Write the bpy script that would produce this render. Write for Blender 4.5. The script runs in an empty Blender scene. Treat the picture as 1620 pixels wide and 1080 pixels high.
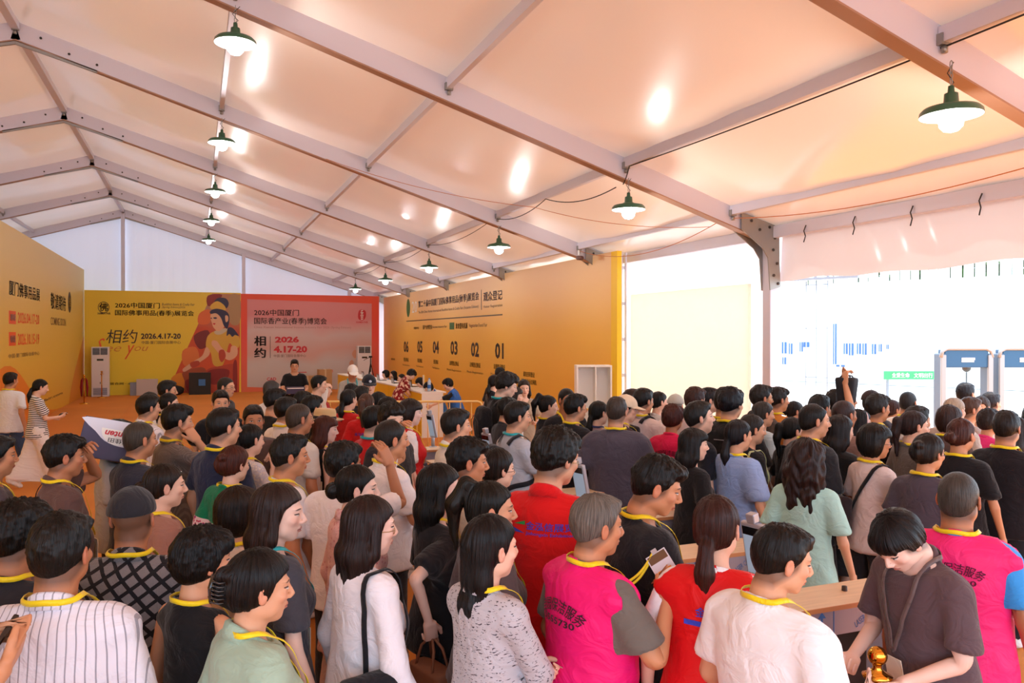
import bpy, bmesh, math, random
import numpy as np
from mathutils import Vector, Matrix
random.seed(7)
rng = np.random.default_rng(5)
SC = bpy.context.scene
COL = SC.collection
PI = math.pi

# ------------------------------------------------------------------ camera
CAMZ, YAW, PITCH, FOC = 2.3, .3797, -.0072, 1254.0
_cy, _sy = math.cos(YAW), math.sin(YAW)
FWD = np.array([_sy*math.cos(PITCH), _cy*math.cos(PITCH), math.sin(PITCH)])
RGT = np.array([_cy, -_sy, 0.0]); UPV = np.cross(RGT, FWD)
CAMP = np.array([0, 0, CAMZ])
cam = bpy.data.cameras.new('camera'); cam.sensor_width = 36; cam.lens = FOC/1620*36
cam.clip_start = .05; cam.clip_end = 400
co = bpy.data.objects.new('camera', cam); COL.objects.link(co)
co.location = CAMP
co.rotation_euler = (PI/2+PITCH, 0, -YAW)
SC.camera = co

# ------------------------------------------------------------------ sky, sun, exposure
SC.view_settings.view_transform = 'Standard'; SC.view_settings.look = 'None'
SC.view_settings.gamma = 1; SC.view_settings.use_curve_mapping = False
SC.view_settings.exposure = -0.02
w = bpy.data.worlds.new('sky'); SC.world = w; w.use_nodes = True
w.node_tree.nodes['Background'].inputs[0].default_value = (.66, .82, 1, 1)
w.node_tree.nodes['Background'].inputs[1].default_value = 3.9
sl = bpy.data.lights.new('sun', 'SUN'); sl.energy = 8.0; sl.angle = math.radians(1.5); sl.color = (1, .95, .88)
so = bpy.data.objects.new('sun', sl); COL.objects.link(so)
so.rotation_euler = (math.radians(19), 0, math.radians(70))
SC.cycles.max_bounces = 7; SC.cycles.diffuse_bounces = 5; SC.cycles.transmission_bounces = 4
SC.cycles.use_denoising = True
SC.cycles.sample_clamp_indirect = 6.0
SC.cycles.caustics_reflective = False; SC.cycles.caustics_refractive = False

def at(u, v, **k):
    """point of the place seen at a pixel, on the plane x=, y= or z= given"""
    d = FWD+(u-810)/FOC*RGT-(v-540)/FOC*UPV
    (a, b), = k.items(); i = 'xyz'.index(a); t = (b-CAMP[i])/d[i]
    return CAMP+d*t

# ------------------------------------------------------------------ materials
def lin(c):
    if isinstance(c, str): c = tuple(int(c[i:i+2], 16)/255 for i in (0, 2, 4))
    return tuple((x/12.92 if x <= .04045 else ((x+.055)/1.055)**2.4) for x in c)
_M = {}
def mat(name, col=(.5,.5,.5), rough=.6, metal=0, emit=0, bump=0, bscale=40, var=0, vscale=3, coat=0, trans=0, spec=.5, stretch=None, col2=None):
    if name in _M: return _M[name]
    m = bpy.data.materials.new(name); m.use_nodes = True; _M[name] = m
    nt = m.node_tree; N = nt.nodes; L = nt.links; b = N['Principled BSDF']
    c = (*lin(col), 1)
    b.inputs['Base Color'].default_value = c; b.inputs['Roughness'].default_value = rough
    b.inputs['Metallic'].default_value = metal; b.inputs['Specular IOR Level'].default_value = spec
    if coat: b.inputs['Coat Weight'].default_value = coat; b.inputs['Coat Roughness'].default_value = .12
    if emit: b.inputs['Emission Color'].default_value = c; b.inputs['Emission Strength'].default_value = emit
    if bump or var:
        tc = N.new('ShaderNodeTexCoord'); mp = N.new('ShaderNodeMapping'); L.new(tc.outputs['Object'], mp.inputs[0])
        if stretch: mp.inputs['Scale'].default_value = stretch
    if var:
        n = N.new('ShaderNodeTexNoise'); n.inputs['Scale'].default_value = vscale; n.inputs['Detail'].default_value = 4
        L.new(mp.outputs[0], n.inputs[0]); mx = N.new('ShaderNodeMix'); mx.data_type = 'RGBA'
        mr = N.new('ShaderNodeMapRange'); mr.inputs[1].default_value = .35; mr.inputs[2].default_value = .65
        L.new(n.outputs[0], mr.inputs[0]); L.new(mr.outputs[0], mx.inputs[0])
        mx.inputs[6].default_value = c
        mx.inputs[7].default_value = (*lin(col2), 1) if col2 else (*[x*(1-var) for x in c[:3]], 1)
        L.new(mx.outputs[2], b.inputs['Base Color'])
    if bump:
        n = N.new('ShaderNodeTexNoise'); n.inputs['Scale'].default_value = bscale; n.inputs['Detail'].default_value = 3
        L.new(mp.outputs[0], n.inputs[0]); bp = N.new('ShaderNodeBump'); bp.inputs['Strength'].default_value = bump
        bp.inputs['Distance'].default_value = .02; L.new(n.outputs[0], bp.inputs['Height']); L.new(bp.outputs[0], b.inputs['Normal'])
    if trans:
        out = N['Material Output']; t = N.new('ShaderNodeBsdfTranslucent'); t.inputs[0].default_value = c
        ms = N.new('ShaderNodeMixShader'); ms.inputs[0].default_value = trans
        L.new(b.outputs[0], ms.inputs[1]); L.new(t.outputs[0], ms.inputs[2]); L.new(ms.outputs[0], out.inputs[0])
    return m

# ------------------------------------------------------------------ mesh helpers
class MB:
    def __init__(s): s.v = []; s.f = []; s.n = 0; s.sm = []
    def add(s, v, f, smooth=False):
        s.v.append(np.asarray(v, float)); s.f += [tuple(i+s.n for i in q) for q in f]; s.sm += [smooth]*len(f); s.n += len(v); return s
    def box(s, lo, hi, M=None, bev=0):
        lo = np.minimum(lo, hi) if bev == 0 else np.array(lo, float); hi = np.array(hi, float)
        if bev == 0:
            v = [(x, y, z) for z in (lo[2], hi[2]) for y in (lo[1], hi[1]) for x in (lo[0], hi[0])]
            f = [(0,2,3,1), (4,5,7,6), (0,1,5,4), (2,6,7,3), (0,4,6,2), (1,3,7,5)]
        else:
            bm = bmesh.new(); bmesh.ops.create_cube(bm, size=1)
            for q in bm.verts: q.co = Vector(((lo[i]+hi[i])/2+q.co[i]*(hi[i]-lo[i]) for i in range(3)))
            bmesh.ops.bevel(bm, geom=list(bm.edges), offset=bev, segments=2, affect='EDGES', profile=.5)
            v = [tuple(q.co) for q in bm.verts]; f = [tuple(q.index for q in p.verts) for p in bm.faces]; bm.free()
        v = np.array(v, float)
        if M is not None: v = v@np.array(M)[:3,:3].T+np.array(M)[:3,3]
        return s.add(v, f)
    def beam(s, a, b, w, h, up=(0,0,1)):
        a = np.array(a, float); b = np.array(b, float); d = b-a; l = np.linalg.norm(d); d = d/l
        r = np.cross(d, up); r /= np.linalg.norm(r); u = np.cross(r, d)
        v = [p+r*sx*w/2+u*sz*h/2 for p in (a, b) for sz in (-1, 1) for sx in (-1, 1)]
        return s.add(v, [(0,2,3,1), (4,5,7,6), (0,1,5,4), (2,6,7,3), (0,4,6,2), (1,3,7,5)])
    def tube(s, pts, r, n=8, cap=True, closed=False):
        P = [np.array(p, float) for p in pts]; m = len(P); R = r if hasattr(r, '__len__') else [r]*m
        vs = []; prev = None
        for i in range(m):
            t = P[(i+1) % m]-P[i-1] if closed else P[min(i+1, m-1)]-P[max(i-1, 0)]
            t = t/(np.linalg.norm(t)+1e-9)
            if prev is None:
                q = np.array([0,0,1.]) if abs(t[2]) < .9 else np.array([1.,0,0])
            else: q = prev
            u = q-t*(q@t); u /= np.linalg.norm(u); prev = u; w2 = np.cross(t, u)
            for k in range(n):
                a = 2*PI*k/n; vs.append(P[i]+(u*math.cos(a)+w2*math.sin(a))*R[i])
        f = []
        for i in range(m if closed else m-1):
            j = (i+1) % m
            for k in range(n): f.append((i*n+k, i*n+(k+1) % n, j*n+(k+1) % n, j*n+k))
        if cap and not closed: f += [tuple(range(n))[::-1], tuple((m-1)*n+k for k in range(n))]
        return s.add(vs, f, True)
    def lathe(s, prof, c=(0,0,0), n=24, M=None):
        vs = []; m = len(prof)
        for r, z in prof:
            for k in range(n): a = 2*PI*k/n; vs.append((c[0]+r*math.cos(a), c[1]+r*math.sin(a), c[2]+z))
        f = [(i*n+k, i*n+(k+1) % n, (i+1)*n+(k+1) % n, (i+1)*n+k) for i in range(m-1) for k in range(n)]
        vs = np.array(vs)
        if M is not None: vs = vs@np.array(M)[:3,:3].T+np.array(M)[:3,3]
        return s.add(vs, f, True)
    def build(s, name, m=None, parent=None, loc=None, rz=None):
        me = bpy.data.meshes.new(name); V = np.concatenate(s.v) if s.v else np.zeros((0,3))
        me.from_pydata(V.tolist(), [], s.f); me.polygons.foreach_set('use_smooth', s.sm); me.update()
        return link(name, me, m, parent, loc, rz)
def link(name, me, m=None, parent=None, loc=None, rz=None):
    o = bpy.data.objects.new(name, me); COL.objects.link(o)
    if m is not None: me.materials.append(m)
    if parent is not None: o.parent = parent
    if loc is not None: o.location = loc
    if rz is not None: o.rotation_euler = (0, 0, rz)
    return o
def tag(o, label=None, cat=None, group=None, kind=None):
    if label: o['label'] = label
    if cat: o['category'] = cat
    if group: o['group'] = group
    if kind: o['kind'] = kind
    return o
def empty(name, loc=(0,0,0), rz=0, **k):
    o = bpy.data.objects.new(name, None); COL.objects.link(o); o.location = loc; o.rotation_euler = (0,0,rz); o.empty_display_size = .1
    return tag(o, **k)
def copy_thing(o, parent=None):
    c = o.copy(); COL.objects.link(c)
    if parent is not None: c.parent = parent
    for ch in list(o.children): copy_thing(ch, c)
    return c
_txt = {}
def text_raw(s, bold=0.0, shear=0.0, res=2):
    k = (s, bold, shear, res)
    if k not in _txt:
        cu = bpy.data.curves.new('t', 'FONT'); cu.body = s; cu.size = 1; cu.offset = bold; cu.shear = shear; cu.resolution_u = res; cu.fill_mode = 'FRONT'
        ob = bpy.data.objects.new('t', cu); COL.objects.link(ob)
        bpy.context.view_layer.update()
        me = ob.to_mesh(); V = np.zeros(len(me.vertices)*3); me.vertices.foreach_get('co', V); V = V.reshape(-1, 3)
        F = [tuple(p.vertices) for p in me.polygons]; ob.to_mesh_clear()
        bpy.data.objects.remove(ob); bpy.data.curves.remove(cu); _txt[k] = (V, F)
    V, F = _txt[k]; return V.copy(), F
def text_fit(s, **k):
    if any(ord(c) > 0x2e80 for c in s): # dense characters: thicken by doubling, an outline offset would break them
        bd = k.pop('bold', 0); V, F = text_raw(s, **k)
        if bd > .008: n = len(V); V = np.concatenate([V, V+np.array([bd*1.3, 0, 0]), V+np.array([0, bd*.7, 0])]); F = F+[tuple(i+n for i in f) for f in F]+[tuple(i+2*n for i in f) for f in F]
    else: V, F = text_raw(s, **k)
    lo = V.min(0); hi = V.max(0); V = (V-lo)/np.maximum(hi-lo, 1e-6); return V[:, 0], V[:, 1], F

def print_text(s, P0, X, Z, m, parent, bold=.012, name='lettering', shear=0, off=.004, N=None):
    """flat lettering filling the rectangle P0, P0+X, P0+Z on a printed surface"""
    P0 = np.array(P0, float); X = np.array(X, float); Z = np.array(Z, float)
    n = np.cross(X, Z); n /= np.linalg.norm(n)
    a, b, F = text_fit(s, bold=bold, shear=shear)
    V = P0+a[:, None]*X+b[:, None]*Z+n*off
    mb = MB(); mb.add(V, F); return mb.build(name, m, parent)
# ------------------------------------------------------------------ the tent
RX, RZ, SLP = -2.64, 7.30, .3098
EX, LX = 8.07, -13.35
def roofz(x): return RZ-SLP*abs(x-RX)
YK = [9.67+5*k for k in range(-3, 6)]
M_alu = mat('white_coated_aluminium', 'd4d0dc', .45, .15)
M_alu2 = mat('galvanised_steel', '9a9690', .45, .7)
M_fab = mat('white_vinyl_roof_fabric', 'fae9da', .30, trans=.035, bump=.14, bscale=1.3, coat=.55)
M_wall = mat('white_vinyl_wall_fabric', 'e9e8f2', .5, trans=.12, bump=.25, bscale=3, stretch=(3, 3, .3))
M_dark = mat('dark_cable', '2a2220', .7)
floor = MB().box((-16, -14, -.12), (8.6, 37, -.004)).build('floor', mat('orange_underlay', 'c88a50', .9)); tag(floor, kind='structure')
M_carpet = mat('orange_carpet', 'dc8c42', .85, bump=.3, bscale=180, var=.10, vscale=.5, spec=.25)
x = -14.0
while x < 12.4:
    s = MB().box((x+.004, -10, -.004), (x+1.996, 34.6 if x+2 < 8.2 else 16, random.uniform(-.001, .001)))
    s.build('carpet_strip', M_carpet, floor); x += 2
ceil = empty('ceiling', kind='structure')
def fabric(x0, x1, y0, y1, nx=14, ny=10):
    vs = []
    for i in range(nx+1):
        for j in range(ny+1):
            a, b = i/nx, j/ny; xx = x0+(x1-x0)*a; yy = y0+(y1-y0)*b
            sag = .10*math.sin(PI*b)*(abs(math.sin(PI*a*4)))**.7+.015*math.sin(a*17+b*5+y0)+.012*math.sin(b*23-a*9)
            vs.append((xx, yy, roofz(xx)-.015-sag*.8))
    f = [(i*(ny+1)+j, (i+1)*(ny+1)+j, (i+1)*(ny+1)+j+1, i*(ny+1)+j+1) for i in range(nx) for j in range(ny)]
    return MB().add(vs, f, True).build('fabric_panel', M_fab, ceil)
for y0 in YK[:-1]:
    y1 = y0+5 if y0 < 29 else y0+5.25
    fabric(RX, EX+.36, y0, y1, 24, 10); fabric(LX-.3, RX, y0, y1, 24, 10)
PX = {0: RX, 1: .427, 2: 2.971, 3: 5.52, 4: 7.304}
LPX = [2*RX-PX[i] for i in (1, 2, 3, 4)]
M_bolt = mat('dark_bolt', '4a4440', .5, .6)
for k, y in enumerate(YK):
    t = tag(empty('roof_truss', (0, y, 0)), kind='structure')
    for sgn, ex in ((1, EX), (-1, LX)):
        dz = .17
        MB().beam((RX-.02*sgn, 0, RZ-.14), (ex, 0, roofz(ex)-.14), .11, .33, (0,1,0) if False else (0,0,1)).build('rafter', M_alu, t)
        # lower flange lip
        MB().beam((RX, 0, RZ-dz-.142), (ex-.25*sgn, 0, roofz(ex-.25*sgn)-dz-.142), .14, .018).build('rafter_lip', mat('rafter_lip_bronze', 'a8826c', .5, .3), t)
        MB().box((ex-.09, -.09, 0), (ex+.09, .09, roofz(ex)-.2), bev=.012).build('column', M_alu, t)
        g = MB(); px = ex-.62*sgn
        for yy in (-.105, .085):
            pts = [(px, roofz(px)-.06), (ex+.05*sgn, roofz(ex)-.05), (ex+.09*sgn, roofz(ex)-.95), (ex-.1*sgn, roofz(ex)-1.0), (ex-.14*sgn, roofz(ex)-.52), (ex-.25*sgn, roofz(ex)-.37), (px, roofz(px)-.31)]
            n = len(pts); vs = [(a, yy, b) for a, b in pts]+[(a, yy+.02, b) for a, b in pts]
            g.add(vs, [tuple(range(n)), tuple(range(2*n-1, n-1, -1))]+[(i, (i+1) % n, n+(i+1) % n, n+i) for i in range(n)])
        gs = g.build('gusset_plate', M_alu2, t)
        b = MB()
        for bx, bz in ((-.45, -.12), (-.3, -.2), (-.12, -.1), (-.02, -.22), (-.05, -.4), (.02, -.6), (-.04, -.78), (.04, -.9)):
            b.lathe([(.0, -.012), (.022, -.012), (.022, 0)], n=8, M=Matrix.Translation((ex+bx*sgn, -.106, roofz(ex)+bz-SLP*0+(.3*abs(bx) if bx < -.1 else 0)))@Matrix.Rotation(-PI/2, 4, 'X'))
        b.build('bolt_set', M_bolt, gs)
        # bolts on the rafter near the ridge
        bb = MB()
        for d in (.35, .75, 1.15):
            xx = RX+d*sgn
            bb.lathe([(0, 0), (.02, 0), (.02, .012)], n=8, M=Matrix.Translation((xx, -.058, roofz(xx)-.13-(.08 if d > .5 else 0)))@Matrix.Rotation(PI/2, 4, 'X'))
        bb.build('bolt', M_bolt, t)
        MB().beam((RX, -.05, RZ-.36), (RX+1.15*sgn, -.05, roofz(RX+1.15)-.32), .04, .045).build('tie_bar', M_alu2, t)
for y0 in YK[:-1]:
    t = tag(empty('purlin_row', (0, y0, 0)), kind='structure')
    for x in [RX]+[PX[i] for i in (1, 2, 3, 4)]+LPX:
        w_ = .12 if x == RX else .07
        MB().box((x-w_/2, .06, roofz(x)-.15), (x+w_/2, 4.94, roofz(x)-.02)).build('purlin', M_alu, t)
        b = MB(); b.box((x-.05, -.11, roofz(x)-.17), (x+.05, -.05, roofz(x)-.08)); b.lathe([(0, -.03), (.025, -.03), (.025, .02), (0, .02)], (x, -.09, roofz(x)-.2), 8)
        b.build('purlin_clamp', M_alu2, t)
    for ex in (EX, LX):
        MB().box((ex-.05, .09, roofz(ex)-.22), (ex+.05, 4.91, roofz(ex)-.04), bev=.01).build('eave_beam', M_alu, t)
# side fabric -----------------------------------------------------
def hang(name, P, Q, ztop0, ztop1, zbot, mt, amp=.03, n=70, nz=10, kind='structure', wav=22, ragged=0):
    P = np.array(P); Q = np.array(Q); d = (Q-P)/np.linalg.norm(Q-P); nrm = np.array([-d[1], d[0]]); vs = []
    for i in range(n+1):
        a = i/n; p = P+(Q-P)*a; zt = ztop0+(ztop1-ztop0)*a
        for j in range(nz+1):
            b = j/nz; zb = zbot+ragged*(.5*math.sin(a*9)+.5*math.sin(a*23+1)); z = zt+(zb-zt)*b
            o = amp*(math.sin(a*wav+1.5*math.sin(a*7))*(.3+.7*b)+.5*math.sin(a*wav*2.3+b*2))
            vs.append((p[0]+nrm[0]*o, p[1]+nrm[1]*o, z))
    f = [(i*(nz+1)+j, (i+1)*(nz+1)+j, (i+1)*(nz+1)+j+1, i*(nz+1)+j+1) for i in range(n) for j in range(nz)]
    o = MB().add(vs, f, True).build(name, mt); tag(o, kind=kind); return o
hr = roofz(EX)-.10
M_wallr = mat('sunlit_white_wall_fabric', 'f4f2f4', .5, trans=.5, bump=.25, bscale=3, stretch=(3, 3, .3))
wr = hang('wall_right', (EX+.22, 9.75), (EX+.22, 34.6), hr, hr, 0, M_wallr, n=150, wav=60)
hang('wall_left', (LX-.05, -5.3), (LX-.05, 34.6), hr, hr, 0, M_wall, n=120, wav=60)
g = tag(empty('wall_end'), kind='structure')
for (xa, xb) in ((LX, RX-.06), (RX+.06, 1.8), (1.9, EX)):
    o = hang('gable_fabric', (xa, 34.75), (xb, 34.75), roofz(xa)+.0, roofz(xb)+.0, 0, M_wall, amp=.02, n=60, wav=70); o.parent = g; del o['kind']
for x in (RX, 1.85, 6.2, -8):
    MB().box((x-.07, 34.5, 0), (x+.07, 34.64, roofz(x)-.2), bev=.01).build('gable_post', M_alu, g)
# rolled curtain over the open bays on the right ---------------------------
M_val = mat('pinkish_curtain_vinyl', 'f2e4e0', .45, trans=.12, bump=.35, bscale=1.6, coat=.2)
for y0 in (4.67, -.33):
    v = hang('hanging_curtain', (EX+.16, y0+.1), (EX+.16, y0+4.95), hr+.02, hr+.02, 3.12, M_val, amp=.035, n=60, wav=13, kind='structure', ragged=.03)
    for j in range(5):
        yy = y0+.6+j*.9
        m = MB(); m.tube([(EX-.06, yy, hr-.02), (EX-.08, yy+.02, hr-.1), (EX-.04, yy+.03, hr-.17), (EX-.09, yy+.01, hr-.26)], .008, 5)
        m.build('tie_hook', M_dark, v)
# lamps --------------------------------------------------------------
M_green = mat('green_enamel', '2f5e45', .35, coat=.3)
M_white_en = mat('white_enamel', 'f5f5f2', .3)
M_bulb = mat('lit_bulb', 'ffffff', .3, emit=14)
def make_lamp():
    r = empty('pendant_lamp')
    MB().lathe([(.0, -.0), (.022, 0), (.026, -.05), (.05, -.06), (.055, -.13), (.09, -.15), (.20, -.175), (.225, -.20), (.23, -.235)], n=32).build('lamp_shade', M_green, r)
    MB().lathe([(.226, -.235), (.21, -.205), (.08, -.165), (0, -.16)], n=32).build('shade_lining', M_white_en, r)
    MB().lathe([(0, -.17), (.045, -.17), (.05, -.215), (.075, -.235), (.09, -.275), (.085, -.315), (.055, -.35), (0, -.365)], n=24).build('bulb', M_bulb, r)
    m = MB()
    for i in range(4):
        z = .17-i*.045
        pts = [(math.cos(a)*.012*(1 if i % 2 else 0), math.cos(a)*.012*(0 if i % 2 else 1), z+math.sin(a)*.03) for a in np.linspace(0, 2*PI, 9)[:-1]]
        m.tube(pts, .004, 5, closed=True)
    m.build('chain', M_alu2, r)
    MB().tube([(0.0, .0, 0), (.03, 0, .03), (-.03, .01, .1), (.05, .02, .2)], .004, 5).build('flex', M_dark, r)
    return r
lamp0 = None
spots = [(.427, YK[i]) for i in (3, 4, 5, 6, 7)]+[(5.52, YK[i]) for i in (2, 3, 4, 5, 6, 7)]
words = ['nearest', 'second', 'third', 'fourth', 'farthest']
words2 = ['nearest', 'second', 'third', 'fourth', 'fifth', 'farthest']
for i, (x, y) in enumerate(spots):
    t = make_lamp() if lamp0 is None else copy_thing(lamp0)
    if lamp0 is None: lamp0 = t
    t.location = (x, y-.15, roofz(x)-.34-.17)
    row = 'middle row' if i < 5 else 'right row'; wd = words[i] if i < 5 else words2[i-5]
    tag(t, f'lit green enamel pendant lamp, {wd} from the camera in the {row}', 'lamp', f'pendant lamps of the {row}')
    l = bpy.data.lights.new('bulb_light', 'POINT'); l.energy = 45; l.shadow_soft_size = .09; l.color = (1, .97, .95)
    lo = bpy.data.objects.new('bulb_light', l); COL.objects.link(lo); lo.location = (x, y-.15, roofz(x)-.34-.17-.46)
# cables --------------------------------------------------------------
def cable(pts, r, label, m=M_dark, n=16, sag=.1):
    P = []
    for a, b in zip(pts[:-1], pts[1:]):
        a = np.array(a); b = np.array(b)
        for i in range(n): t = i/n; P.append(a+(b-a)*t-np.array([0, 0, sag*4*t*(1-t)]))
    P.append(np.array(pts[-1])); o = MB().tube(P, r, 5).build('cable', m); tag(o, label, 'cable'); return o
z3 = roofz(5.52)-.17; z4 = roofz(7.3)-.18
cable([(5.52, 3.9, z3), (5.52, 9.5, z3+.02), (5.52, 9.67, z3-.2)], .008, 'black cable along the right roof purlin above the nearest hanging lamp', sag=.03)
cable([(5.48, 9.8, z3-.22), (5.48, 12.2, z3), (5.48, 14.5, z3-.02)], .008, 'black cable looping behind the hanging lamp nearest the red-shirted tall man', sag=.12)
cable([(5.48, 15, z3-.02), (5.48, 19.5, z3), (5.5, 24.5, z3), (5.5, 29.5, z3)], .007, 'dark cable running lamp to lamp down the right row toward the end banners', sag=.14)
M_oc = mat('orange_wire', 'c0703a', .6)
cable([(7.3, 3.8, z4), (7.3, 9.6, z4-.02)], .006, 'thin orange wire sagging under the lower right purlin over the entrance', M_oc, sag=.2)
cable([(7.3, 9.8, z4), (7.3, 14.6, z4)], .006, 'thin orange wire sagging behind the big gusset column', M_oc, sag=.3)
cable([(2.2, 14.6, roofz(2.2)-.3), (5.4, 12.5, z3-.1), (7.2, 10, z4-.1)], .005, 'thin wire slung diagonally below the roof toward the gusset column', M_oc, sag=.12)
c_ = empty('security_camera', (7.15, 14.3, roofz(7.15)-.35)); tag(c_, 'small dark security camera under the rafter above the registration wall', 'security camera')
MB().tube([(0, 0, .1), (0, 0, 0)], .02, 8).build('mount', M_white_en, c_)
MB().tube([(0, .04, -.05), (0, -.14, -.07)], .045, 10).build('camera_body', mat('maroon_plastic', '5c3a34', .5), c_)

# ------------------------------------------------------------------ printed walls
def C(n, h, r=.5, **k): return mat(n, h, r, **k)
M_ink = C('dark_print', '2a1c14'); M_orng = C('orange_print', 'e8581c'); M_redp = C('red_print', 'c8202a'); M_greyp = C('grey_print', '6a4a2c'); M_whp = C('white_print', 'f2eee6')
M_tgrey = C('purple_grey_print', '5c5068')
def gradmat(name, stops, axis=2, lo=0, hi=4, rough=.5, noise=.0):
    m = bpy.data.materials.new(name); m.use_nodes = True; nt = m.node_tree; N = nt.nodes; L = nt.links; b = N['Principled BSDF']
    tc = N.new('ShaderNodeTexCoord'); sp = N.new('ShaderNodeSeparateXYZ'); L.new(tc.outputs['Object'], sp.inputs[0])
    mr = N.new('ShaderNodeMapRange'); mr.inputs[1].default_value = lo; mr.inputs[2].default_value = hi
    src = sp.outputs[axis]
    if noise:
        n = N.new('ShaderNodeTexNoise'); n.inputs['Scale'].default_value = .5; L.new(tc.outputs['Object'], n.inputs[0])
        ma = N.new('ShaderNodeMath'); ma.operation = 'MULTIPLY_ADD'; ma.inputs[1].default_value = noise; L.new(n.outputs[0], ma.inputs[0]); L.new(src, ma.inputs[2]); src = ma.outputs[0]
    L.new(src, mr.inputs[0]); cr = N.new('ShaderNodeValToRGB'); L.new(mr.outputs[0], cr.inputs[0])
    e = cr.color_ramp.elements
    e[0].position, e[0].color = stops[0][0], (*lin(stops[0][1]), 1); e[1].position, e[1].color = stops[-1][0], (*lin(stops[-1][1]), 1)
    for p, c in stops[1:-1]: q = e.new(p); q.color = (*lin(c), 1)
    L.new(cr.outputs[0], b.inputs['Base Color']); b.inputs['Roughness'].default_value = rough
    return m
def poly_print(pts, y, m, parent, off, name='print'):
    """printed shape on the end banner, outline given in its own metres (x, z)"""
    n = len(pts); mb = MB(); mb.add([(a, y-off, b) for a, b in pts], [tuple(range(n))]); o = mb.build(name, m, parent)
    me = o.data; bm = bmesh.new(); bm.from_mesh(me); bmesh.ops.triangulate(bm, faces=bm.faces); bm.to_mesh(me); bm.free(); return o
def smooth_loop(pts, k=4):
    P = [np.array(p, float) for p in pts]; n = len(P); out = []
    for i in range(n):
        a, b, c, d = P[i-1], P[i], P[(i+1) % n], P[(i+2) % n]
        for j in range(k):
            t = j/k; out.append(tuple(.5*((2*b)+(-a+c)*t+(2*a-5*b+4*c-d)*t*t+(-a+3*b-3*c+d)*t**3)))
    return out
YE = 34.2
def E2(u, v): p = at(u, v, y=YE); return (p[0], p[2]+.0)
# left wall --------------------------------------------------------
XL = -4.0
lw = MB().box((XL-.12, 3, 0), (XL, 34.6, 4.85)).build('banner_wall', gradmat('left_banner_yellow', [(0, 'e8b83c'), (.35, 'e6c448'), (1, 'd8c27c')], 2, 0, 4.8))
tag(lw, 'tall yellow event banner wall along the left side with orange dates', 'banner')
def LW(s, u0, v0, u1, v1, m, bold=.012, name='lettering', **k):
    """text between pixel corners (top left, bottom right side measured at left edge) on the left wall; reads toward the camera's right"""
    a = at(u0, v1, x=XL); b = at(u1, v1, x=XL); zt = at(u0, v0, x=XL)[2]
    return print_text(s, (XL, a[1], a[2]), (0, b[1]-a[1], 0), (0, 0, zt-a[2]), m, lw, bold=bold, name=name, **k)
LW('厦门佛事用品展', 14, 442, 63, 466, M_ink, .03)
LW('敬请期待', 80, 462, 104, 488, M_ink, .03)
LW('COMING SOON', 80, 501, 104, 514, M_greyp, .01)
for (v0, v1, s, w2) in ((491, 512, '春季展', '2026.04.17-20'), (525, 547, '秋季展', '2026.10.15-19')):
    a = at(14, v1, x=XL); b = at(25, v1, x=XL); zt = at(14, v0, x=XL)[2]
    MB().box((XL, a[1], a[2]), (XL+.003, b[1], zt)).build('orange_block', M_orng, lw)
    LW(s, 16, v0+5, 24, v1-5, M_whp, .03, off=.008)
    LW(w2, 28, v0+2, 62, v1-1, M_orng, .02)
LW('中国·厦门国际会展中心', 13, 560, 62, 567, M_greyp, .0)
LW('buddhafair.com', 34, 646, 99, 651, M_greyp, .02)
hump = [(0, 0)]
yy = np.linspace(12, 29, 30)
mb = MB(); vs = []; 
for y in yy: zt = max(.02, 1.62*math.exp(-((y-21.0)/3.6)**2)+.35*math.exp(-((y-14)/2.5)**2)); vs += [(XL+.004, y, 0.01), (XL+.004, y, zt)]
mb.add(vs, [(2*i, 2*i+2, 2*i+3, 2*i+1) for i in range(29)]); mb.build('orange_hill_print', C('hill_orange', 'e8891c'), lw)
mb = MB(); vs = []
for y in np.linspace(30.5, 34.5, 12): zt = 2.3*((y-30.5)/4)**.8+.02; vs += [(XL+.004, y, 0.01), (XL+.004, y, zt)]
mb.add(vs, [(2*i, 2*i+2, 2*i+3, 2*i+1) for i in range(11)]); mb.build('orange_hill_print', C('hill_orange2', 'dc9020'), lw)
a = at(110, 490, x=XL); MB().lathe([(0, 0), (.36, 0)], n=24, M=Matrix.Translation((XL+.004, a[1], at(110, 478, x=XL)[2]))@Matrix.Scale(1.0, 4, (0, 1, 0))@Matrix.Rotation(PI/2, 4, 'Y')).build('round_emblem', M_ink, lw)
LW('佛', 108.4, 470, 111.6, 485, C('gold_print', 'e0b840'), .03, off=.01)
# end banners -------------------------------------------------------
xm = E2(381, 500)[0]
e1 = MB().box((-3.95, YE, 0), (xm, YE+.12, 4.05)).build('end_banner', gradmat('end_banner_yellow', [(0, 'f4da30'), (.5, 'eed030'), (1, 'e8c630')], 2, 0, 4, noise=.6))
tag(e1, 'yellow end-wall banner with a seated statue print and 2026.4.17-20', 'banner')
e2 = MB().box((xm+.004, YE, 0), (7.42, YE+.12, 4.02)).build('end_banner', gradmat('incense_banner_red', [(0, 'e0784a'), (.35, 'e86a50'), (.75, 'ec4a3c'), (1, 'e8502c')], 2, 0, 4, noise=1.2))
tag(e2, 'pink and grey end-wall banner for the incense fair, right of the yellow one', 'banner')
def EB(s, u0, v0, u1, v1, m, par, bold=.012, shear=0, off=.01, name='lettering'):
    a = E2(u0, v1); b = E2(u1, v1); t = E2(u0, v0)
    return print_text(s, (a[0], YE, a[1]), (b[0]-a[0], 0, 0), (0, 0, t[1]-a[1]), m, par, bold=bold, shear=shear, off=off, name=name)
EB('2026中国厦门', 182, 478, 253, 487, M_ink, e1, .02)
EB('国际佛事用品(春季)展览会', 182, 490, 307, 500, M_ink, e1, .02)
EB('Buddhist Items & Crafts Fair', 256, 479, 308, 483, M_greyp, e1, .0, .3)
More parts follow.
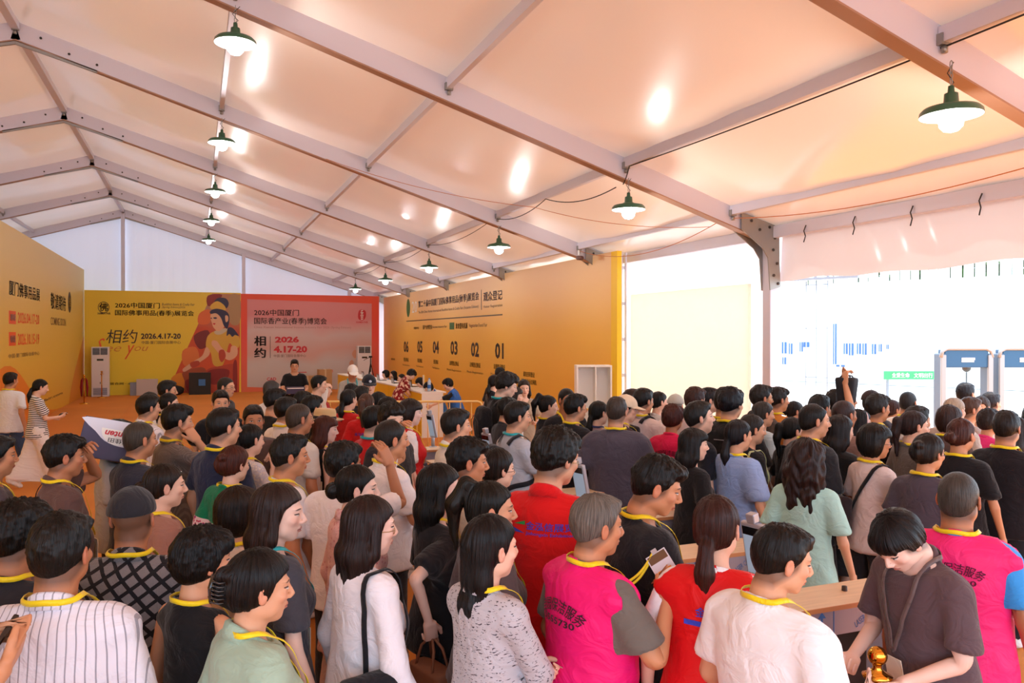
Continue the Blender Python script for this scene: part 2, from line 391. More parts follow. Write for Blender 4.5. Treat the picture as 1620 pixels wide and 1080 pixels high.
EB('(Spring Edition)2026', 256, 484, 293, 488, M_greyp, e1, .0, .3)
EB('相约', 168, 521, 218, 543, M_ink, e1, .0, .15)
EB('2026.4.17-20', 223, 527, 286, 536, M_ink, e1, .03)
EB('中国·厦门国际会展中心', 224, 539, 286, 544, M_greyp, e1, .0)
EB('S', 151, 535, 166, 556, M_orng, e1, .0, .5); EB('ee', 167, 548, 192, 556, C('pale_orange_print', 'd88a2c'), e1, -.005, .4)
EB('y', 197, 546, 213, 568, M_orng, e1, .0, .4); EB('ou', 213, 548, 235, 555, C('pale_orange_print', 'd88a2c'), e1, -.005, .4)
EB('佛', 157, 479, 171, 492, M_ink, e1, .02); EB('XIAMEN FAIR', 154, 494, 175, 497, M_ink, e1, .02)
EB('展贸合网 · dtb · 网', 166, 605, 225, 609, M_ink, e1, .01)
def ring(c, r, m, par, sx=1):
    p = E2(*c); n = 28; vs = []
    for k in range(n): a = 2*PI*k/n; vs += [(p[0]+math.cos(a)*r*sx, YE-.008, p[1]+math.sin(a)*r), (p[0]+math.cos(a)*r*.9*sx, YE-.008, p[1]+math.sin(a)*r*.9)]
    MB().add(vs, [(2*k, 2*((k+1) % n), 2*((k+1) % n)+1, 2*k+1) for k in range(n)]).build('round_emblem', m, par)
ring((164, 486), .22, M_ink, e1, .9)
# statue panel
def EP(pts, m, off, k=4, par=None, name='print'):
    q = [E2(280+a*120/810, 460+b*160/1080) for a, b in pts]
    return poly_print(smooth_loop(q, k) if k > 1 else q, YE, m, par or e1, off, name)
pr_bg = gradmat('statue_panel_orange', [(0, 'c83a14'), (.45, 'd8541c'), (.8, 'c8481c'), (1, 'b88058')], 2, 0, 4, noise=1.5)
EP([(375, 28), (676, 36), (664, 1095), (-105, 1090), (60, 720)], pr_bg, .004, 1)
for pts, c in (([(180, 480), (330, 420), (350, 560), (240, 620)], '7a1c10'), ([(60, 640), (200, 600), (230, 740), (80, 800)], 'e07a34'), ([(560, 60), (670, 60), (670, 340), (560, 330)], 'b08a5c'), ([(-60, 930), (60, 880), (90, 1060), (-40, 1070)], 'e89018'), ([(330, 50), (480, 40), (420, 130), (330, 160)], '8a2010'), ([(240, 240), (350, 200), (350, 340), (230, 350)], 'dc6a2c')):
    EP(pts, C('panel_patch_'+c, c), .006)
gold, skin_p, dkred, robe, hairp = C('gold_robe_print', 'dcae3c'), C('pale_statue_skin', 'e8b48c'), C('dark_red_robe_print', '8a1a0c'), C('red_robe_print', 'b8401c'), C('blue_hair_print', '2c2040')
EP([(400, 120), (440, 75), (520, 80), (552, 130), (530, 185), (450, 195)], hairp, .012)
EP([(362, 150), (430, 110), (500, 150), (520, 205), (430, 200), (360, 190)], gold, .014)
EP([(355, 215), (420, 190), (520, 215), (560, 280), (540, 400), (500, 370), (470, 290), (420, 240), (360, 245)], hairp, .016)
EP([(362, 250), (420, 235), (480, 260), (500, 330), (500, 390), (440, 430), (390, 390), (372, 340), (360, 300)], skin_p, .014)
EP([(515, 265), (545, 270), (545, 320), (520, 330)], skin_p, .018)
for p in ([(385, 288), (410, 280), (430, 290), (408, 300)], [(358, 292), (370, 285), (372, 300)]): EP(p, hairp, .02)
EP([(382, 348), (410, 345), (400, 362)], M_redp, .02)
EP([(420, 425), (520, 400), (620, 430), (665, 500), (660, 600), (610, 610), (560, 560), (520, 700), (480, 800), (390, 790), (360, 660), (310, 600), (320, 500), (360, 450)], gold, .010)
EP([(400, 430), (500, 400), (545, 410), (480, 460), (420, 465)], C('collar_print', 'd0c0a0'), .013)
EP([(545, 395), (600, 400), (660, 480), (620, 470), (590, 490), (560, 460), (530, 480)], hairp, .014)
EP([(310, 600), (350, 640), (330, 700), (200, 790), (90, 860), (60, 850), (75, 820), (180, 750), (270, 690)], skin_p, .015)
EP([(140, 770), (225, 745), (240, 790), (165, 820)], robe, .018)
EP([(580, 590), (640, 600), (640, 690), (560, 740), (470, 690), (400, 610), (370, 570), (380, 530), (430, 540), (480, 610), (560, 660)], skin_p, .016)
EP([(450, 640), (500, 630), (520, 700), (480, 760), (450, 720)], robe, .019)
EP([(340, 830), (470, 800), (600, 780), (640, 860), (640, 960), (600, 1090), (330, 1090), (270, 960), (300, 880)], robe, .012)
EP([(330, 860), (450, 830), (560, 850), (520, 960), (400, 1000), (320, 960)], dkred, .014)
EP([(60, 870), (200, 820), (300, 830), (330, 960), (300, 1090), (100, 1090), (80, 960)], C('robe_brown_print', 'a84a1c'), .011)
EP([(160, 940), (250, 900), (280, 870), (250, 920), (190, 950)], skin_p, .017)
EP([(90, 960), (180, 950), (200, 1080), (120, 1085)], dkred, .013)
EP([(600, 780), (640, 760), (640, 1080), (600, 1060)], dkred, .015)
# incense banner inner panel
q = [E2(391, 473), E2(588, 480), E2(588, 617), E2(391, 612)]
poly_print(q, YE, gradmat('incense_panel_grey', [(0, 'c4bcb8'), (.45, 'd0c8c4'), (.6, 'd8aca0'), (.8, 'd8c0bc'), (1, 'dc8c8c')], 2, 0, 4, noise=1.6), e2, .006)
EB('2026中国厦门', 402, 489, 473, 499, M_ink, e2, .02)
EB('国际香产业(春季)博览会', 402, 502, 517, 514, M_ink, e2, .02)
EB('China Xiamen International Incense Industry Fair 2026 (Spring Edition)', 402, 515.5, 555, 520, C('pink_print', 'b88078'), e2, .0)
EB('相', 402, 531, 421, 547, M_ink, e2, .05); EB('约', 402, 550, 421, 566, M_ink, e2, .05)
EB('2026', 435, 532, 473, 542, M_redp, e2, .05); EB('4.17-20', 433, 547, 486, 558, M_redp, e2, .05)
EB('中国·厦门国际会展中心', 433, 560.5, 484, 565, M_greyp, e2, .0)
EB('CAD', 422, 597, 437, 602, M_redp, e2, .03)
EB('香', 570, 490, 575, 506, M_whp, e2, .0, off=.02); EB('XIAMEN FAIR', 563, 508, 582, 511, M_redp, e2, .02)
p = E2(572.5, 498.5); poly_print(smooth_loop([(p[0]-.17, p[1]), (p[0]-.1, p[1]+.22), (p[0]+.14, p[1]+.2), (p[0]+.17, p[1]-.05), (p[0]+.05, p[1]-.22), (p[0]-.13, p[1]-.18)]), YE, M_redp, e2, .012)
p = E2(427, 532); MB().box((p[0], YE-.01, E2(427, 566)[1]), (p[0]+.02, YE-.006, p[1])).build('divider_line', M_ink, e2)
for (u, v, r) in ((561, 560, .12), (556, 575, .1), (568, 572, .08), (560, 590, .09)):
    p = E2(u, v); poly_print(smooth_loop([(p[0]-r, p[1]), (p[0], p[1]+r*1.6), (p[0]+r, p[1]+.05), (p[0]+.02, p[1]-r*1.5)]), YE, C('petal_print', 'd8a080'), e2, .012)
EB('紫色禅', 510, 584, 527, 590, M_redp, e2, 0)
# registration wall ---------------------------------------------------
XR = 7.6; Y0, Y1 = 13.78, 34.1
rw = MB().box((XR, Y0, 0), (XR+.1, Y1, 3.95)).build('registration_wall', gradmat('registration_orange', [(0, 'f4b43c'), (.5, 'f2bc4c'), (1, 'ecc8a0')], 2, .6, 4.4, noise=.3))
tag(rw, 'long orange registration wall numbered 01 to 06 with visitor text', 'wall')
M_endy = C('bright_yellow_panel', 'f6c81e')
MB().box((XR, Y0-.24, 0), (XR+.1, Y0-.002, 3.95)).build('end_return_panel', M_endy, rw)
fr = MB()
for z in (.1, .8, 1.5, 2.2, 2.9, 3.6): fr.box((XR+.1, Y0-.2, z), (XR+.22, Y0-.16, z+.06))
for xx in (XR+.1, XR+.2): fr.box((xx, Y0-.22, 0), (xx+.03, Y0-.18, 3.93))
fr.build('truss_frame', M_alu, rw)
def RW(s, u0, v0, v1, u1, m=M_ink, bold=.02, off=.006):
    a = at(u0, v1, x=XR); b = at(u1, v1, x=XR); zt = at(u0, v0, x=XR)[2]
    return print_text(s, (XR, a[1], a[2]), (0, b[1]-a[1], 0), (0, 0, zt-a[2]), m, rw, bold=bold, off=off)
RW('第二十届中国厦门国际佛事用品(秋季)展览会', 662, 476, 488, 758, M_tgrey, .03)
RW('The 20th China Xiamen International Buddhist Items & Crafts Fair (Autumn Edition)', 662, 492, 497, 757, M_greyp, 0)
RW('观众登记', 765, 462, 477, 795, M_tgrey, .03); RW('Visitor Registration', 765, 483, 488.5, 795, M_greyp, 0)
RW('20', 652, 477, 495, 660, M_whp, .0)
for (u0, v0, u1, v1) in ((643, 508, 795, 498.5),):
    a = at(u0, v0, x=XR); b = at(u1, v1, x=XR); MB().beam((XR-.004, a[1], a[2]), (XR-.004, b[1], a[2]), .004, .03).build('rule_line', M_ink, rw)
a = at(762, 490, x=XR); b = at(762, 458, x=XR); MB().box((XR-.006, a[1], a[2]), (XR, a[1]+.03, b[2])).build('rule_line', M_ink, rw)
p = at(646, 487, x=XR); MB().lathe([(0, 0), (.27, 0)], n=24, M=Matrix.Translation((XR-.006, p[1], p[2]))@Matrix.Scale(1.3, 4, (0, 0, 1))@Matrix.Rotation(-PI/2, 4, 'Y')).build('round_emblem', C('green_print', '3c6a34'), rw)
RW('同期举办', 655, 517, 521, 663, M_ink, .02); RW('香产业博览会', 669, 514, 521, 684, M_ink, .02); RW('Incense Industry Fair', 685, 515, 520, 707, M_greyp, 0)
RW('素食暨有机展', 721, 511, 520, 740, M_ink, .02); RW('Vegetarian Food Fair', 742, 512, 519, 771, M_greyp, 0)
p = at(715, 516, x=XR); MB().box((XR-.005, p[1]-.25, p[2]-.1), (XR, p[1]+.25, p[2]+.12)).build('emblem', C('green_print', '3c6a34'), rw)
for s, u0, u1, v0, v1, a_, b_ in (('06', 639, 646.5, 539, 557, 0, 0), ('05', 660.5, 668.5, 539, 557.5, 0, 0), ('04', 685, 694.5, 539, 559, 0, 0), ('03', 713, 724, 539, 561, 1, 0), ('02', 745.5, 758, 541, 564, 1, 0), ('01', 783.5, 797, 542, 567, 1, 0)):
    RW(s, u0, v0, v1, u1, M_ink, .03)
    c = (u0+u1)/2; hw = 3.8 if not a_ else (u1-u0)*.68; dv = (c-640)/150
    RW('登记换证' if not a_ else '法师登记换证', c-hw, 565+dv*10, 571+dv*12, c+hw, M_ink, .02)
    RW('Media Registration' if not a_ else 'Monk Registration', c-hw*1.5, 575+dv*14, 578+dv*16, c+hw*1.5, M_greyp, 0)
RW('请先扫码登记', 828, 587, 595, 846, M_ink, .02); RW('再取身份证过闸机', 825, 598, 606, 849, M_ink, .02)
RW('请扫码', 619, 566, 569, 625, M_greyp, .02)
# pale yellow lower panel past the wall's end -----------------------
yl = MB().box((XR+.28, 9.95, 0), (XR+.33, 13.5, 3.1)).build('partition_panel', mat('pale_yellow_panel', 'fffdf0', .5, trans=.7)); tag(yl, 'pale yellow low partition panel between the orange wall and the column', 'partition')
# ================================================================== outside and fittings
M_conc = mat('sunlit_concrete', 'd8d6d0', .9, var=.08, vscale=.6)
g = MB(); g.box((8.61, -14, -.13), (60, 60, -.02)); g = g.build('ground', M_conc); tag(g, kind='structure')
M_ext = mat('white_render_wall', 'f4f4f2', .85); M_glassb = mat('blue_window_glass', '3c6498', .2); M_leaf = mat('tree_leaf_green', '4a6a34', .8, var=.5, vscale=3, bump=.5, bscale=8)
def atZ(u, v, Z): # point at a given depth
    return CAMP+(FWD+(u-810)/FOC*RGT-(v-540)/FOC*UPV)*Z
A_ = atZ(1150, 531, 43)[:2]; B_ = atZ(1760, 531, 31)[:2]; dv = (B_-A_); LN = np.linalg.norm(dv); dv = dv/LN; rz_ = math.atan2(dv[1], dv[0])
ew = tag(empty('exterior_building', (A_[0], A_[1], 0), rz_), 'long sunlit white building across the forecourt seen through the entrance', 'building')
MB().box((0, 0, 0), (LN, .4, 4.85)).build('facade', M_ext, ew); MB().box((-.3, -.5, 5.55), (LN+.3, 1.0, 9)).build('canopy_fascia', M_ext, ew)
x = .2; r5 = random.Random(3)
while x < LN:
    wd = r5.choice([.30, .36, .40]); MB().box((x, .0, 4.85), (x+wd, .15, 5.55)).build('louvre_bar', M_ext, ew); x += wd+r5.uniform(.04, .13)
for (u, v0, v1, Z, wd) in ((1241, 541, 559, 40, .18), (1241, 565, 576, 40, .14), (1251, 543, 560, 40, .14), (1268, 541, 556, 40, .12), (1276, 541, 549, 40, .22), (1338, 543, 560, 38, .14), (1347, 543, 562, 38, .16), (1359, 543, 560, 38, .14), (1368, 543, 561, 38, .14), (1383, 544, 560, 37, .14), (1393, 544, 556, 37, .10), (1404, 545, 552, 37, .08), (1321, 512, 576, 39, .12), (1330, 577, 580, 38, .3)):
    t = (u-1150)/(1760-1150); lx = LN*t*1.0; q = atZ(u, 531, 43+(31-43)*t); Zt = 43+(31-43)*t
    d2 = FWD+(u-810)/FOC*RGT; # meet the facade line
    k = np.linalg.solve(np.array([[d2[0], -dv[0]], [d2[1], -dv[1]]]), A_); lx = k[1]; Zt = k[0]
    z1 = 2.3-(v0-531)*Zt/FOC; z0 = 2.3-(v1-531)*Zt/FOC; f_ = MB().box((lx-wd*.7, -.03, z0), (lx+wd*.7, .02, z1)).build('window', M_glassb, ew); MB().box((lx-wd*.1, -.05, z0), (lx+wd*.1, -.025, z1)).build('mullion', M_ext, f_)
# trees behind the louvres
def blob_tree(x, y, h, r, label, seed):
    t = empty('tree', (x, y, 0)); tag(t, label, 'tree', 'trees behind the white building'); MB().tube([(0, 0, 0), (.1, 0, h*.5), (0, .1, h*.7)], [.25, .2, .12], 8).build('trunk', mat('bark', '5a4a3a', .9), t)
    rr = np.random.default_rng(seed); n = 1400; d = rr.normal(size=(n, 3)); d /= np.linalg.norm(d, axis=1, keepdims=True); c = d*np.array([r, r, r*.8])*(rr.random((n, 1))**.4)+np.array([0, 0, h*.75]); m = MB(); vs = []; fs = []
    for i in range(n):
        a = rr.normal(size=3); a /= np.linalg.norm(a); b = np.cross(a, rr.normal(size=3)); b /= np.linalg.norm(b); s = .28*rr.random()+.15; vs += [c[i]-a*s, c[i]+b*s*.5, c[i]+a*s, c[i]-b*s*.5]; fs.append((4*i, 4*i+1, 4*i+2, 4*i+3))
    m.add(vs, fs); o = m.build('foliage', M_leaf, t); o['kind'] = 'stuff'
nv = np.array([-dv[1], dv[0]])
for i, (tt, h, lb) in enumerate(((.16, 6.4, 'leftmost'), (.38, 6.0, 'second from left'), (.6, 6.8, 'third from left'), (.82, 6.4, 'rightmost'))):
    p = A_+dv*LN*tt+nv*(4.6+(i%2)*4.5); blob_tree(p[0], p[1], h, 2.6, f'green tree glimpsed through the louvres of the white building, {lb}', i)
# mast with crossbars in the forecourt
p = atZ(1291, 600, 21); mt = tag(empty('lighting_mast', (p[0], p[1], 0), rz_), 'thin steel lattice mast standing in the glare beyond the entrance', 'mast')
for xx in (-.28, 0, .3): MB().tube([(xx, 0, 0), (xx, 0, 3.75)], .014, 6).build('mast_tube', mat('grey_steel', '8a8c94', .5, .5), mt)
for zz in (2.5, 3.65, 1.2): MB().tube([(-.3, 0, zz), (.32, 0, zz)], .012, 6).build('crossbar', mat('grey_steel', ''), mt)
MB().box((-.8, -.05, 3.78), (1.1, .05, 3.84)).build('top_rail', mat('grey_steel', ''), mt)
for j in range(5): MB().box((-.7+j*.33, -.05, 3.84), (-.66+j*.33, .05, 4.2)).build('bracket', mat('grey_steel', ''), mt)
# green slogan board
p0 = atZ(1398, 600, 20); p1 = atZ(1492, 602, 20); q0 = atZ(1398, 587, 20)
gb = tag(empty('slogan_board', (p0[0], p0[1], 0)), 'green slogan board with white characters beyond the scanner arches', 'sign')
v = [(0, 0, p0[2]), (p1[0]-p0[0], p1[1]-p0[1], p0[2]), (p1[0]-p0[0], p1[1]-p0[1], q0[2]), (0, 0, q0[2])]; dn = np.array([.05, .05, 0])
MB().add(v+[tuple(np.array(q)+dn) for q in v], [(0,1,2,3), (7,6,5,4), (0,4,5,1), (1,5,6,2), (2,6,7,3), (3,7,4,0)]).build('board', mat('bright_green', '3ecb62', .5), gb)
X_ = np.array([p1[0]-p0[0], p1[1]-p0[1], 0]); hh = q0[2]-p0[2]
print_text('全爱生命', (X_[0]*.13, X_[1]*.13, p0[2]+hh*.22), X_*.30, (0, 0, hh*.6), M_whp, gb, bold=.04, off=.02); print_text('文明出行', (X_[0]*.50, X_[1]*.50, p0[2]+hh*.2), X_*.32, (0, 0, hh*.6), M_whp, gb, bold=.04, off=.02)
for a in (.1, .9): MB().box((X_[0]*a, X_[1]*a+.06, 0), (X_[0]*a+.05, X_[1]*a+.11, p0[2]+.1)).build('board_post', mat('grey_steel', ''), gb)
# scanner arches
M_gate = mat('grey_blue_gate_panel', '5c6a7c', .35, .3); M_gblue = mat('deep_blue_gate_header', '2a5a80', .35); M_glight = mat('pale_grey_gate', 'a8a8a8', .4, .2)
def arch(P, Q, label):
    P = np.array(P); Q = np.array(Q); d = Q-P; L_ = np.linalg.norm(d); a = empty('scanner_arch', (P[0], P[1], 0), math.atan2(d[1], d[0])); tag(a, label, 'security gate', 'walk-through scanner arches')
    for x0 in (0, L_-.07):
        s = MB().box((x0, -.12, 0), (x0+.07, .12, 2.02), bev=.02).build('side_panel', M_gate, a); MB().box((x0-.004, -.124, .1), (x0+.074, -.08, 2.0), bev=.008).build('edge_strip', M_glight, s)
    MB().tube([(.0, -.1, 1.96), (.02, -.1, 2.06), (.1, -.1, 2.10), (L_-.1, -.1, 2.10), (L_-.02, -.1, 2.06), (L_, -.1, 1.96)], .03, 8).build('rounded_frame', M_glight, a)
    h = MB().box((.06, -.1, 1.80), (L_-.06, .1, 2.08), bev=.01).build('header_box', M_gblue, a)
    MB().box((L_*.40, -.106, 1.92), (L_*.66, -.099, 1.955)).build('display_strip', M_whp, h); MB().box((L_*.40, -.106, 1.885), (L_*.64, -.099, 1.915)).build('display_strip', M_whp, h)
    MB().box((-.02, -.27, 0), (.1, .27, .03)).build('foot', M_gate, a); MB().box((L_-.1, -.27, 0), (L_+.02, .27, .03)).build('foot', M_gate, a)
arch((10.90, 9.15), (11.66, 8.86), 'left walk-through scanner arch with blue header at the entrance')
arch((11.76, 8.82), (12.52, 8.53), 'right walk-through scanner arch with blue header, at the picture edge')
p = atZ(1529, 580, 17); dc = tag(empty('dome_camera', (p[0], p[1], 0)), 'white dome camera on a thin post seen through the left scanner arch', 'security camera')
MB().tube([(0, 0, 0), (0, 0, p[2]-.12)], .012, 6).build('post', M_bolt, dc); MB().lathe([(0, .14), (.12, .12), (.13, 0), (.10, -.01)], (0, 0, p[2]), 16).build('housing', M_white_en, dc); MB().lathe([(.09, 0), (.085, -.06), (.05, -.10), (0, -.12)], (0, 0, p[2]), 16).build('dark_dome', M_bolt, dc)
# ================================================================== people: implicit surfaces
f32 = np.float32
def sst(a, b, x): t = np.clip((x-a)/(b-a), 0, 1); return t*t*(3-2*t)
def smin(a, b, k):
    h = np.clip(.5+.5*(b-a)/k, 0, 1); return b*(1-h)+a*h-k*h*(1-h)
def smax(a, b, k): return -smin(-a, -b, k)
def seg(P, a, b, ra, rb, sx=1.0, sy=1.0):
    X, Y, Z = P; d = [b[i]-a[i] for i in range(3)]; L2 = sum(q*q for q in d)+1e-9
    t = np.clip(((X-a[0])*d[0]+(Y-a[1])*d[1]+(Z-a[2])*d[2])/L2, 0, 1)
    return np.sqrt(((X-a[0]-t*d[0])/sx)**2+((Y-a[1]-t*d[1])/sy)**2+(Z-a[2]-t*d[2])**2)*min(sx, sy)-(ra+(rb-ra)*t)*min(sx, sy)
def ell(P, c, r):
    X, Y, Z = P; x, y, z = (X-c[0])/r[0], (Y-c[1])/r[1], (Z-c[2])/r[2]
    k0 = np.sqrt(x*x+y*y+z*z); k1 = np.sqrt((x/r[0])**2+(y/r[1])**2+(z/r[2])**2)+1e-6
    return k0*(k0-1)/k1
def box_(P, c, r, rd):
    X, Y, Z = P; q = [abs(X-c[0])-r[0]+rd, abs(Y-c[1])-r[1]+rd, abs(Z-c[2])-r[2]+rd]
    return np.sqrt(np.maximum(q[0], 0)**2+np.maximum(q[1], 0)**2+np.maximum(q[2], 0)**2)+np.minimum(np.maximum(np.maximum(q[0], q[1]), q[2]), 0)-rd
def mirror(P): return (abs(P[0]), P[1], P[2])
def prof(P, zs, rx, ry, cy):
    """tube round the body axis with an elliptic section that changes with height"""
    X, Y, Z = P; a = np.interp(Z, zs, rx).astype(f32); b = np.interp(Z, zs, ry).astype(f32); c = np.interp(Z, zs, cy).astype(f32)
    x = X/a; y = (Y-c)/b; k0 = np.sqrt(x*x+y*y); k1 = np.sqrt((x/a)**2+(y/b)**2)+1e-5
    return k0*(k0-1)/k1*1.0
_lat = rng.random((32, 32, 32)).astype(f32)
def vnoise(p):
    p = np.asarray(p); i = np.floor(p).astype(int); f = p-i; f = f*f*(3-2*f); r = 0
    for a in (0, 1):
        for b in (0, 1):
            for c in (0, 1):
                wgt = (f[:, 0] if a else 1-f[:, 0])*(f[:, 1] if b else 1-f[:, 1])*(f[:, 2] if c else 1-f[:, 2])
                r = r+wgt*_lat[(i[:, 0]+a) % 32, (i[:, 1]+b) % 32, (i[:, 2]+c) % 32]
    return r*2-1
def axis(*spans):
    """grid axis from (start, end, step) spans"""
    out = []
    for a, b, s in spans: n = max(1, int(round((b-a)/s))); out += list(np.linspace(a, b, n, endpoint=False))
    out.append(spans[-1][1]); return np.array(out, f32)
def nets(fn, ax, ay, az):
    """naive surface nets over an uneven grid; returns vertices and quads"""
    V = fn((ax[:, None, None], ay[None, :, None], az[None, None, :])).astype(f32)
    V = np.broadcast_to(V, (len(ax), len(ay), len(az)))
    S = V < 0; nx, ny, nz = (q-1 for q in V.shape)
    cnt = np.zeros((nx, ny, nz), np.int8)
    for i in (0, 1):
        for j in (0, 1):
            for k in (0, 1): cnt += S[i:i+nx, j:j+ny, k:k+nz]
    act = (cnt > 0) & (cnt < 8); I, J, K = np.nonzero(act); idx = np.full((nx, ny, nz), -1, np.int32); idx[I, J, K] = np.arange(len(I))
    acc = np.zeros((len(I), 3)); n = np.zeros(len(I))
    cs = [(i, j, k) for i in (0, 1) for j in (0, 1) for k in (0, 1)]
    for a in cs:
        for b in cs:
            if sum(abs(p-q) for p, q in zip(a, b)) != 1 or a > b: continue
            va = V[I+a[0], J+a[1], K+a[2]]; vb = V[I+b[0], J+b[1], K+b[2]]; m = (va < 0) != (vb < 0)
            t = np.where(m, va/(va-vb+1e-12), 0)
            pa = np.stack([ax[I+a[0]], ay[J+a[1]], az[K+a[2]]], 1); pb = np.stack([ax[I+b[0]], ay[J+b[1]], az[K+b[2]]], 1)
            acc += (pa+(pb-pa)*t[:, None])*m[:, None]; n += m
    P = acc/n[:, None]; Q = []
    for d in range(3):
        A = [slice(None)]*3; B = [slice(None)]*3; A[d] = slice(0, -1); B[d] = slice(1, None)
        ch = S[tuple(A)] != S[tuple(B)]; e1_, e2_ = [(1, 2), (2, 0), (0, 1)][d]
        g = list(np.nonzero(ch)); ok = (g[e1_] > 0) & (g[e2_] > 0) & (g[e1_] < V.shape[e1_]-1) & (g[e2_] < V.shape[e2_]-1)
        g = [q[ok] for q in g]
        def at_(o1, o2):
            h = list(g); h[e1_] = h[e1_]-o1; h[e2_] = h[e2_]-o2; return idx[tuple(h)]
        q = np.stack([at_(1, 1), at_(0, 1), at_(0, 0), at_(1, 0)], 1)
        fl = S[tuple(g)]; q[~fl] = q[~fl][:, ::-1]; Q.append(q)
    return P, np.concatenate(Q)
def bounded(parts, k):
    """union of comps evaluated only inside their boxes: parts = [(lo, hi, fn)]"""
    def fn(P):
        ax, ay, az = (np.ravel(q) for q in P); out = np.full((len(ax), len(ay), len(az)), .25, f32)
        for lo, hi, g in parts:
            s = [slice(np.searchsorted(a, l), np.searchsorted(a, h)) for a, l, h in zip((ax, ay, az), lo, hi)]
            if any(q.stop <= q.start for q in s): continue
            v = g((ax[s[0]][:, None, None], ay[s[1]][None, :, None], az[s[2]][None, None, :]))
            out[tuple(s)] = smin(out[tuple(s)], v.astype(f32), k)
        return out
    return fn

# ---- rest figure, 1.72 m, facing +y, its right side at +x
HC = np.array([0, .005, 1.605])      # head centre
J = dict(sho=(.185, -.012, 1.385), elb=(.238, -.022, 1.105), wri=(.262, .018, .862), hip=(.088, 0, .90), kne=(.092, .012, .48), ank=(.09, -.025, .085), nek=(0, -.02, 1.475), wai=(0, 0, 1.0))
def fig(sex):
    F = sex == 'f'
    W = .86 if F else 1.0
    def head(P):
        P = (P[0]-HC[0], P[1]-HC[1], P[2]-HC[2]); Q = mirror(P)
        d = ell(P, (0, -.014, .034), (.074, .094, .083))
        d = smin(d, ell(P, (0, .022, -.03), (.060 if F else .063, .066, .082)), .025)
        d = smin(d, ell(P, (0, .052, -.088), (.024 if F else .030, .024, .020)), .022)
        d = smin(d, ell(Q, (.046, .0, -.055), (.018 if F else .022, .045, .03)), .02)
        d = smin(d, ell(Q, (.042, .058, -.016), (.022, .020, .018)), .016)
        d = smin(d, seg(Q, (.012, .083, .028), (.044, .068, .030), .008, .007), .014)
        d = smax(d, -ell(Q, (.031, .098, .008), (.019, .014, .011)), .010)
        d = smin(d, ell(Q, (.031, .073, .008), (.0135, .0125, .011)), .003)
        d = smin(d, seg(P, (0, .085, .018), (0, .105, -.019), .0068, .0100), .009)
        d = smin(d, ell(Q, (.011, .095, -.026), (.0085, .010, .0075)), .006)
        d = smin(d, ell(P, (0, .083, -.050), (.022, .0125, .0065)), .005)
        d = smin(d, ell(P, (0, .081, -.0615), (.018, .0125, .0065)), .004)
        d = smax(d, -ell(P, (0, .103, -.0555), (.024, .010, .0022)), .003)
        ear = ell((Q[0]-.25*(-Q[1]-.0), Q[1], Q[2]), (.078, -.006, -.004), (.0085, .0175, .031))
        ear = smax(ear, -ell(Q, (.092, -.004, .002), (.012, .010, .018)), .005)
        d = smin(d, ear, .006)
        d = smin(d, seg(P, (0, -.022, -.05), (0, -.028, -.19), .047 if F else .055, .050 if F else .060), .022)
        return d
    def torso(P):
        Q = mirror(P)
        d = ell(P, (0, -.006, 1.25), (.158*W, .108*W, .19))
        d = smin(d, ell(P, (0, .004, 1.08), (.132*W if F else .142, .098, .17)), .05)
        d = smin(d, ell(P, (0, -.008, .93), (.168 if F else .160, .118, .125)), .05)
        d = smin(d, seg(Q, (0, -.012, 1.375), (.165*W, -.012, 1.375), .062, .052), .04)
        d = smin(d, seg(Q, (.01, -.035, 1.455), (.15*W, -.018, 1.405), .038, .03), .03)
        d = smin(d, seg(P, (0, -.022, 1.38), (0, -.018, 1.50), .060, .050 if F else .058), .02)
        if F: d = smin(d, ell(Q, (.066, .088, 1.225), (.058, .050, .056)), .03)
        return d
    def arm(P):
        s, e, w_ = J['sho'], J['elb'], J['wri']; s = (s[0]*(.9 if F else 1), s[1], s[2]); k = .84 if F else 1
        d = smin(seg(P, s, e, .050*k, .037*k), seg(P, e, w_, .037*k, .0245*k), .02)
        d = smin(d, box_(P, (w_[0]+.004, .022, .81), (.0145, .041*k, .052), .012), .018)
        return d
    def hand(P):
        k = .92 if F else 1; d = None
        for y, l, r in ((.034, .072, .0085), (.0125, .080, .0088), (-.0095, .074, .0085), (-.0305, .058, .0075)):
            x = .268; y0 = .022+y*k*.92; z0 = .772; y1 = .022+y*1.12*k
            q = seg(P, (x, y0, z0), (x-.002, (y0+y1)/2, z0-l*.5), r*1.05, r); q2 = seg(P, (x-.002, (y0+y1)/2, z0-l*.5), (x-.014, y1, z0-l), r, r*.82)
            q = np.minimum(q, q2); d = q if d is None else np.minimum(d, q)
        t = smin(seg(P, (.262, .045, .838), (.252, .074, .800), .0145, .0115), seg(P, (.252, .074, .800), (.244, .082, .765), .0115, .009), .004)
        return np.minimum(d, t)
    def legf(P):
        h, kn, a = J['hip'], J['kne'], J['ank']
        d = smin(seg(P, h, kn, .086, .052), seg(P, kn, (.091, -.02, .32), .052, .054), .03)
        d = smin(d, seg(P, (.091, -.02, .32), a, .054, .036), .03)
        d = smin(d, seg(P, (.092, -.045, .04), (.10, .13, .028), .034, .026), .03)
        return smax(d, .002-P[2], .01)
    return dict(head=head, torso=torso, arm=arm, hand=hand, leg=legf, F=F, W=W)
FIG = {s: fig(s) for s in 'mf'}
def flip(P): return (-P[0], P[1], P[2])
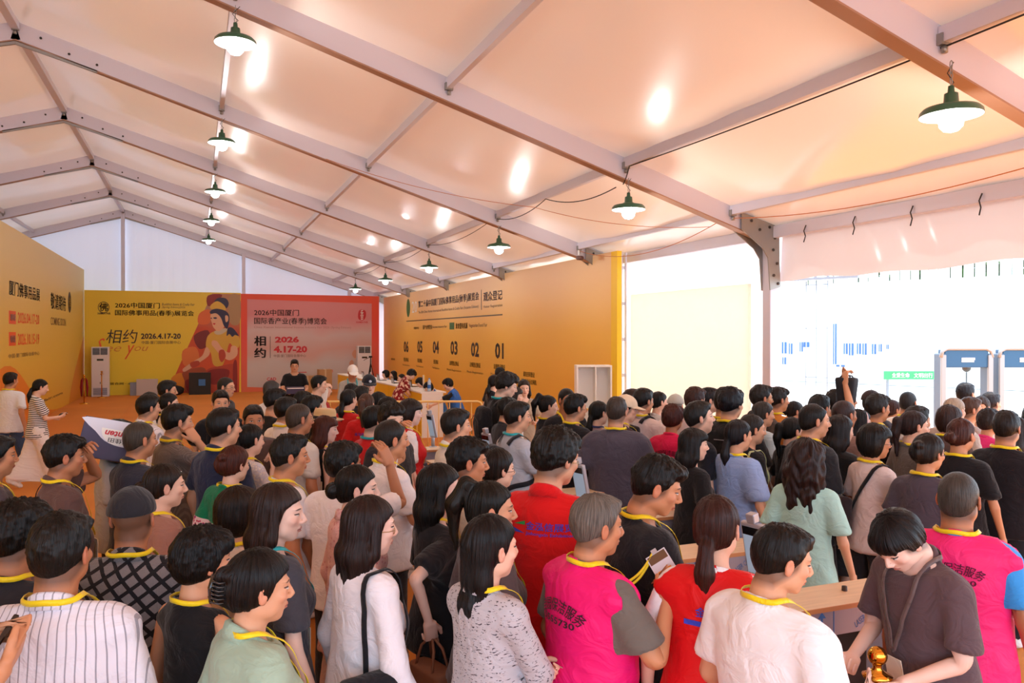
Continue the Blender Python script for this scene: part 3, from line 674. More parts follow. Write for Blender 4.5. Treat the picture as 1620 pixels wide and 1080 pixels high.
def body_mesh(sex, lod):
    g = FIG[sex]; hs, bs, fs = ((.0052, .019, .0052), (.0085, .032, .0085))[lod]
    ax = axis((-.31, -.225, fs), (-.225, -.088, bs), (-.088, .088, hs), (.088, .225, bs), (.225, .31, fs))
    ay = axis((-.15, -.09, bs), (-.09, .125, hs*1.05), (.125, .18, bs))
    az = axis((-.01, .62, bs*1.1), (.62, .69, bs), (.69, .88, fs), (.88, 1.47, bs), (1.47, 1.73, hs))
    parts = [((-.11, -.14, 1.40), (.11, .14, 1.74), g['head']), ((-.26, -.16, .76), (.26, .17, 1.53), g['torso'])]
    for m in (0, 1):
        f = (lambda h: (lambda P: h(flip(P)))) if m else (lambda h: h)
        def b(lo, hi): return ((-hi[0], lo[1], lo[2]), (-lo[0], hi[1], hi[2])) if m else (lo, hi)
        parts.append((*b((.12, -.12, .72), (.33, .12, 1.46)), f(g['arm'])))
        parts.append((*b((.0, -.13, -.02), (.20, .19, 1.02)), f(g['leg'])))
    base = bounded(parts, .016)
    hp = [((.22, -.06, .66), (.32, .12, .88), g['hand']), ((-.32, -.06, .66), (-.22, .12, .88), lambda P: g['hand'](flip(P)))]
    hf = bounded(hp, .001)
    return nets(lambda P: np.minimum(base(P), hf(P)), ax, ay, az)

# ---- skinning
def rot(axis_, a):
    c, s = math.cos(a), math.sin(a); return {'x': np.array([[1,0,0],[0,c,-s],[0,s,c]]), 'y': np.array([[c,0,s],[0,1,0],[-s,0,c]]), 'z': np.array([[c,-s,0],[s,c,0],[0,0,1]])}[axis_]
def align(a, b):
    a = a/np.linalg.norm(a); b = b/np.linalg.norm(b); v = np.cross(a, b); c = a@b
    if c < -.9999: return rot('x', PI)
    K_ = np.array([[0,-v[2],v[1]],[v[2],0,-v[0]],[-v[1],v[0],0]]); return np.eye(3)+K_+K_@K_/(1+c)
def about(R_, p): p = np.array(p, float); M_ = np.eye(4); M_[:3,:3] = R_; M_[:3,3] = p-R_@p; return M_
def j_(n, side=1): p = np.array(J[n], float); p[0] *= side; return p
def pose_bones(ps):
    """ps: head=(yaw,pitch,roll) deg, lean, twist, ra/la = wrist target or None, rp/lp = elbow pole, rt/lt = forearm twist, curl, legs"""
    D = math.radians; B = {}
    ch = about(rot('x', -D(ps.get('lean', 0)))@rot('z', -D(ps.get('twist', 0))), J['wai']); B['pel'] = np.eye(4); B['che'] = ch
    hy, hp_, hr_ = ps.get('head', (0, 0, 0))
    B['hea'] = ch@about(rot('z', -D(hy))@rot('x', D(hp_))@rot('y', D(hr_)), J['nek'])
    B['nec'] = ch@about(rot('z', -D(hy*.5))@rot('x', D(hp_*.5)), J['nek'])
    for sd, s in (('r', 1), ('l', -1)):
        S, E_, W_ = j_('sho', s), j_('elb', s), j_('wri', s)
        tgt = ps.get(sd+'a')
        if tgt is None:
            sw = ps.get('sw', 0)*s; Ru = rot('x', D(sw))@rot('y', D(ps.get('abd', 2))*-s); Rf = rot('x', D(10+abs(sw)*.6))
            U = ch@about(Ru, S); Fo = U@about(Rf, E_)
        else:
            T = np.array(tgt, float); T[0] *= s; pole = np.array(ps.get(sd+'p', (.45, -.25, .9)), float); pole[0] *= s
            Ci = np.linalg.inv(ch); T = (Ci@np.append(T, 1))[:3] if ps.get('world') else T
            l1, l2 = np.linalg.norm(E_-S), np.linalg.norm(W_-E_); d = T-S; L_ = min(np.linalg.norm(d), (l1+l2)*.995); d = d/np.linalg.norm(d)
            ca = (l1*l1+L_*L_-l2*l2)/(2*l1*L_); sa = math.sqrt(max(0, 1-ca*ca)); pv = pole-S; pv = pv-d*(pv@d); pv /= np.linalg.norm(pv)
            En = S+(d*ca+pv*sa)*l1; Wn = S+d*L_
            Ru = align(E_-S, En-S); U = ch@about(Ru, S); dl = Ru.T@(Wn-En)
            ax_ = (W_-E_)/np.linalg.norm(W_-E_); tw = D(ps.get(sd+'t', 0))*s
            K_ = np.array([[0,-ax_[2],ax_[1]],[ax_[2],0,-ax_[0]],[-ax_[1],ax_[0],0]]); Rt = np.eye(3)+math.sin(tw)*K_+(1-math.cos(tw))*K_@K_
            Fo = U@about(align(W_-E_, dl)@Rt, E_)
        B[sd+'u'] = U; B[sd+'f'] = Fo
        wb = ps.get(sd+'w', (0, 0)); H_ = Fo@about(rot('x', D(wb[0]))@rot('y', D(wb[1])*s), W_); B[sd+'h'] = H_
        cu = D(ps.get('curl', 22) if tgt is None else ps.get(sd+'c', ps.get('curl', 45)))
        k1 = H_@about(rot('y', cu*s), (.268*s, 0, .772)); B[sd+'1'] = k1; B[sd+'2'] = k1@about(rot('y', cu*1.1*s), (.268*s, 0, .735))
        lg = ps.get('legs', (0, 0)); a, kb = (lg[:2] if s > 0 else lg[2:]) if len(lg) == 4 else lg
        Tt = about(rot('x', D(a)), j_('hip', s)); B[sd+'t'] = Tt; B[sd+'s'] = Tt@about(rot('x', -D(kb)), j_('kne', s))
    return B
NB = ['pel', 'che', 'nec', 'hea']+[a+b for a in 'rl' for b in 'ufh12ts']
def weights(V, comp):
    """comp: dict comp-name -> weight array (sums to 1); spreads each over its bones"""
    z = V[:, 2]; Wt = np.zeros((len(V), len(NB)), f32)
    def put(n, a): Wt[:, NB.index(n)] += a
    if 'tor' in comp: c = comp['tor']; t = sst(.92, 1.16, z); put('pel', c*(1-t)); put('che', c*t)
    if 'hip' in comp: put('pel', comp['hip'])
    if 'bust' in comp: put('che', comp['bust'])
    if 'hea' in comp:
        c = comp['hea']; t = sst(1.465, 1.545, z+.35*(V[:, 1]-.0).clip(0, .1)); u = sst(1.41, 1.48, z); put('hea', c*t); put('nec', c*(1-t)*u); put('che', c*(1-t)*(1-u))
    if 'hair' in comp:
        c = comp['hair']; t = sst(1.26, 1.52, z); put('hea', c*t); put('che', c*(1-t))
    if 'top' in comp: put('hea', comp['top'])
    for s in 'rl':
        k = 'arm'+s
        if k in comp:
            c = comp[k]; h = sst(1.10+.045, 1.10-.045, z); put(s+'u', c*(1-h)); w_ = sst(.885, .845, z); put(s+'f', c*h*(1-w_))
            th = (V[:, 1] > .0605).astype(f32); a = sst(.782, .764, z)*(1-th); b = sst(.742, .726, z)*(1-th)
            put(s+'h', c*h*w_*(1-a)); put(s+'1', c*h*w_*a*(1-b)); put(s+'2', c*h*w_*a*b)
        k = 'leg'+s
        if k in comp:
            c = comp[k]; p = sst(.80, .97, z); h = sst(.53, .43, z); put('pel', c*p); put(s+'t', c*(1-p)*(1-h)); put(s+'s', c*(1-p)*h)
    return Wt/np.maximum(Wt.sum(1, keepdims=True), 1e-6)
def softpick(D_, tau):
    k = list(D_); A = np.stack([D_[q] for q in k]); A = A-A.min(0); W_ = np.exp(-A/tau); W_ /= W_.sum(0); return dict(zip(k, W_))
def comps_body(V, sex):
    g = FIG[sex]; P = (V[:, 0], V[:, 1], V[:, 2]); Pf = flip(P)
    arm = lambda Q: np.minimum(g['arm'](Q), g['hand'](Q))
    return softpick(dict(hea=g['head'](P), tor=g['torso'](P), armr=arm(P), arml=arm(Pf), legr=g['leg'](P), legl=g['leg'](Pf)), .012)
def skin(V, Wt, B):
    M_ = np.stack([B[n][:3] for n in NB]); Vh = np.concatenate([V, np.ones((len(V), 1))], 1)
    out = np.zeros_like(V)
    for i in range(len(NB)):
        m = Wt[:, i] > 1e-4
        if m.any(): out[m] += Wt[m, i:i+1]*(Vh[m]@M_[i].T)
    return out
class Tpl:
    """rest mesh + weights; made once, posed per person"""
    def __init__(s, V, Q, Wt): s.V, s.Q, s.W = V, Q, Wt.astype(f32)
_tpl = {}
def vnormals(V, Q):
    n = np.cross(V[Q[:, 2]]-V[Q[:, 0]], V[Q[:, 3]]-V[Q[:, 1]]) if Q.shape[1] == 4 else np.cross(V[Q[:, 1]]-V[Q[:, 0]], V[Q[:, 2]]-V[Q[:, 0]]); N_ = np.zeros_like(V)
    for k in range(Q.shape[1]): np.add.at(N_, Q[:, k], n)
    return N_/(np.linalg.norm(N_, axis=1, keepdims=True)+1e-9)
def thin_out(V, Q, ratio):
    me = bpy.data.meshes.new('t'); me.from_pydata(V.tolist(), [], Q.tolist()); ob = bpy.data.objects.new('t', me); COL.objects.link(ob)
    md = ob.modifiers.new('d', 'DECIMATE'); md.ratio = ratio; md.use_collapse_triangulate = True
    ev = ob.evaluated_get(bpy.context.evaluated_depsgraph_get()); m2 = ev.to_mesh(); n = len(m2.vertices); V2 = np.zeros(n*3, f32); m2.vertices.foreach_get('co', V2)
    Q2 = np.zeros(len(m2.polygons)*3, np.int32); m2.loops.foreach_get('vertex_index', Q2); ev.to_mesh_clear(); bpy.data.objects.remove(ob); bpy.data.meshes.remove(me)
    return V2.reshape(-1, 3).astype(float), Q2.reshape(-1, 3)
def T_body(sex, lod, top=None, bot='trousers'):
    bare = bot in ('shorts', 'skirt'); k = ('body', sex, lod, top, bare)
    if k not in _tpl:
        if top is None: V, Q = thin_out(*body_mesh(sex, lod), (.30, .26)[lod]); _tpl[k] = Tpl(V, Q, weights(V, comps_body(V, sex)))
        else: # what a top hides sits a little deeper, so that cloth never lets skin through at a bent joint
            T = T_body(sex, lod); V = T.V; tor, slv = top_fn(sex, top); P = (V[:, 0], V[:, 1], V[:, 2]); d = tor(P)
            if top not in ('vest', 'tank'): d = np.minimum(d, np.minimum(slv(P), slv(flip(P))))
            sl = TOPS[top][1]; m = sst(.006, -.005, d)*np.where((V[:, 2] < sl+.05) & (abs(V[:, 0]) > .2), sst(sl, sl+.05, V[:, 2]), 1)*sst(1.475, 1.45, V[:, 2])
            if not bare: m = np.maximum(m, sst(.10, .16, V[:, 2])*sst(1.02, .98, V[:, 2])*(abs(V[:, 0]) < .215))
            T2 = Tpl(V-vnormals(V, T.Q)*(.015*m)[:, None], T.Q, T.W); T2.V0 = V; _tpl[k] = T2
    return _tpl[k]

# ---- tops
TOPS = dict(  # hem height, sleeve end z, looseness, sleeve radius, collar, neck half-width
    tee=(.80, 1.17, .024, .068, 0, .074), big=(.72, 1.12, .045, .082, 0, .076), polo=(.80, 1.17, .026, .068, 1, .072), shirt=(.78, .875, .032, .064, 1, .072),
    sshirt=(.78, 1.15, .034, .074, 1, .072), vest=(.74, 1.32, .030, .074, 0, .080), tank=(.84, 1.36, .006, .045, 0, .10), dress=(.48, 1.17, .022, .066, 0, .085),
    jacket=(.74, .88, .040, .064, 1, .074), puff=(.80, 1.14, .040, .088, 0, .078), longdress=(.46, .98, .03, .062, 0, .085))
def top_fn(sex, kind, plain=False):
    hem, sl, lo, sr, col, nk = TOPS[kind]; g = FIG[sex]; F = g['F']; W = g['W']
    fl = .035 if 'dress' in kind else (.012 if F else 0)
    zs = [.3, hem, 1.0, 1.10, 1.25, 1.36, 1.44]
    bx = np.array([.19+fl*2, .182+fl, (.152 if F else .164), (.134 if F else .154), .160*W+.004, .165*W, .13])+lo
    by = np.array([.142+fl*2, .140+fl, .118, .106, .112, .088, .075])+lo*.9; cyy = np.array([-.005, -.005, 0, .002, -.003 if not F else .012, -.012, -.02])
    def tor(P):
        d = prof(P, zs, bx, by, cyy); Q = mirror(P); d = smax(d, P[2]-1.44, .05)
        d = smin(d, seg(Q, (0, -.012, 1.372), (.168*W, -.012, 1.375), .066+lo*.35, .058+lo*.35), .035)
        d = smin(d, seg(Q, (.01, -.036, 1.462), (.15*W, -.018, 1.408), .042, .036+lo*.2), .025)
        d = smin(d, seg(P, (0, -.030, 1.38), (0, -.026, 1.478), .082, .074), .02)
        if F: d = smin(d, ell(Q, (.066, .090, 1.225), (.062+lo*.4, .052+lo*.4, .062)), .04)
        else: d = smin(d, ell(P, (0, .03, 1.08), (.13, .105+lo, .14)), .05)
        if not plain: # neck opening, lower in front
            n = np.sqrt((P[0]/nk)**2+((P[1]+.012-.35*(nk-.07))/(nk*1.02))**2)-1; zz = P[2]-(1.468-.9*(P[1]+.04).clip(0, .2))
            d = smax(d, -np.maximum(n*nk, -zz), .006); d = smax(d, (P[2]-(1.484-.42*(P[1]+.08)))*.9, .004)
        if kind == 'tank' or kind == 'vest': d = smax(d, seg(Q, (.218*W+.0, -.0, 1.30), (.205*W, -.012, 1.44), .05 if kind == 'tank' else .035, .04)*-1, .01)
        return smax(d, hem-P[2], .006)
    s, e, w_ = J['sho'], J['elb'], J['wri']; s = (s[0]*(.9 if F else 1), s[1], s[2])
    def slv(P):
        r1 = sr-.004; 
        d = seg(P, (s[0]-.012, s[1], s[2]-.006), e, r1*.95, sr*(1.08 if sl > 1.0 else .80))
        if sl < 1.10: d = smin(d, seg(P, e, w_, sr*.80, sr*.62), .03)
        if kind == 'puff': d = smin(d, seg(P, (s[0]+.01, s[1], 1.30), (e[0], e[1], 1.18), .075, .080), .03)
        nz = np.array(s)-np.array(e if sl > 1.1 else w_); nz = nz/np.linalg.norm(nz)
        cut = (sl-P[2]) if sl > 1.0 else (sl-P[2])
        return smax(d, cut, .006)
    return tor, slv
def garment_grid(lod, hem, arms=True):
    st = (.016, .028)[lod]; xr = .36
    return axis((-xr, xr, st)), axis((-.24, .26, st)), axis((hem-.04, 1.52, st*1.05))
def folds(V, N_, amp, seed=0, lod=0):
    x, y, z = V.T; th = np.arctan2(x, y)
    a = vnoise(np.stack([x*11+seed, y*11, z*5+3*np.sin(x*6+seed)], 1)); b = vnoise(np.stack([x*22, y*22+seed, z*9+4*x], 1))
    rdg = 1-np.abs(vnoise(np.stack([x*8+z*4, y*8+seed, z*7-x*5], 1)))*2
    w_ = .5+1.2*sst(1.3, .95, z)
    d = amp*(a*.55+b*.3+rdg*.45)*w_
    return V+N_*d[:, None]
def T_top(sex, kind, lod):
    k = ('top', sex, kind, lod)
    if k not in _tpl:
        tor, slv = top_fn(sex, kind); hem = TOPS[kind][0]
        noslv = kind in ('vest', 'tank')
        parts = [((-.34, -.24, hem-.05), (.34, .26, 1.53), tor)]
        if not noslv: parts += [((.08, -.14, .84), (.36, .14, 1.47), slv), ((-.36, -.14, .84), (-.08, .14, 1.47), lambda P: slv(flip(P)))]
        V, Q = nets(bounded(parts, .022), *garment_grid(lod, hem))
        P = (V[:, 0], V[:, 1], V[:, 2]); D_ = dict(tor=tor(P))
        if not noslv: D_.update(armr=slv(P), arml=slv(flip(P)))
        cw = softpick(D_, .014)
        if 'dress' in kind: t = cw.pop('tor'); lo_ = sst(.98, .9, V[:, 2]); cw['hip'] = t*lo_; cw['tor'] = t*(1-lo_)
        Wt = weights(V, cw)
        V = folds(V, vnormals(V, Q), .0088 if kind not in ('vest', 'tank') else .005, len(_tpl)*3.1, lod)
        _tpl[k] = Tpl(V, Q, Wt)
    return _tpl[k]
BOT = dict(trousers=(.06, .012), shorts=(.50, .03), wide=(.05, .05), jeans=(.05, .008), skirt=(.45, .05), cropped=(.2, .02))
def T_bot(sex, kind, lod):
    k = ('bot', sex, kind, lod)
    if k not in _tpl:
        end, lo = BOT[kind]; g = FIG[sex]; F = g['F']
        def hip(P): return smax(smax(ell(P, (0, -.006, .93), (.164+lo*.4, .118+lo*.3, .15)), P[2]-1.04, .01), .80-P[2], .02)
        def leg(P):
            d = smin(seg(P, J['hip'], J['kne'], .092+lo*.5, .064+lo), seg(P, J['kne'], (.09, -.02, .05), .064+lo, .052+lo), .04)
            return smax(d, end-P[2], .006)
        if kind == 'skirt':
            def sk(P): return smax(smax(prof(P, [.3, .45, .95, 1.04], np.array([.27, .25, .17, .145]), np.array([.2, .19, .13, .11]), [0, 0, 0, 0]), P[2]-1.04, .01), end-P[2], .006)
            parts = [((-.3, -.25, .4), (.3, .25, 1.08), sk)]
        else: parts = [((-.3, -.2, .7), (.3, .2, 1.1), hip), ((-.0, -.2, 0), (.3, .2, 1.04), leg), ((-.3, -.2, 0), (.0, .2, 1.04), lambda P: leg(flip(P)))]
        st = (.024, .034)[lod]
        V, Q = nets(bounded(parts, .03), axis((-.3, .3, st)), axis((-.24, .24, st)), axis((end-.03, 1.08, st*1.3)))
        P = (V[:, 0], V[:, 1], V[:, 2])
        Wt = weights(V, dict(hip=np.ones(len(V)))) if kind == 'skirt' else weights(V, softpick(dict(hip=hip(P), legr=leg(P), legl=leg(flip(P))), .02))
        V = folds(V, vnormals(V, Q), .006, 3, lod); _tpl[k] = Tpl(V, Q, Wt)
    return _tpl[k]
def T_shoe(side, lod):
    k = ('shoe', side)
    if k not in _tpl:
        def sh(P):
            P = P if side == 'r' else flip(P)
            d = smin(seg(P, (.092, -.05, .045), (.10, .14, .035), .046, .038), seg(P, (.091, -.03, .05), (.091, -.03, .09), .045, .044), .02)
            return smax(smax(d, -P[2]-.003, .004), P[2]-.11, .01)
        xs = axis((.03, .16, .021)) if side == 'r' else axis((-.16, -.03, .021))
        V, Q = nets(sh, xs, axis((-.12, .20, .027)), axis((-.02, .13, .02)))
        _tpl[k] = Tpl(V, Q, weights(V, {'leg'+side: np.ones(len(V))}))
    return _tpl[k]

# ---- hair, in head coordinates
def hairline(y, front, side=-.025, nape=-.075): return np.interp(y, [-.12, -.085, -.03, .012, .035, .06, .10], [nape, nape, side-.015, side, .028, front-.012, front])
def hair_fn(st):
    def H_(P): return (P[0]-HC[0], P[1]-HC[1], P[2]-HC[2])
    def cap(P, t=(.010, .012, .016), front=.066, side=-.025, nape=-.075, up=0):
        d = ell(P, (0, -.015, .035+up/2), (.074+t[0], .094+t[1], .083+t[2]+up/2)); d = smin(d, ell(P, (0, -.045, -.02), (.062+t[0]*.8, .055+t[1]*.7, .06)), .03)
        z = hairline(P[1], front, side, nape).astype(f32); return smax(d, (z-P[2])*.85, .010)
    def fade(P, d): return d+.0075*sst(.025, -.055, P[2])
    def f(P):
        P = H_(P); Q = mirror(P)
        if st == 'short':
            d = fade(P, cap(P, (.007, .012, .018))); d = smin(d, ell(P, (0, .018, .088), (.066, .075, .036)), .02); d = smin(d, ell(P, (.012, .062, .088), (.050, .032, .024)), .016); return d
        if st == 'crop': return smin(fade(P, cap(P, (.008, .010, .012), .070)), ell(P, (0, .03, .092), (.058, .056, .028)), .02)
        if st == 'buzz': return cap(P, (.004, .004, .005), .074, -.02)
        if st == 'flat': return smin(fade(P, cap(P, (.008, .010, .012), .074)), box_(P, (0, .01, .098), (.055, .07, .022), .02), .02)
        if st == 'fluffy':
            d = fade(P, cap(P, (.016, .020, .024), .066, -.02, -.07)); return smin(d, ell(P, (.0, .045, .085), (.068, .052, .040)), .02)
        if st == 'fringe':
            d = cap(P, (.018, .018, .020), .060, -.02, -.07, 0); return smin(d, smax(ell(P, (0, .040, .055), (.080, .062, .058)), .036-P[2], .008), .015)
        if st == 'thin': return smax(cap(P, (.006, .008, .007), .080, -.03, -.08), -ell(P, (0, .06, .13), (.052, .05, .05)), .01)
        if st == 'bald': return smax(cap(P, (.005, .006, .006), .080, -.03, -.08), -ell(P, (0, .02, .14), (.062, .09, .075)), .01)
        if st == 'bob':
            d = cap(P, (.020, .022, .020), .060, -.03, -.09); d = smin(d, smax(ell(P, (0, -.03, -.02), (.094, .088, .10)), np.maximum(P[1]-.030-.25*(P[2]+.02), -P[2]-.115), .01), .02)
            return smin(d, smax(ell(P, (0, .040, .058), (.078, .060, .056)), .040-P[2], .008), .015)
        if st == 'pixie':
            d = cap(P, (.020, .022, .024), .056, -.045, -.085); return smin(d, ell(P, (.012, .048, .075), (.072, .050, .044)), .02)
        if st == 'long' or st == 'longfringe':
            d = cap(P, (.014, .015, .014), .066, -.04, -.10)
            d = smin(d, smax(ell(P, (0, -.055, -.10), (.092, .062, .20)), P[1]-.0, .02), .02)
            d = smin(d, seg(Q, (.074, -.005, .03), (.086, -.008, -.09), .020, .024), .015); d = smin(d, seg(Q, (.080, -.02, -.08), (.084, -.045, -.24), .026, .014), .02)
            d = smin(d, seg(Q, (.03, -.085, -.1), (.045, -.09, -.33), .045, .016), .03)
            if st == 'longfringe': d = smin(d, smax(ell(P, (0, .040, .058), (.078, .062, .056)), .042-P[2], .008), .015)
            return d
        if st == 'wavy':
            d = cap(P, (.022, .024, .022), .062, -.04, -.10)
            d = smin(d, smax(ell(P, (0, -.055, -.11), (.125, .085, .22)), P[1]-.02, .03), .03); d = smin(d, seg(Q, (.084, .0, .02), (.10, -.015, -.20), .026, .03), .02); return smin(d, seg(Q, (.04, -.08, -.2), (.05, -.09, -.34), .06, .02), .03)
        d = cap(P, (.008, .012, .010), .070, -.035, -.075)
        if st == 'pony': # mid-height ponytail
            d = smin(d, seg(P, (0, -.10, .045), (0, -.135, .035), .020, .030), .012); d = smin(d, seg(P, (0, -.135, .035), (0, -.145, -.06), .032, .032), .02); return smin(d, seg(P, (0, -.145, -.06), (.01, -.13, -.24), .032, .010), .02)
        if st == 'lowpony':
            d = smin(d, seg(P, (0, -.085, -.035), (0, -.11, -.055), .026, .020), .02); d = smin(d, seg(P, (0, -.11, -.055), (0, -.122, -.15), .026, .034), .015); return smin(d, seg(P, (0, -.122, -.15), (.0, -.108, -.27), .034, .012), .02)
        if st == 'highpony':
            d = smin(d, seg(P, (0, -.07, .10), (0, -.12, .11), .020, .028), .012); d = smin(d, seg(P, (0, -.12, .11), (0, -.165, .02), .030, .032), .02); return smin(d, seg(P, (0, -.165, .02), (0, -.15, -.18), .032, .010), .02)
        if st == 'bun': return smin(d, ell(P, (0, -.128, -.012), (.044, .034, .042)), .006)
        if st == 'highbun': return smin(d, ell(P, (0, -.095, .085), (.044, .040, .036)), .006)
        if st == 'updo': return smin(smin(cap(P, (.015, .016, .018), .066, -.035, -.075), ell(P, (0, -.112, .01), (.048, .042, .062)), .015), ell(P, (.022, -.12, .055), (.032, .034, .03)), .008)
        if st == 'sidetail': # small gathered tail low on the nape
            return smin(d, seg(P, (0, -.09, -.03), (.0, -.14, -.07), .03, .018), .015)
        if st == 'halfup':
            d = cap(P, (.012, .014, .014), .068, -.04, -.10); d = smin(d, smax(ell(P, (0, -.06, -.11), (.080, .056, .22)), P[1]+.01, .02), .02)
            d = smin(d, ell(P, (0, -.11, .025), (.03, .022, .022)), .015); d = smin(d, seg(Q, (.02, -.09, -.2), (.03, -.085, -.37), .045, .014), .03); return d
        return d
    return f
LONGH = ('long', 'longfringe', 'wavy', 'halfup', 'lowpony', 'pony', 'highpony')
def T_hair(st, lod):
    k = ('hair', st, lod)
    if k not in _tpl:
        s = (.0058, .0095)[lod]; lo = -.42 if st in LONGH else -.14
        V, Q = nets(hair_fn(st), axis((-.15, .15, s)), axis((HC[1]-.22, HC[1]+.13, s)), axis((HC[2]+lo, HC[2]+.17, s*(1.5 if st in LONGH else 1))))
        N_ = vnormals(V, Q); p = V-HC; th = np.arctan2(p[:, 0], -p[:, 1]-.02)
        ph = np.arctan2(p[:, 0], p[:, 1]+.035); cx_, sx_ = np.cos(ph), np.sin(ph); rr = np.sqrt(p[:, 0]**2+(p[:, 1]+.035)**2)
        if st in ('short', 'crop', 'fluffy', 'pixie', 'flat'): # tufts running out from the crown
            q = .8*vnoise(np.stack([sx_*5, cx_*5, p[:, 2]*22+rr*12], 1))+.9*vnoise(np.stack([sx_*14, cx_*14, p[:, 2]*30+rr*26], 1))+.6*vnoise(p*100)
            q = q*sst(-.09, .02, p[:, 2])*(1+.8*sst(.07, .12, p[:, 2])); amp = dict(crop=.0026, flat=.004, fluffy=.0055, pixie=.005, updo=.005).get(st, .0042)
        elif st == 'wavy': q = np.sin(p[:, 2]*60+np.sin(th*6)*2+th*3)*.6+vnoise(np.stack([th*6, p[:, 2]*14, p[:, 0]*0], 1)); amp = .009
        elif st in ('buzz', 'thin', 'bald'): q = vnoise(p*120); amp = .0009
        else: q = vnoise(np.stack([sx_*9, cx_*9, p[:, 2]*5], 1))+.8*vnoise(np.stack([sx_*20, cx_*20, p[:, 2]*7+3], 1)); amp = .0046
        V = V+N_*(q*amp)[:, None]
        if st in ('long', 'longfringe', 'halfup', 'lowpony', 'pony', 'highpony'):
            t = sst(-.12, -.36, p[:, 2]); V = V+np.stack([np.sin(th*7)*.012*t, np.cos(p[:, 2]*18)*.006*t, vnoise(np.stack([th*12, th*0, th*0], 1))*.035*t], 1)
        _tpl[k] = Tpl(V, Q, weights(V, {('hair' if st in ('long', 'longfringe', 'wavy', 'halfup') else 'top'): np.ones(len(V))}))
    return _tpl[k]
# ---- ribbons that follow a top
def surf_fn(sex, kind):
    tor, slv = top_fn(sex, kind, True); return lambda P: smin(tor(P), FIG[sex]['torso'](P), .01)
def project(V, fn, off):
    V = V.copy(); e = .002
    for _ in range(7):
        P = (V[:, 0], V[:, 1], V[:, 2]); d = fn(P)
        g = np.stack([fn((P[0]+e, P[1], P[2]))-d, fn((P[0], P[1]+e, P[2]))-d, fn((P[0], P[1], P[2]+e))-d], 1); g /= np.linalg.norm(g, axis=1, keepdims=True)+1e-9
        V -= g*((d-off)*.8)[:, None]
    return V, g
from mathutils.bvhtree import BVHTree
_bvh = {}
def bvh_of(sex, kind):
    if (sex, kind) not in _bvh: T = T_top(sex, kind, 0); _bvh[(sex, kind)] = BVHTree.FromPolygons([tuple(v) for v in T.V], [tuple(int(i) for i in q) for q in T.Q])
    return _bvh[(sex, kind)]
def ribbon(path, width, fn, off=.006, n=60, closed=True, th=.0018, bvh=None):
    P = np.array(path, float); m = len(P); seq = [P[(i) % m] for i in range(m+(1 if closed else 0))]; seq = np.array(seq)
    d = np.r_[0, np.cumsum(np.linalg.norm(np.diff(seq, axis=0), axis=1))]; t = np.linspace(0, d[-1], n+1)
    C_ = np.stack([np.interp(t, d, seq[:, i]) for i in range(3)], 1)
    for _ in range(3): C_[1:-1] = (C_[:-2]+2*C_[1:-1]+C_[2:])/4
    C_, g = project(C_, fn, off)
    if closed: C_ = C_[:-1]; g = g[:-1]; T_ = np.roll(C_, -1, 0)-np.roll(C_, 1, 0)
    else: T_ = np.gradient(C_, axis=0)
    T_ /= np.linalg.norm(T_, axis=1, keepdims=True)+1e-9; S_ = np.cross(T_, g); S_ /= np.linalg.norm(S_, axis=1, keepdims=True)+1e-9
    if bvh is not None:
        for i in range(len(C_)):
            l_, n_, _, dd = bvh.find_nearest(Vector(C_[i]));
            if l_ is not None:
                h_ = (Vector(C_[i])-l_).dot(n_)
                if h_ < .005 and dd < .06: C_[i] = np.array(l_+n_*.005)
        k_ = len(C_); A = np.roll(C_, 1, 0); B2 = np.roll(C_, -1, 0)
        if closed: C_ = (A+2*C_+B2)/4+g*.0015
    rows = [C_-S_*width/2, C_+S_*width/2, C_+S_*width/2+g*th, C_-S_*width/2+g*th]; V = np.stack(rows, 1).reshape(-1, 3); k = len(C_); Q = []
    for i in range(k if closed else k-1):
        j = (i+1) % k
        for a in range(4): b = (a+1) % 4; Q.append((i*4+a, j*4+a, j*4+b, i*4+b))
    return V, np.array(Q)
def T_lan(sex, kind):
    k = ('lan', sex, kind)
    if k not in _tpl:
        path = [(0, -.085, 1.485), (.055, -.06, 1.475), (.082, 0, 1.435), (.072, .06, 1.375), (.045, .13, 1.27), (.018, .16, 1.17), (.004, .17, 1.10), (-.004, .17, 1.10), (-.018, .16, 1.17), (-.045, .13, 1.27), (-.072, .06, 1.375), (-.082, 0, 1.435), (-.055, -.06, 1.475)]
        V, Q = ribbon(path, .019, surf_fn(sex, kind), .010 if TOPS[kind][4] else .008, 72, bvh=bvh_of(sex, kind))
        _tpl[k] = Tpl(V, Q, weights(V, dict(bust=np.ones(len(V)))))
    return _tpl[k]
def T_collar(sex, kind):
    k = ('collar', sex, kind)
    if k not in _tpl:
        lo = TOPS[kind][2]; pf = [(.0, -.012), (-.012, .030), (-.004, .036), (.006, .030), (.020, -.014), (.012, -.018)]; vs = []; n = 36
        for i in range(n):
            a = 2*PI*i/n; fr_ = max(0, math.cos(a)); z0 = 1.478-.072*(1+math.cos(a))**1.15/2.2*1.3
            gap = .0 if abs(math.sin(a)) > .15 or math.cos(a) < 0 else -.006
            for dr, dz in pf: r = .068+dr*1.1+.016*fr_; vs.append((math.sin(a)*r*1.02, -.018+math.cos(a)*r*1.05, z0+dz+gap*3))
        m = len(pf); Q = np.array([(i*m+j, ((i+1) % n)*m+j, ((i+1) % n)*m+(j+1) % m, i*m+(j+1) % m) for i in range(n) for j in range(m)])
        V = np.array(vs); _tpl[k] = Tpl(V, Q, weights(V, dict(bust=np.full(len(V), .75), top=np.full(len(V), .0))))
    return _tpl[k]
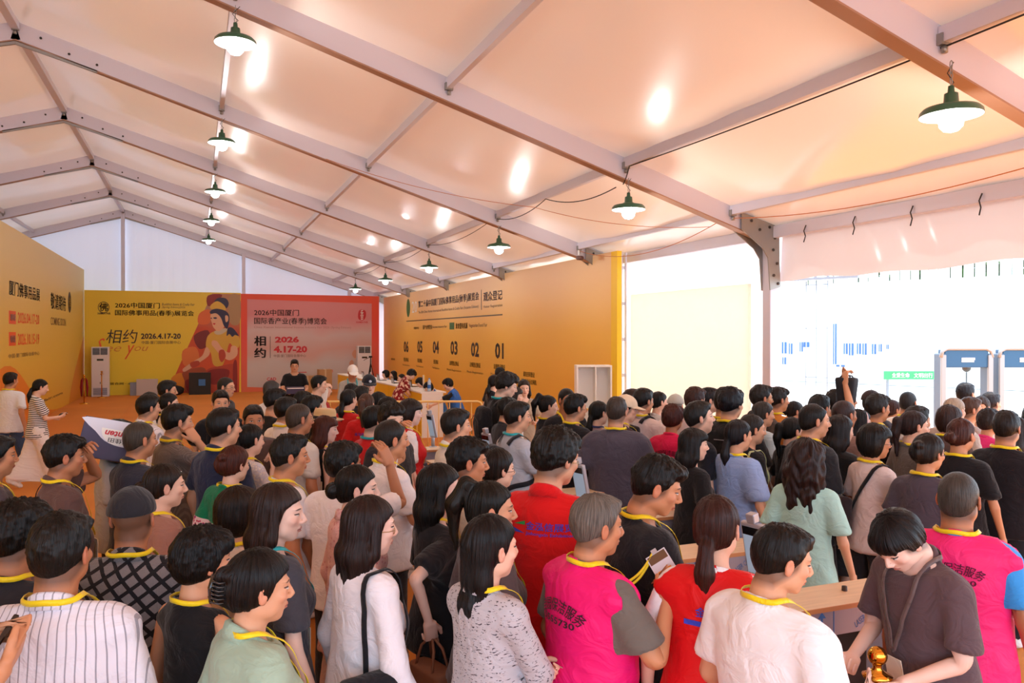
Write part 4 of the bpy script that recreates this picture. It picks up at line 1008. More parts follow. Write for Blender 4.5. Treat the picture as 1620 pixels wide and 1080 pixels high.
def T_band(sex, kind):
    k = ('band', sex, kind)
    if k not in _tpl:
        vs = []; n = 32; nk = TOPS[kind][5]; pf = [(-.006, .010), (.004, .012), (.010, -.004), (.006, -.014), (-.004, -.012)]; m = len(pf)
        for i in range(n):
            a = 2*PI*i/n; z0 = 1.480-.036*(1+math.cos(a))**1.4*(nk/.074)
            for dr, dz in pf: vs.append((math.sin(a)*(nk*.90+dr+(.004 if kind != 'vest' else .012)), -.018+math.cos(a)*(nk*.94+dr+.012*max(0, math.cos(a))), z0+dz))
        V = np.array(vs); Q = np.array([(i*m+j, ((i+1) % n)*m+j, ((i+1) % n)*m+(j+1) % m, i*m+(j+1) % m) for i in range(n) for j in range(m)]); _tpl[k] = Tpl(V, Q, weights(V, dict(bust=np.ones(len(V)))))
    return _tpl[k]
def T_badge(sex, kind):
    k = ('badge', sex, kind)
    if k not in _tpl:
        c, g = project(np.array([[0, .17, 1.09]]), surf_fn(sex, kind), .012); c = c[0]
        v = [(x, c[1]+y, c[2]-.005-z) for y in (0, .003) for z in (0, .135) for x in (-.045, .045)]
        _tpl[k] = Tpl(np.array(v), np.array([(0,2,3,1), (4,5,7,6), (0,1,5,4), (2,6,7,3), (0,4,6,2), (1,3,7,5)]), weights(np.array(v), dict(bust=np.ones(8))))
    return _tpl[k]
def T_strap(sex, kind, which):
    k = ('strap', sex, kind, which)
    if k not in _tpl:
        if which == 'sling': path = [(.11, -.05, 1.43), (.10, .03, 1.41), (.04, .14, 1.28), (-.06, .16, 1.15), (-.17, .08, 1.03), (-.19, -.02, .99), (-.12, -.12, 1.05), (-.02, -.15, 1.20), (.07, -.12, 1.34)]; cl = True; w_ = .028
        elif which == 'shoulder': path = [(-.17, .09, 1.02), (-.15, .10, 1.20), (-.125, .04, 1.40), (-.12, -.05, 1.42), (-.15, -.10, 1.25), (-.17, -.10, 1.02)]; cl = False; w_ = .022
        elif which == 'rshoulder': path = [(.17, .09, 1.02), (.15, .10, 1.20), (.125, .04, 1.40), (.12, -.05, 1.42), (.15, -.10, 1.25), (.17, -.10, 1.02)]; cl = False; w_ = .022
        else:
            s = 1 if which == 'packr' else -1; path = [(.08*s, -.11, 1.40), (.095*s, -.04, 1.44), (.10*s, .04, 1.41), (.115*s, .12, 1.28), (.13*s, .10, 1.14), (.13*s, 0, 1.08), (.10*s, -.12, 1.04)]; cl = False; w_ = .04
        V, Q = ribbon(path, w_, surf_fn(sex, kind), .008, 44, cl, .004, bvh_of(sex, kind))
        _tpl[k] = Tpl(V, Q, weights(V, dict(bust=np.ones(len(V)))))
    return _tpl[k]
def T_back_text(sex, kind, s, zc, wd, ht, arc=0, front=False, cx=0, bold=.02):
    k = ('bt', sex, kind, s, zc, wd, ht, arc, front, cx)
    if k not in _tpl:
        a, b, F_ = text_fit(s, bold=bold); sg = -1 if front else 1
        x = (a-.5)*wd*sg+cx; z = zc+(b-.5)*ht
        if arc: ang = (a-.5)*arc; R_ = wd/arc; x = (np.sin(ang)*(R_+(b-.5)*ht))*sg+cx; z = zc+np.cos(ang)*(R_+(b-.5)*ht)-R_
        fn = surf_fn(sex, kind); y = np.full(len(a), .30 if front else -.30)
        for _ in range(14): y = y+(-1 if front else 1)*(fn((x, y, z))-.0075)*.9
        bv = bvh_of(sex, kind)
        for i in range(len(x)):
            h_ = bv.ray_cast(Vector((x[i], .5 if front else -.5, z[i])), Vector((0, -1 if front else 1, 0)))
            if h_[0] is not None: y[i] = h_[0].y+(.004 if front else -.004)
        V = np.stack([x, y, z], 1); _tpl[k] = (V, F_, weights(V, dict(tor=np.ones(len(V)))))
    return _tpl[k]
# ================================================================== materials of people
def rest_mat(name, build, rough=.5):
    m = bpy.data.materials.new(name); m.use_nodes = True; nt = m.node_tree; build(nt, nt.nodes, nt.links, nt.nodes['Principled BSDF']); return m
def nmath(nt, op, a, b=None, c=None):
    n = nt.nodes.new('ShaderNodeMath'); n.operation = op
    for i, q in enumerate((a, b, c)):
        if q is None: continue
        if isinstance(q, (int, float)): n.inputs[i].default_value = q
        else: nt.links.new(q, n.inputs[i])
    return n.outputs[0]
def mixc(nt, fac, a, b):
    n = nt.nodes.new('ShaderNodeMix'); n.data_type = 'RGBA'
    for i, q in ((0, fac), (6, a), (7, b)):
        if isinstance(q, tuple): n.inputs[i].default_value = (*q, 1)
        elif isinstance(q, (int, float)): n.inputs[i].default_value = q
        else: nt.links.new(q, n.inputs[i])
    return n.outputs[2]
def skin_nodes(nt, N, L, b):
    at_ = N.new('ShaderNodeAttribute'); at_.attribute_name = 'rest'; sp = N.new('ShaderNodeSeparateXYZ'); L.new(at_.outputs['Vector'], sp.inputs[0])
    X = nmath(nt, 'ABSOLUTE', sp.outputs[0]); Y = sp.outputs[1]; Z = sp.outputs[2]
    oi = N.new('ShaderNodeObjectInfo'); base = oi.outputs['Color']
    def el(cx, cz, rx, rz, tilt=0, sharp=6, useabs=True):
        dx = nmath(nt, 'SUBTRACT', X, cx); zz = nmath(nt, 'SUBTRACT', Z, cz)
        if tilt: zz = nmath(nt, 'MULTIPLY_ADD', dx, -tilt, zz)
        q = nmath(nt, 'ADD', nmath(nt, 'POWER', nmath(nt, 'ABSOLUTE', nmath(nt, 'DIVIDE', dx, rx)), 2), nmath(nt, 'POWER', nmath(nt, 'ABSOLUTE', nmath(nt, 'DIVIDE', zz, rz)), 2))
        r = nmath(nt, 'MULTIPLY', nmath(nt, 'SUBTRACT', 1.0, q), sharp); n = N.new('ShaderNodeClamp'); L.new(r, n.inputs[0]); return n.outputs[0]
    fr = N.new('ShaderNodeClamp'); L.new(nmath(nt, 'MULTIPLY', nmath(nt, 'SUBTRACT', Y, .045), 60), fr.inputs[0]); fr = fr.outputs[0]
    def on(m): return nmath(nt, 'MULTIPLY', m, fr)
    nz = N.new('ShaderNodeTexNoise'); nz.inputs['Scale'].default_value = 25; L.new(at_.outputs['Vector'], nz.inputs[0])
    c = mixc(nt, nmath(nt, 'MULTIPLY', nz.outputs[0], .12), base, (.55, .16, .10))
    zl = N.new('ShaderNodeMapRange'); zl.inputs[1].default_value = -.045; zl.inputs[2].default_value = .035; zl.inputs[3].default_value = -.098; zl.inputs[4].default_value = -.025; L.new(Y, zl.inputs[0])
    sc_ = N.new('ShaderNodeClamp'); L.new(nmath(nt, 'MULTIPLY', nmath(nt, 'SUBTRACT', Z, zl.outputs[0]), 35), sc_.inputs[0]); sb = N.new('ShaderNodeClamp'); L.new(nmath(nt, 'MULTIPLY', nmath(nt, 'SUBTRACT', .045, Y), 60), sb.inputs[0])
    st_ = nmath(nt, 'MULTIPLY', nmath(nt, 'MULTIPLY', sc_.outputs[0], sb.outputs[0]), nmath(nt, 'MULTIPLY', nmath(nt, 'LESS_THAN', X, .076), nmath(nt, 'MULTIPLY', oi.outputs['Alpha'], .72)))
    c = mixc(nt, st_, c, (.045, .032, .028))
    c = mixc(nt, nmath(nt, 'MULTIPLY', on(el(.045, -.02, .03, .025, 0, 1)), .25), c, (.62, .16, .12))
    ear = nmath(nt, 'MULTIPLY', nmath(nt, 'GREATER_THAN', X, .078), nmath(nt, 'GREATER_THAN', Z, -.05)); c = mixc(nt, nmath(nt, 'MULTIPLY', ear, .3), c, (.55, .12, .08))
    c = mixc(nt, nmath(nt, 'MULTIPLY', on(el(0, -.0555, .025, .0125, 0, 3)), .65), c, (.42, .09, .08))
    c = mixc(nt, on(el(0, -.0555, .023, .0016, 0, 4)), c, (.12, .02, .02))
    c = mixc(nt, nmath(nt, 'MULTIPLY', on(el(.034, .031, .019, .0036, -.10, 2)), .85), c, (.025, .015, .012))
    c = mixc(nt, on(el(.031, .010, .0155, .0062, .08, 5)), c, (.05, .025, .02))
    c = mixc(nt, on(el(.031, .0078, .0135, .0040, .08, 6)), c, (.62, .58, .55))
    c = mixc(nt, on(el(.0305, .008, .0052, .0052, 0, 6)), c, (.015, .01, .008))
    c = mixc(nt, on(el(.010, -.0305, .0042, .0022, 0, 3)), c, (.15, .03, .02))
    L.new(c, b.inputs['Base Color']); b.inputs['Roughness'].default_value = .5; b.inputs['Specular IOR Level'].default_value = .35
    b.inputs['Subsurface Weight'].default_value = 0
M_skin = rest_mat('skin', skin_nodes)
def hair_nodes(nt, N, L, b):
    at_ = N.new('ShaderNodeAttribute'); at_.attribute_name = 'rest'; sp = N.new('ShaderNodeSeparateXYZ'); L.new(at_.outputs['Vector'], sp.inputs[0])
    ph = nmath(nt, 'ARCTAN2', sp.outputs[0], nmath(nt, 'ADD', sp.outputs[1], .035)); cb = N.new('ShaderNodeCombineXYZ')
    L.new(nmath(nt, 'MULTIPLY', nmath(nt, 'SINE', ph), 26), cb.inputs[0]); L.new(nmath(nt, 'MULTIPLY', nmath(nt, 'COSINE', ph), 26), cb.inputs[1]); L.new(nmath(nt, 'MULTIPLY', sp.outputs[2], 14), cb.inputs[2])
    n = N.new('ShaderNodeTexNoise'); n.inputs['Scale'].default_value = 1; n.inputs['Detail'].default_value = 3; n.inputs['Distortion'].default_value = .3; L.new(cb.outputs[0], n.inputs[0])
    oi = N.new('ShaderNodeObjectInfo'); mx = nt.nodes.new('ShaderNodeMix'); mx.data_type = 'RGBA'; mx.blend_type = 'MULTIPLY'; mx.inputs[0].default_value = 1
    cr = N.new('ShaderNodeValToRGB'); cr.color_ramp.elements[0].position = .3; cr.color_ramp.elements[0].color = (.28, .28, .28, 1); cr.color_ramp.elements[1].position = .7; cr.color_ramp.elements[1].color = (1.15, 1.1, 1.06, 1)
    L.new(n.outputs[0], cr.inputs[0]); L.new(oi.outputs['Color'], mx.inputs[6]); L.new(cr.outputs[0], mx.inputs[7]); L.new(mx.outputs[2], b.inputs['Base Color'])
    bp = N.new('ShaderNodeBump'); bp.inputs['Strength'].default_value = .9; bp.inputs['Distance'].default_value = .006; L.new(n.outputs[0], bp.inputs['Height']); L.new(bp.outputs[0], b.inputs['Normal'])
    b.inputs['Roughness'].default_value = .40; b.inputs['Specular IOR Level'].default_value = .26
M_hair = rest_mat('hair', hair_nodes)
def cloth_mat(name, kind='plain', c2=(1, 1, 1), c3=(0, 0, 0), rough=.85, sheen=.15):
    def bld(nt, N, L, b):
        at_ = N.new('ShaderNodeAttribute'); at_.attribute_name = 'rest'; vec = at_.outputs['Vector']; oi = N.new('ShaderNodeObjectInfo'); c = oi.outputs['Color']
        sp = N.new('ShaderNodeSeparateXYZ'); L.new(vec, sp.inputs[0]); X, Y, Z = sp.outputs
        wv = N.new('ShaderNodeTexNoise'); wv.inputs['Scale'].default_value = 420; L.new(vec, wv.inputs[0])
        big = N.new('ShaderNodeTexNoise'); big.inputs['Scale'].default_value = 9; big.inputs['Detail'].default_value = 3; big.inputs['Distortion'].default_value = 1.2; L.new(vec, big.inputs[0])
        th = nmath(nt, 'ARCTAN2', X, Y)
        if kind == 'stripes_h': m = nmath(nt, 'GREATER_THAN', nmath(nt, 'FRACT', nmath(nt, 'MULTIPLY', Z, 34)), .55); c = mixc(nt, m, c, c2)
        elif kind == 'stripes_v': m = nmath(nt, 'GREATER_THAN', nmath(nt, 'FRACT', nmath(nt, 'MULTIPLY', X, 42)), .84); c = mixc(nt, nmath(nt, 'MULTIPLY', m, .75), c, c2)
        elif kind == 'gingham':
            a = nmath(nt, 'GREATER_THAN', nmath(nt, 'FRACT', nmath(nt, 'MULTIPLY', X, 110)), .5); d = nmath(nt, 'GREATER_THAN', nmath(nt, 'FRACT', nmath(nt, 'MULTIPLY', Z, 110)), .5)
            c = mixc(nt, nmath(nt, 'MULTIPLY', nmath(nt, 'ADD', a, d), .35), c, c2)
        elif kind == 'plaid':
            u = nmath(nt, 'ADD', X, nmath(nt, 'MULTIPLY', Z, .7)); v = nmath(nt, 'SUBTRACT', Z, nmath(nt, 'MULTIPLY', X, .75))
            def ln(q, f, wd):
                t = nmath(nt, 'ABSOLUTE', nmath(nt, 'SUBTRACT', nmath(nt, 'FRACT', nmath(nt, 'MULTIPLY', q, f)), .5)); return nmath(nt, 'LESS_THAN', t, wd)
            dot = nmath(nt, 'MULTIPLY', nmath(nt, 'GREATER_THAN', nmath(nt, 'FRACT', nmath(nt, 'MULTIPLY', X, 210)), .45), nmath(nt, 'GREATER_THAN', nmath(nt, 'FRACT', nmath(nt, 'MULTIPLY', Z, 210)), .45))
            c = mixc(nt, nmath(nt, 'MULTIPLY', dot, .6), c, c2); c = mixc(nt, nmath(nt, 'MAXIMUM', ln(u, 16, .15), ln(v, 16, .15)), c, c3)
        elif kind in ('floral', 'marl', 'speckle', 'tropical'):
            vo = N.new('ShaderNodeTexVoronoi' if kind == 'floral' else 'ShaderNodeTexNoise'); vo.inputs['Scale'].default_value = {'floral': 42, 'marl': 1, 'speckle': 60, 'tropical': 16}[kind]
            if kind == 'marl': mp = N.new('ShaderNodeMapping'); mp.inputs['Scale'].default_value = (60, 60, 170); mp.inputs['Rotation'].default_value = (.5, .6, 0); L.new(vec, mp.inputs[0]); L.new(mp.outputs[0], vo.inputs[0]); m = nmath(nt, 'GREATER_THAN', vo.outputs[0], .62)
            elif kind == 'floral': L.new(vec, vo.inputs[0]); m = nmath(nt, 'LESS_THAN', vo.outputs['Distance'], .36); m2 = nmath(nt, 'LESS_THAN', vo.outputs['Distance'], .16)
            else: L.new(vec, vo.inputs[0]); m = nmath(nt, 'GREATER_THAN', vo.outputs[0], .54)
            c = mixc(nt, m, c, c2)
            if kind == 'floral': c = mixc(nt, m2, c, c3)
        elif kind == 'bands': # striped lower part with pattern
            m = nmath(nt, 'MULTIPLY', nmath(nt, 'LESS_THAN', nmath(nt, 'FRACT', nmath(nt, 'MULTIPLY', Z, 20)), .22), 1.0); c = mixc(nt, m, c, c2)
        elif kind == 'greenred': # plain yoke, floral below
            vo = N.new('ShaderNodeTexVoronoi'); vo.inputs['Scale'].default_value = 48; L.new(vec, vo.inputs[0]); m = nmath(nt, 'LESS_THAN', vo.outputs['Distance'], .40); m2 = nmath(nt, 'LESS_THAN', vo.outputs['Distance'], .18)
            f = mixc(nt, m2, mixc(nt, m, (.75, .55, .55), c2), c3); lo = nmath(nt, 'LESS_THAN', nmath(nt, 'ADD', Z, nmath(nt, 'MULTIPLY', X, .15)), -.40); c = mixc(nt, lo, c, f)
        L.new(c, b.inputs['Base Color'])
        bp = N.new('ShaderNodeBump'); bp.inputs['Strength'].default_value = .5; bp.inputs['Distance'].default_value = .04; L.new(big.outputs[0], bp.inputs['Height'])
        b2 = N.new('ShaderNodeBump'); b2.inputs['Strength'].default_value = .12; b2.inputs['Distance'].default_value = .002; L.new(wv.outputs[0], b2.inputs['Height']); L.new(bp.outputs[0], b2.inputs['Normal']); L.new(b2.outputs[0], b.inputs['Normal'])
        b.inputs['Roughness'].default_value = rough; b.inputs['Specular IOR Level'].default_value = .25; b.inputs['Sheen Weight'].default_value = sheen
    return rest_mat(name, bld)
CM = dict(plain=cloth_mat('plain_cloth'), stripes_h=cloth_mat('horizontal_striped_cloth', 'stripes_h', lin('1c1c24')), stripes_v=cloth_mat('pinstriped_cloth', 'stripes_v', lin('7a7a88')),
    gingham=cloth_mat('small_check_cloth', 'gingham', lin('4a4440')), plaid=cloth_mat('dark_plaid_cloth', 'plaid', lin('b8b4b4'), lin('1a1a20')), marl=cloth_mat('marled_knit', 'marl', lin('4a4650')),
    tropical=cloth_mat('red_leaf_print_cloth', 'tropical', lin('e8c8b0')), greenred=cloth_mat('green_and_floral_cloth', 'greenred', lin('c02850'), lin('3a3a8a')), speckle=cloth_mat('speckled_cloth', 'speckle', lin('e8e0da')),
    floral=cloth_mat('small_floral_cloth', 'floral', lin('d8a0a0'), lin('c06070')), bands=cloth_mat('banded_cloth', 'bands', lin('2c3040')), satin=cloth_mat('satin', 'plain', rough=.35), vestm=cloth_mat('vest_polyester', 'plain', rough=.55, sheen=0))
M_lens = mat('clear_lens', 'dfe4e8', .05, spec=.8); M_frame = mat('spectacle_frame', '2a2826', .35, .4); M_gold = mat('gold_frame', 'b8985a', .3, .8)
def rgba(h): return (*lin(h), 1)
SKINS = dict(n='d8a482', l='e9bfa6', d='b67c58', r='cb9069', p='f1cdbc')
def post_mesh(name, V, F, rest, m, parent, color=None, loc_m=None, smooth=True):
    me = bpy.data.meshes.new(name)
    if isinstance(F, np.ndarray):
        nf = len(F); kk = F.shape[1]; me.vertices.add(len(V)); me.vertices.foreach_set('co', V.astype(f32).ravel()); me.loops.add(nf*kk); me.loops.foreach_set('vertex_index', F.astype(np.int32).ravel())
        me.polygons.add(nf); me.polygons.foreach_set('loop_start', np.arange(0, nf*kk, kk, dtype=np.int32)); me.update(calc_edges=True)
    else: me.from_pydata(V.tolist(), [], F)
    me.polygons.foreach_set('use_smooth', [smooth]*len(me.polygons))
    if rest is not None: a = me.attributes.new('rest', 'FLOAT_VECTOR', 'POINT'); a.data.foreach_set('vector', (rest-HC).astype(f32).ravel())
    me.update(); o = link(name, me, m, parent)
    if color is not None: o.color = color
    return o
def posed_pt(p, B, bone): return (B[bone]@np.append(np.array(p, float), 1))[:3]
def bone_mesh(name, mb, B, bone, m, parent, color=None):
    V = np.concatenate(mb.v); Vh = np.concatenate([V, np.ones((len(V), 1))], 1); V2 = (Vh@B[bone].T)[:, :3]
    me = bpy.data.meshes.new(name); me.from_pydata(V2.tolist(), [], mb.f); me.polygons.foreach_set('use_smooth', mb.sm); me.update(); o = link(name, me, m, parent)
    if color: o.color = color
    return o
# poses: wrist targets are for the right side, x mirrored for the left
POSES = dict(
 down=dict(), walk=dict(legs=(22, 8, -18, 20), sw=-14), walk2=dict(legs=(-16, 22, 20, 6), sw=14),
 phone=dict(ra=(.10, .30, 1.14), la=(.13, .26, 1.10), rt=35, lt=35, rc=55, lc=50), phone1=dict(ra=(.10, .30, 1.20), rt=35, rc=55),
 ear=dict(ra=(.125, .11, 1.47), rp=(.32, .5, .8), rt=-20, rc=50), brow=dict(la=(.06, .17, 1.60), lp=(.5, .35, 1.15), lt=-30, lc=40),
 card=dict(ra=(.22, .20, 1.32), rp=(.5, .1, .8), rt=-10, rc=55), crossed=dict(ra=(-.04, .20, 1.12), la=(-.02, .22, 1.08), rp=(.45, .1, .9), lp=(.45, .1, .9)),
 handup=dict(ra=(.17, .22, 1.60), rp=(.3, .5, .8), rt=0, rc=15, rw=(15, 0)), high=dict(ra=(.22, .12, 1.86), rp=(.6, .2, 1.5), rc=50), headtouch=dict(la=(.12, .02, 1.62), lp=(.5, .2, 1.3), lc=35),
 shoulder=dict(la=(.20, .05, 1.50), lp=(.55, .15, 1.2), lc=40), bag=dict(ra=(.24, .12, 1.02), rp=(.4, -.3, .9), rc=60), holdbox=dict(ra=(.17, .33, 1.08), la=(.17, .33, 1.08), rt=60, lt=60, rc=30, lc=30),
 lean=dict(lean=32, ra=(.16, .38, 1.12), la=(.10, .32, 1.10)), write=dict(lean=32, ra=(.12, .30, 1.0), la=(.16, .28, 1.0), rt=50, lt=50), reach=dict(lean=20, la=(.20, .62, 1.28), lt=20),
 work=dict(ra=(.14, .30, 1.08), la=(.14, .30, 1.08), rt=60, lt=60), hip=dict(ra=(.22, .10, 1.02), rp=(.6, -.2, 1.1)), cloth=dict(ra=(.12, .28, 1.22), la=(.16, .16, 1.62), lp=(.5, .3, 1.2), rc=60, lc=30))
PEOPLE = {}
BASES = []
def person(u, v, sex, H, phi, hd, hair, hc, top, tc, bot, bc, label, lan='y', pose='down', sk='n', lod=None, girth=1.06, tmat='plain', glasses=None, pitch=0, text=None, group=None, key=None, vest=None, z0=0, extra=None, noshoe=False, headk=1.08, roll=0, pm=None, seat=None, shoe='e8e8e8'):
    ps = dict(POSES[pose]); ps['head'] = (hd, pitch-4, roll)
    if pm: ps.update(pm)
    r2 = random.Random(int(u*7+v)); ps.setdefault('lean', r2.uniform(-1, 2)); ps.setdefault('legs', (r2.uniform(-3, 5), r2.uniform(0, 5), r2.uniform(-4, 3), r2.uniform(0, 5))); ps.setdefault('sw', r2.uniform(-6, 6)); ps.setdefault('abd', r2.uniform(0, 4))
    B = pose_bones(ps); s = H/1.72 if seat is None else seat/1.72
    if seat: z0 = H-seat
    hc_ = posed_pt(HC, B, 'hea'); crown = hc_*s; ztop = (hc_[2]+(.118 if hair in ('bald', 'buzz', 'thin') else .128)*headk**.5)*s+z0
    hit = at(u, v, z=ztop); dist = math.hypot(hit[0], hit[1])
    if lod is None: lod = 0 if dist < 5.6 else 1
    head_ang = -(math.atan2(hit[0], hit[1])+math.radians(phi)); ca, sa = math.cos(head_ang), math.sin(head_ang)
    loc = (hit[0]-(ca*crown[0]-sa*crown[1]), hit[1]-(sa*crown[0]+ca*crown[1]), z0)
    G = np.array([girth, 1+(girth-1)*1.15, 1.0])
    def posed(T, g=True):
        V = T.V
        if g and girth != 1.0: k = sst(1.46, 1.36, V[:, 2])*1.0; V = V*(1+(G-1)*k[:, None]*np.array([1, 1, 0]))
        if headk != 1.0: k = sst(1.44, 1.5, V[:, 2])[:, None]; V = V+(V-np.array([0, -.02, 1.47]))*k*(headk-1)
        return skin(V, T.W, B)*s
    tb = T_body(sex, lod, top, bot); me_o = post_mesh('person', posed(tb), tb.Q, tb.V, M_skin, None, (*rgba(SKINS.get(sk, sk))[:3], .95 if sex == 'm' and hair not in ('bald',) else 0.0))
    me_o.location = loc; me_o.rotation_euler = (0, 0, head_ang); tag(me_o, label, 'person', group)
    def add(name, T, m, col): o = post_mesh(name, posed(T), T.Q, T.V, m, me_o, rgba(col)); return o
    if hair: add('hair', T_hair(hair, lod), M_hair, hc)
    add({'tee': 't_shirt', 'big': 't_shirt', 'polo': 'polo_shirt', 'shirt': 'shirt', 'sshirt': 'shirt', 'tank': 'sleeveless_top', 'dress': 'dress', 'longdress': 'dress', 'jacket': 'jacket', 'puff': 'blouse', 'vest': 'waistcoat'}[top], T_top(sex, top, lod), CM[tmat], tc)
    surf = top
    if TOPS[top][4]: add('collar', T_collar(sex, top), CM[tmat], tc)
    elif top != 'tank': add('neckband', T_band(sex, top), CM['plain'], tc)
    if vest:
        T = T_top(sex, 'vest', lod); V = T.V.copy(); k = sst(1.47, 1.42, V[:, 2])[:, None]; V = V*(1+.10*k*np.array([1, 1, 0])); V[:, 2] += .010*sst(1.3, 1.42, V[:, 2])
        T2 = Tpl(V, T.Q, T.W); o = post_mesh('waistcoat', posed(T2), T.Q, T.V, CM['vestm'], me_o, rgba(vest)); surf = 'vest'
    add('trousers' if bot not in ('skirt', 'shorts') else bot, T_bot(sex, bot, 1), CM['plain'], bc)
    if not noshoe:
        for sd in 'rl': add('shoe', T_shoe(sd, lod), CM['plain'], shoe)
    ls = 'big' if top in ('big', 'jacket', 'puff', 'sshirt', 'shirt') or vest else top
    if lan:
        c_ = dict(y='f2d820', t='2aa8b0', g='6a5a5a', n='2a3a6a')[lan]
        tl = T_lan(sex, ls); o = post_mesh('lanyard', posed(tl), tl.Q, tl.V, CM['satin'], me_o, rgba(c_))
        if dist < 9 or abs(phi) > 60: tl = T_badge(sex, ls); post_mesh('badge', posed(tl), tl.Q, tl.V, CM['plain'], me_o, rgba('f0e6d2'), smooth=False)
    for t in (text or []):
        V, F_, W_ = T_back_text(sex, 'vest' if vest else top, *t[1:]); V = V*1.0
        if vest: k = sst(1.47, 1.42, V[:, 2])[:, None]; V = V*(1+.10*k*np.array([1, 1, 0]))+np.array([0, -.002, 0]); V[:, 2] += .010*sst(1.3, 1.42, V[:, 2])
        if girth != 1.0: V = V*(1+(G-1)*sst(1.46, 1.36, V[:, 2])[:, None]*np.array([1, 1, 0]))
        post_mesh('lettering', skin(V, W_, B)*s, F_, V, CM['plain'], me_o, rgba(t[0]), smooth=False)
    if glasses:
        mb = MB()
        for sx in (-1, 1):
            c = HC+np.array([.032*sx, .096, .006]); mb.tube([c+np.array([math.cos(a)*.019, -(.004 if math.cos(a)*sx > 0 else 0), math.sin(a)*.016]) for a in np.linspace(0, 2*PI, 15)[:-1]], .0016, 5, closed=True)
            mb.tube([c+np.array([.021*sx, -.004, .004]), HC+np.array([.072*sx, .06, .008]), HC+np.array([.080*sx, -.01, .006])], .0016, 5)
        mb.tube([HC+np.array([-.011, .096, .010]), HC+np.array([0, .103, .012]), HC+np.array([.011, .096, .010])], .0016, 5)
        if glasses == 'sun': 
            for sx in (-1, 1): c = HC+np.array([.032*sx, .093, .006]); mb.add([c+np.array([math.cos(a)*.021, 0, math.sin(a)*.016]) for a in np.linspace(0, 2*PI, 13)[:-1]], [tuple(range(12))])
        V = np.concatenate(mb.v); V = (np.concatenate([V, np.ones((len(V), 1))], 1)@B['hea'].T)[:, :3]*s
        post_mesh('glasses', V, mb.f, None, M_gold if glasses == 'gold' else M_frame, me_o)
    info = dict(o=me_o, B=B, s=s, loc=np.array(loc), rz=head_ang, sex=sex, top=surf if not vest else 'vest', ls=ls, dist=dist, posed=posed, label=label)
    BASES.append((loc, dist)); PEOPLE[key or label] = info; info['ztop'] = ztop; info['hit'] = hit; info['uv'] = (u, v)
    if extra: extra(info)
    return info
def worn(info, name, T, m, col=None, child=None, label=None, cat=None, smooth=True):
    """mesh in the person's rest frame, carried with the pose; top-level unless child"""
    V = info['posed'](T, False); o = post_mesh(name, V, T.Q, T.V, m, info['o'] if child else None, rgba(col) if col else None, smooth=smooth)
    if not child: o.location = info['loc']; o.rotation_euler = (0, 0, info['rz']); tag(o, label, cat)
    return o
def rigid(info, name, mb, bone, m, label=None, cat=None, child=False, off=None, parent=None, col=None):
    V = np.concatenate(mb.v); V = (np.concatenate([V, np.ones((len(V), 1))], 1)@info['B'][bone].T)[:, :3]*info['s']
    me = bpy.data.meshes.new(name); me.from_pydata(V.tolist(), [], mb.f); me.polygons.foreach_set('use_smooth', mb.sm)
    me.update(); o = link(name, me, m, info['o'] if child else parent)
    if col: o.color = rgba(col)
    if not child and parent is None: o.location = info['loc']; o.rotation_euler = (0, 0, info['rz']); tag(o, label, cat)
    return o
M_black = mat('black_fabric', '17171b', .8, bump=.2, bscale=60); M_phone = mat('black_glass', '101014', .12, coat=.5); M_screen = mat('phone_screen_print', 'a8c0d8', .2)
def phone(info, side='r', label='black smartphone held in the hand', col=None, sc=1.0):
    s = 1 if side == 'r' else -1; mb = MB(); mb.box((.232*s-.005, -.015, .70) if s > 0 else (-.243, -.015, .70), (.243, .058, .855) if s > 0 else (-.232, .058, .855), bev=.004)
    o = rigid(info, 'smartphone', mb, side+'h', col or M_phone, label, 'phone')
    m2 = MB(); x = (.2305 if s > 0 else -.2305); m2.box((min(x, x-.0006*s), -.011, .705), (max(x, x-.0006*s), .054, .850)); rigid(info, 'screen', m2, side+'h', M_screen, parent=o); return o
def cap_hat(info, col, brim=True, back=False, label=None, stripe=None, peak_label=None):
    def f(P):
        P = (P[0]-HC[0], P[1]-HC[1], P[2]-HC[2]); d = ell(P, (0, -.015, .038), (.092, .112, .102)); d = smax(d, .030-P[2]+.25*(-P[1]).clip(-.1, .0)*0, .008)
        if brim:
            b = np.maximum(np.sqrt((P[0]/.085)**2+((P[1]-.075)/.10)**2)*.085-.085, abs(P[2]-.036+.25*(P[1]-.09).clip(0, .2)+(P[0]**2)*2)-.005); b = np.maximum(b, .03-P[1]); d = smin(d, b, .006)
        return smin(d, ell(P, (0, -.015, .139), (.009, .009, .006)), .003)
    k = ('cap', brim)
    if k not in _tpl: V, Q = nets(f, axis((-.12, .12, .0075)), axis((-.15, .20, .0075)), axis((1.58, 1.77, .006))); _tpl[k] = Tpl(V, Q, weights(V, dict(top=np.ones(len(V)))))
    o = worn(info, 'cap', _tpl[k], CM['plain'], col, child=True)
    return o
def hatf(info, col='c8a878', band='1c1c24'):
    mb = MB(); c = HC+np.array([0, -.012, .052]); mb.lathe([(.19, .004), (.165, -.008), (.114, .0), (.110, .07), (.100, .10), (.07, .108), (0, .100)], c, 36); mb.lathe([(.19, .007), (.165, -.004), (.115, .005)], c, 36)
    h = rigid(info, 'straw_hat', mb, 'hea', CM['plain'], child=True, col=col); m2 = MB(); m2.lathe([(.1160, .004), (.1150, .036)], c, 36); rigid(info, 'hat_band', m2, 'hea', CM['plain'], parent=h, col=band)
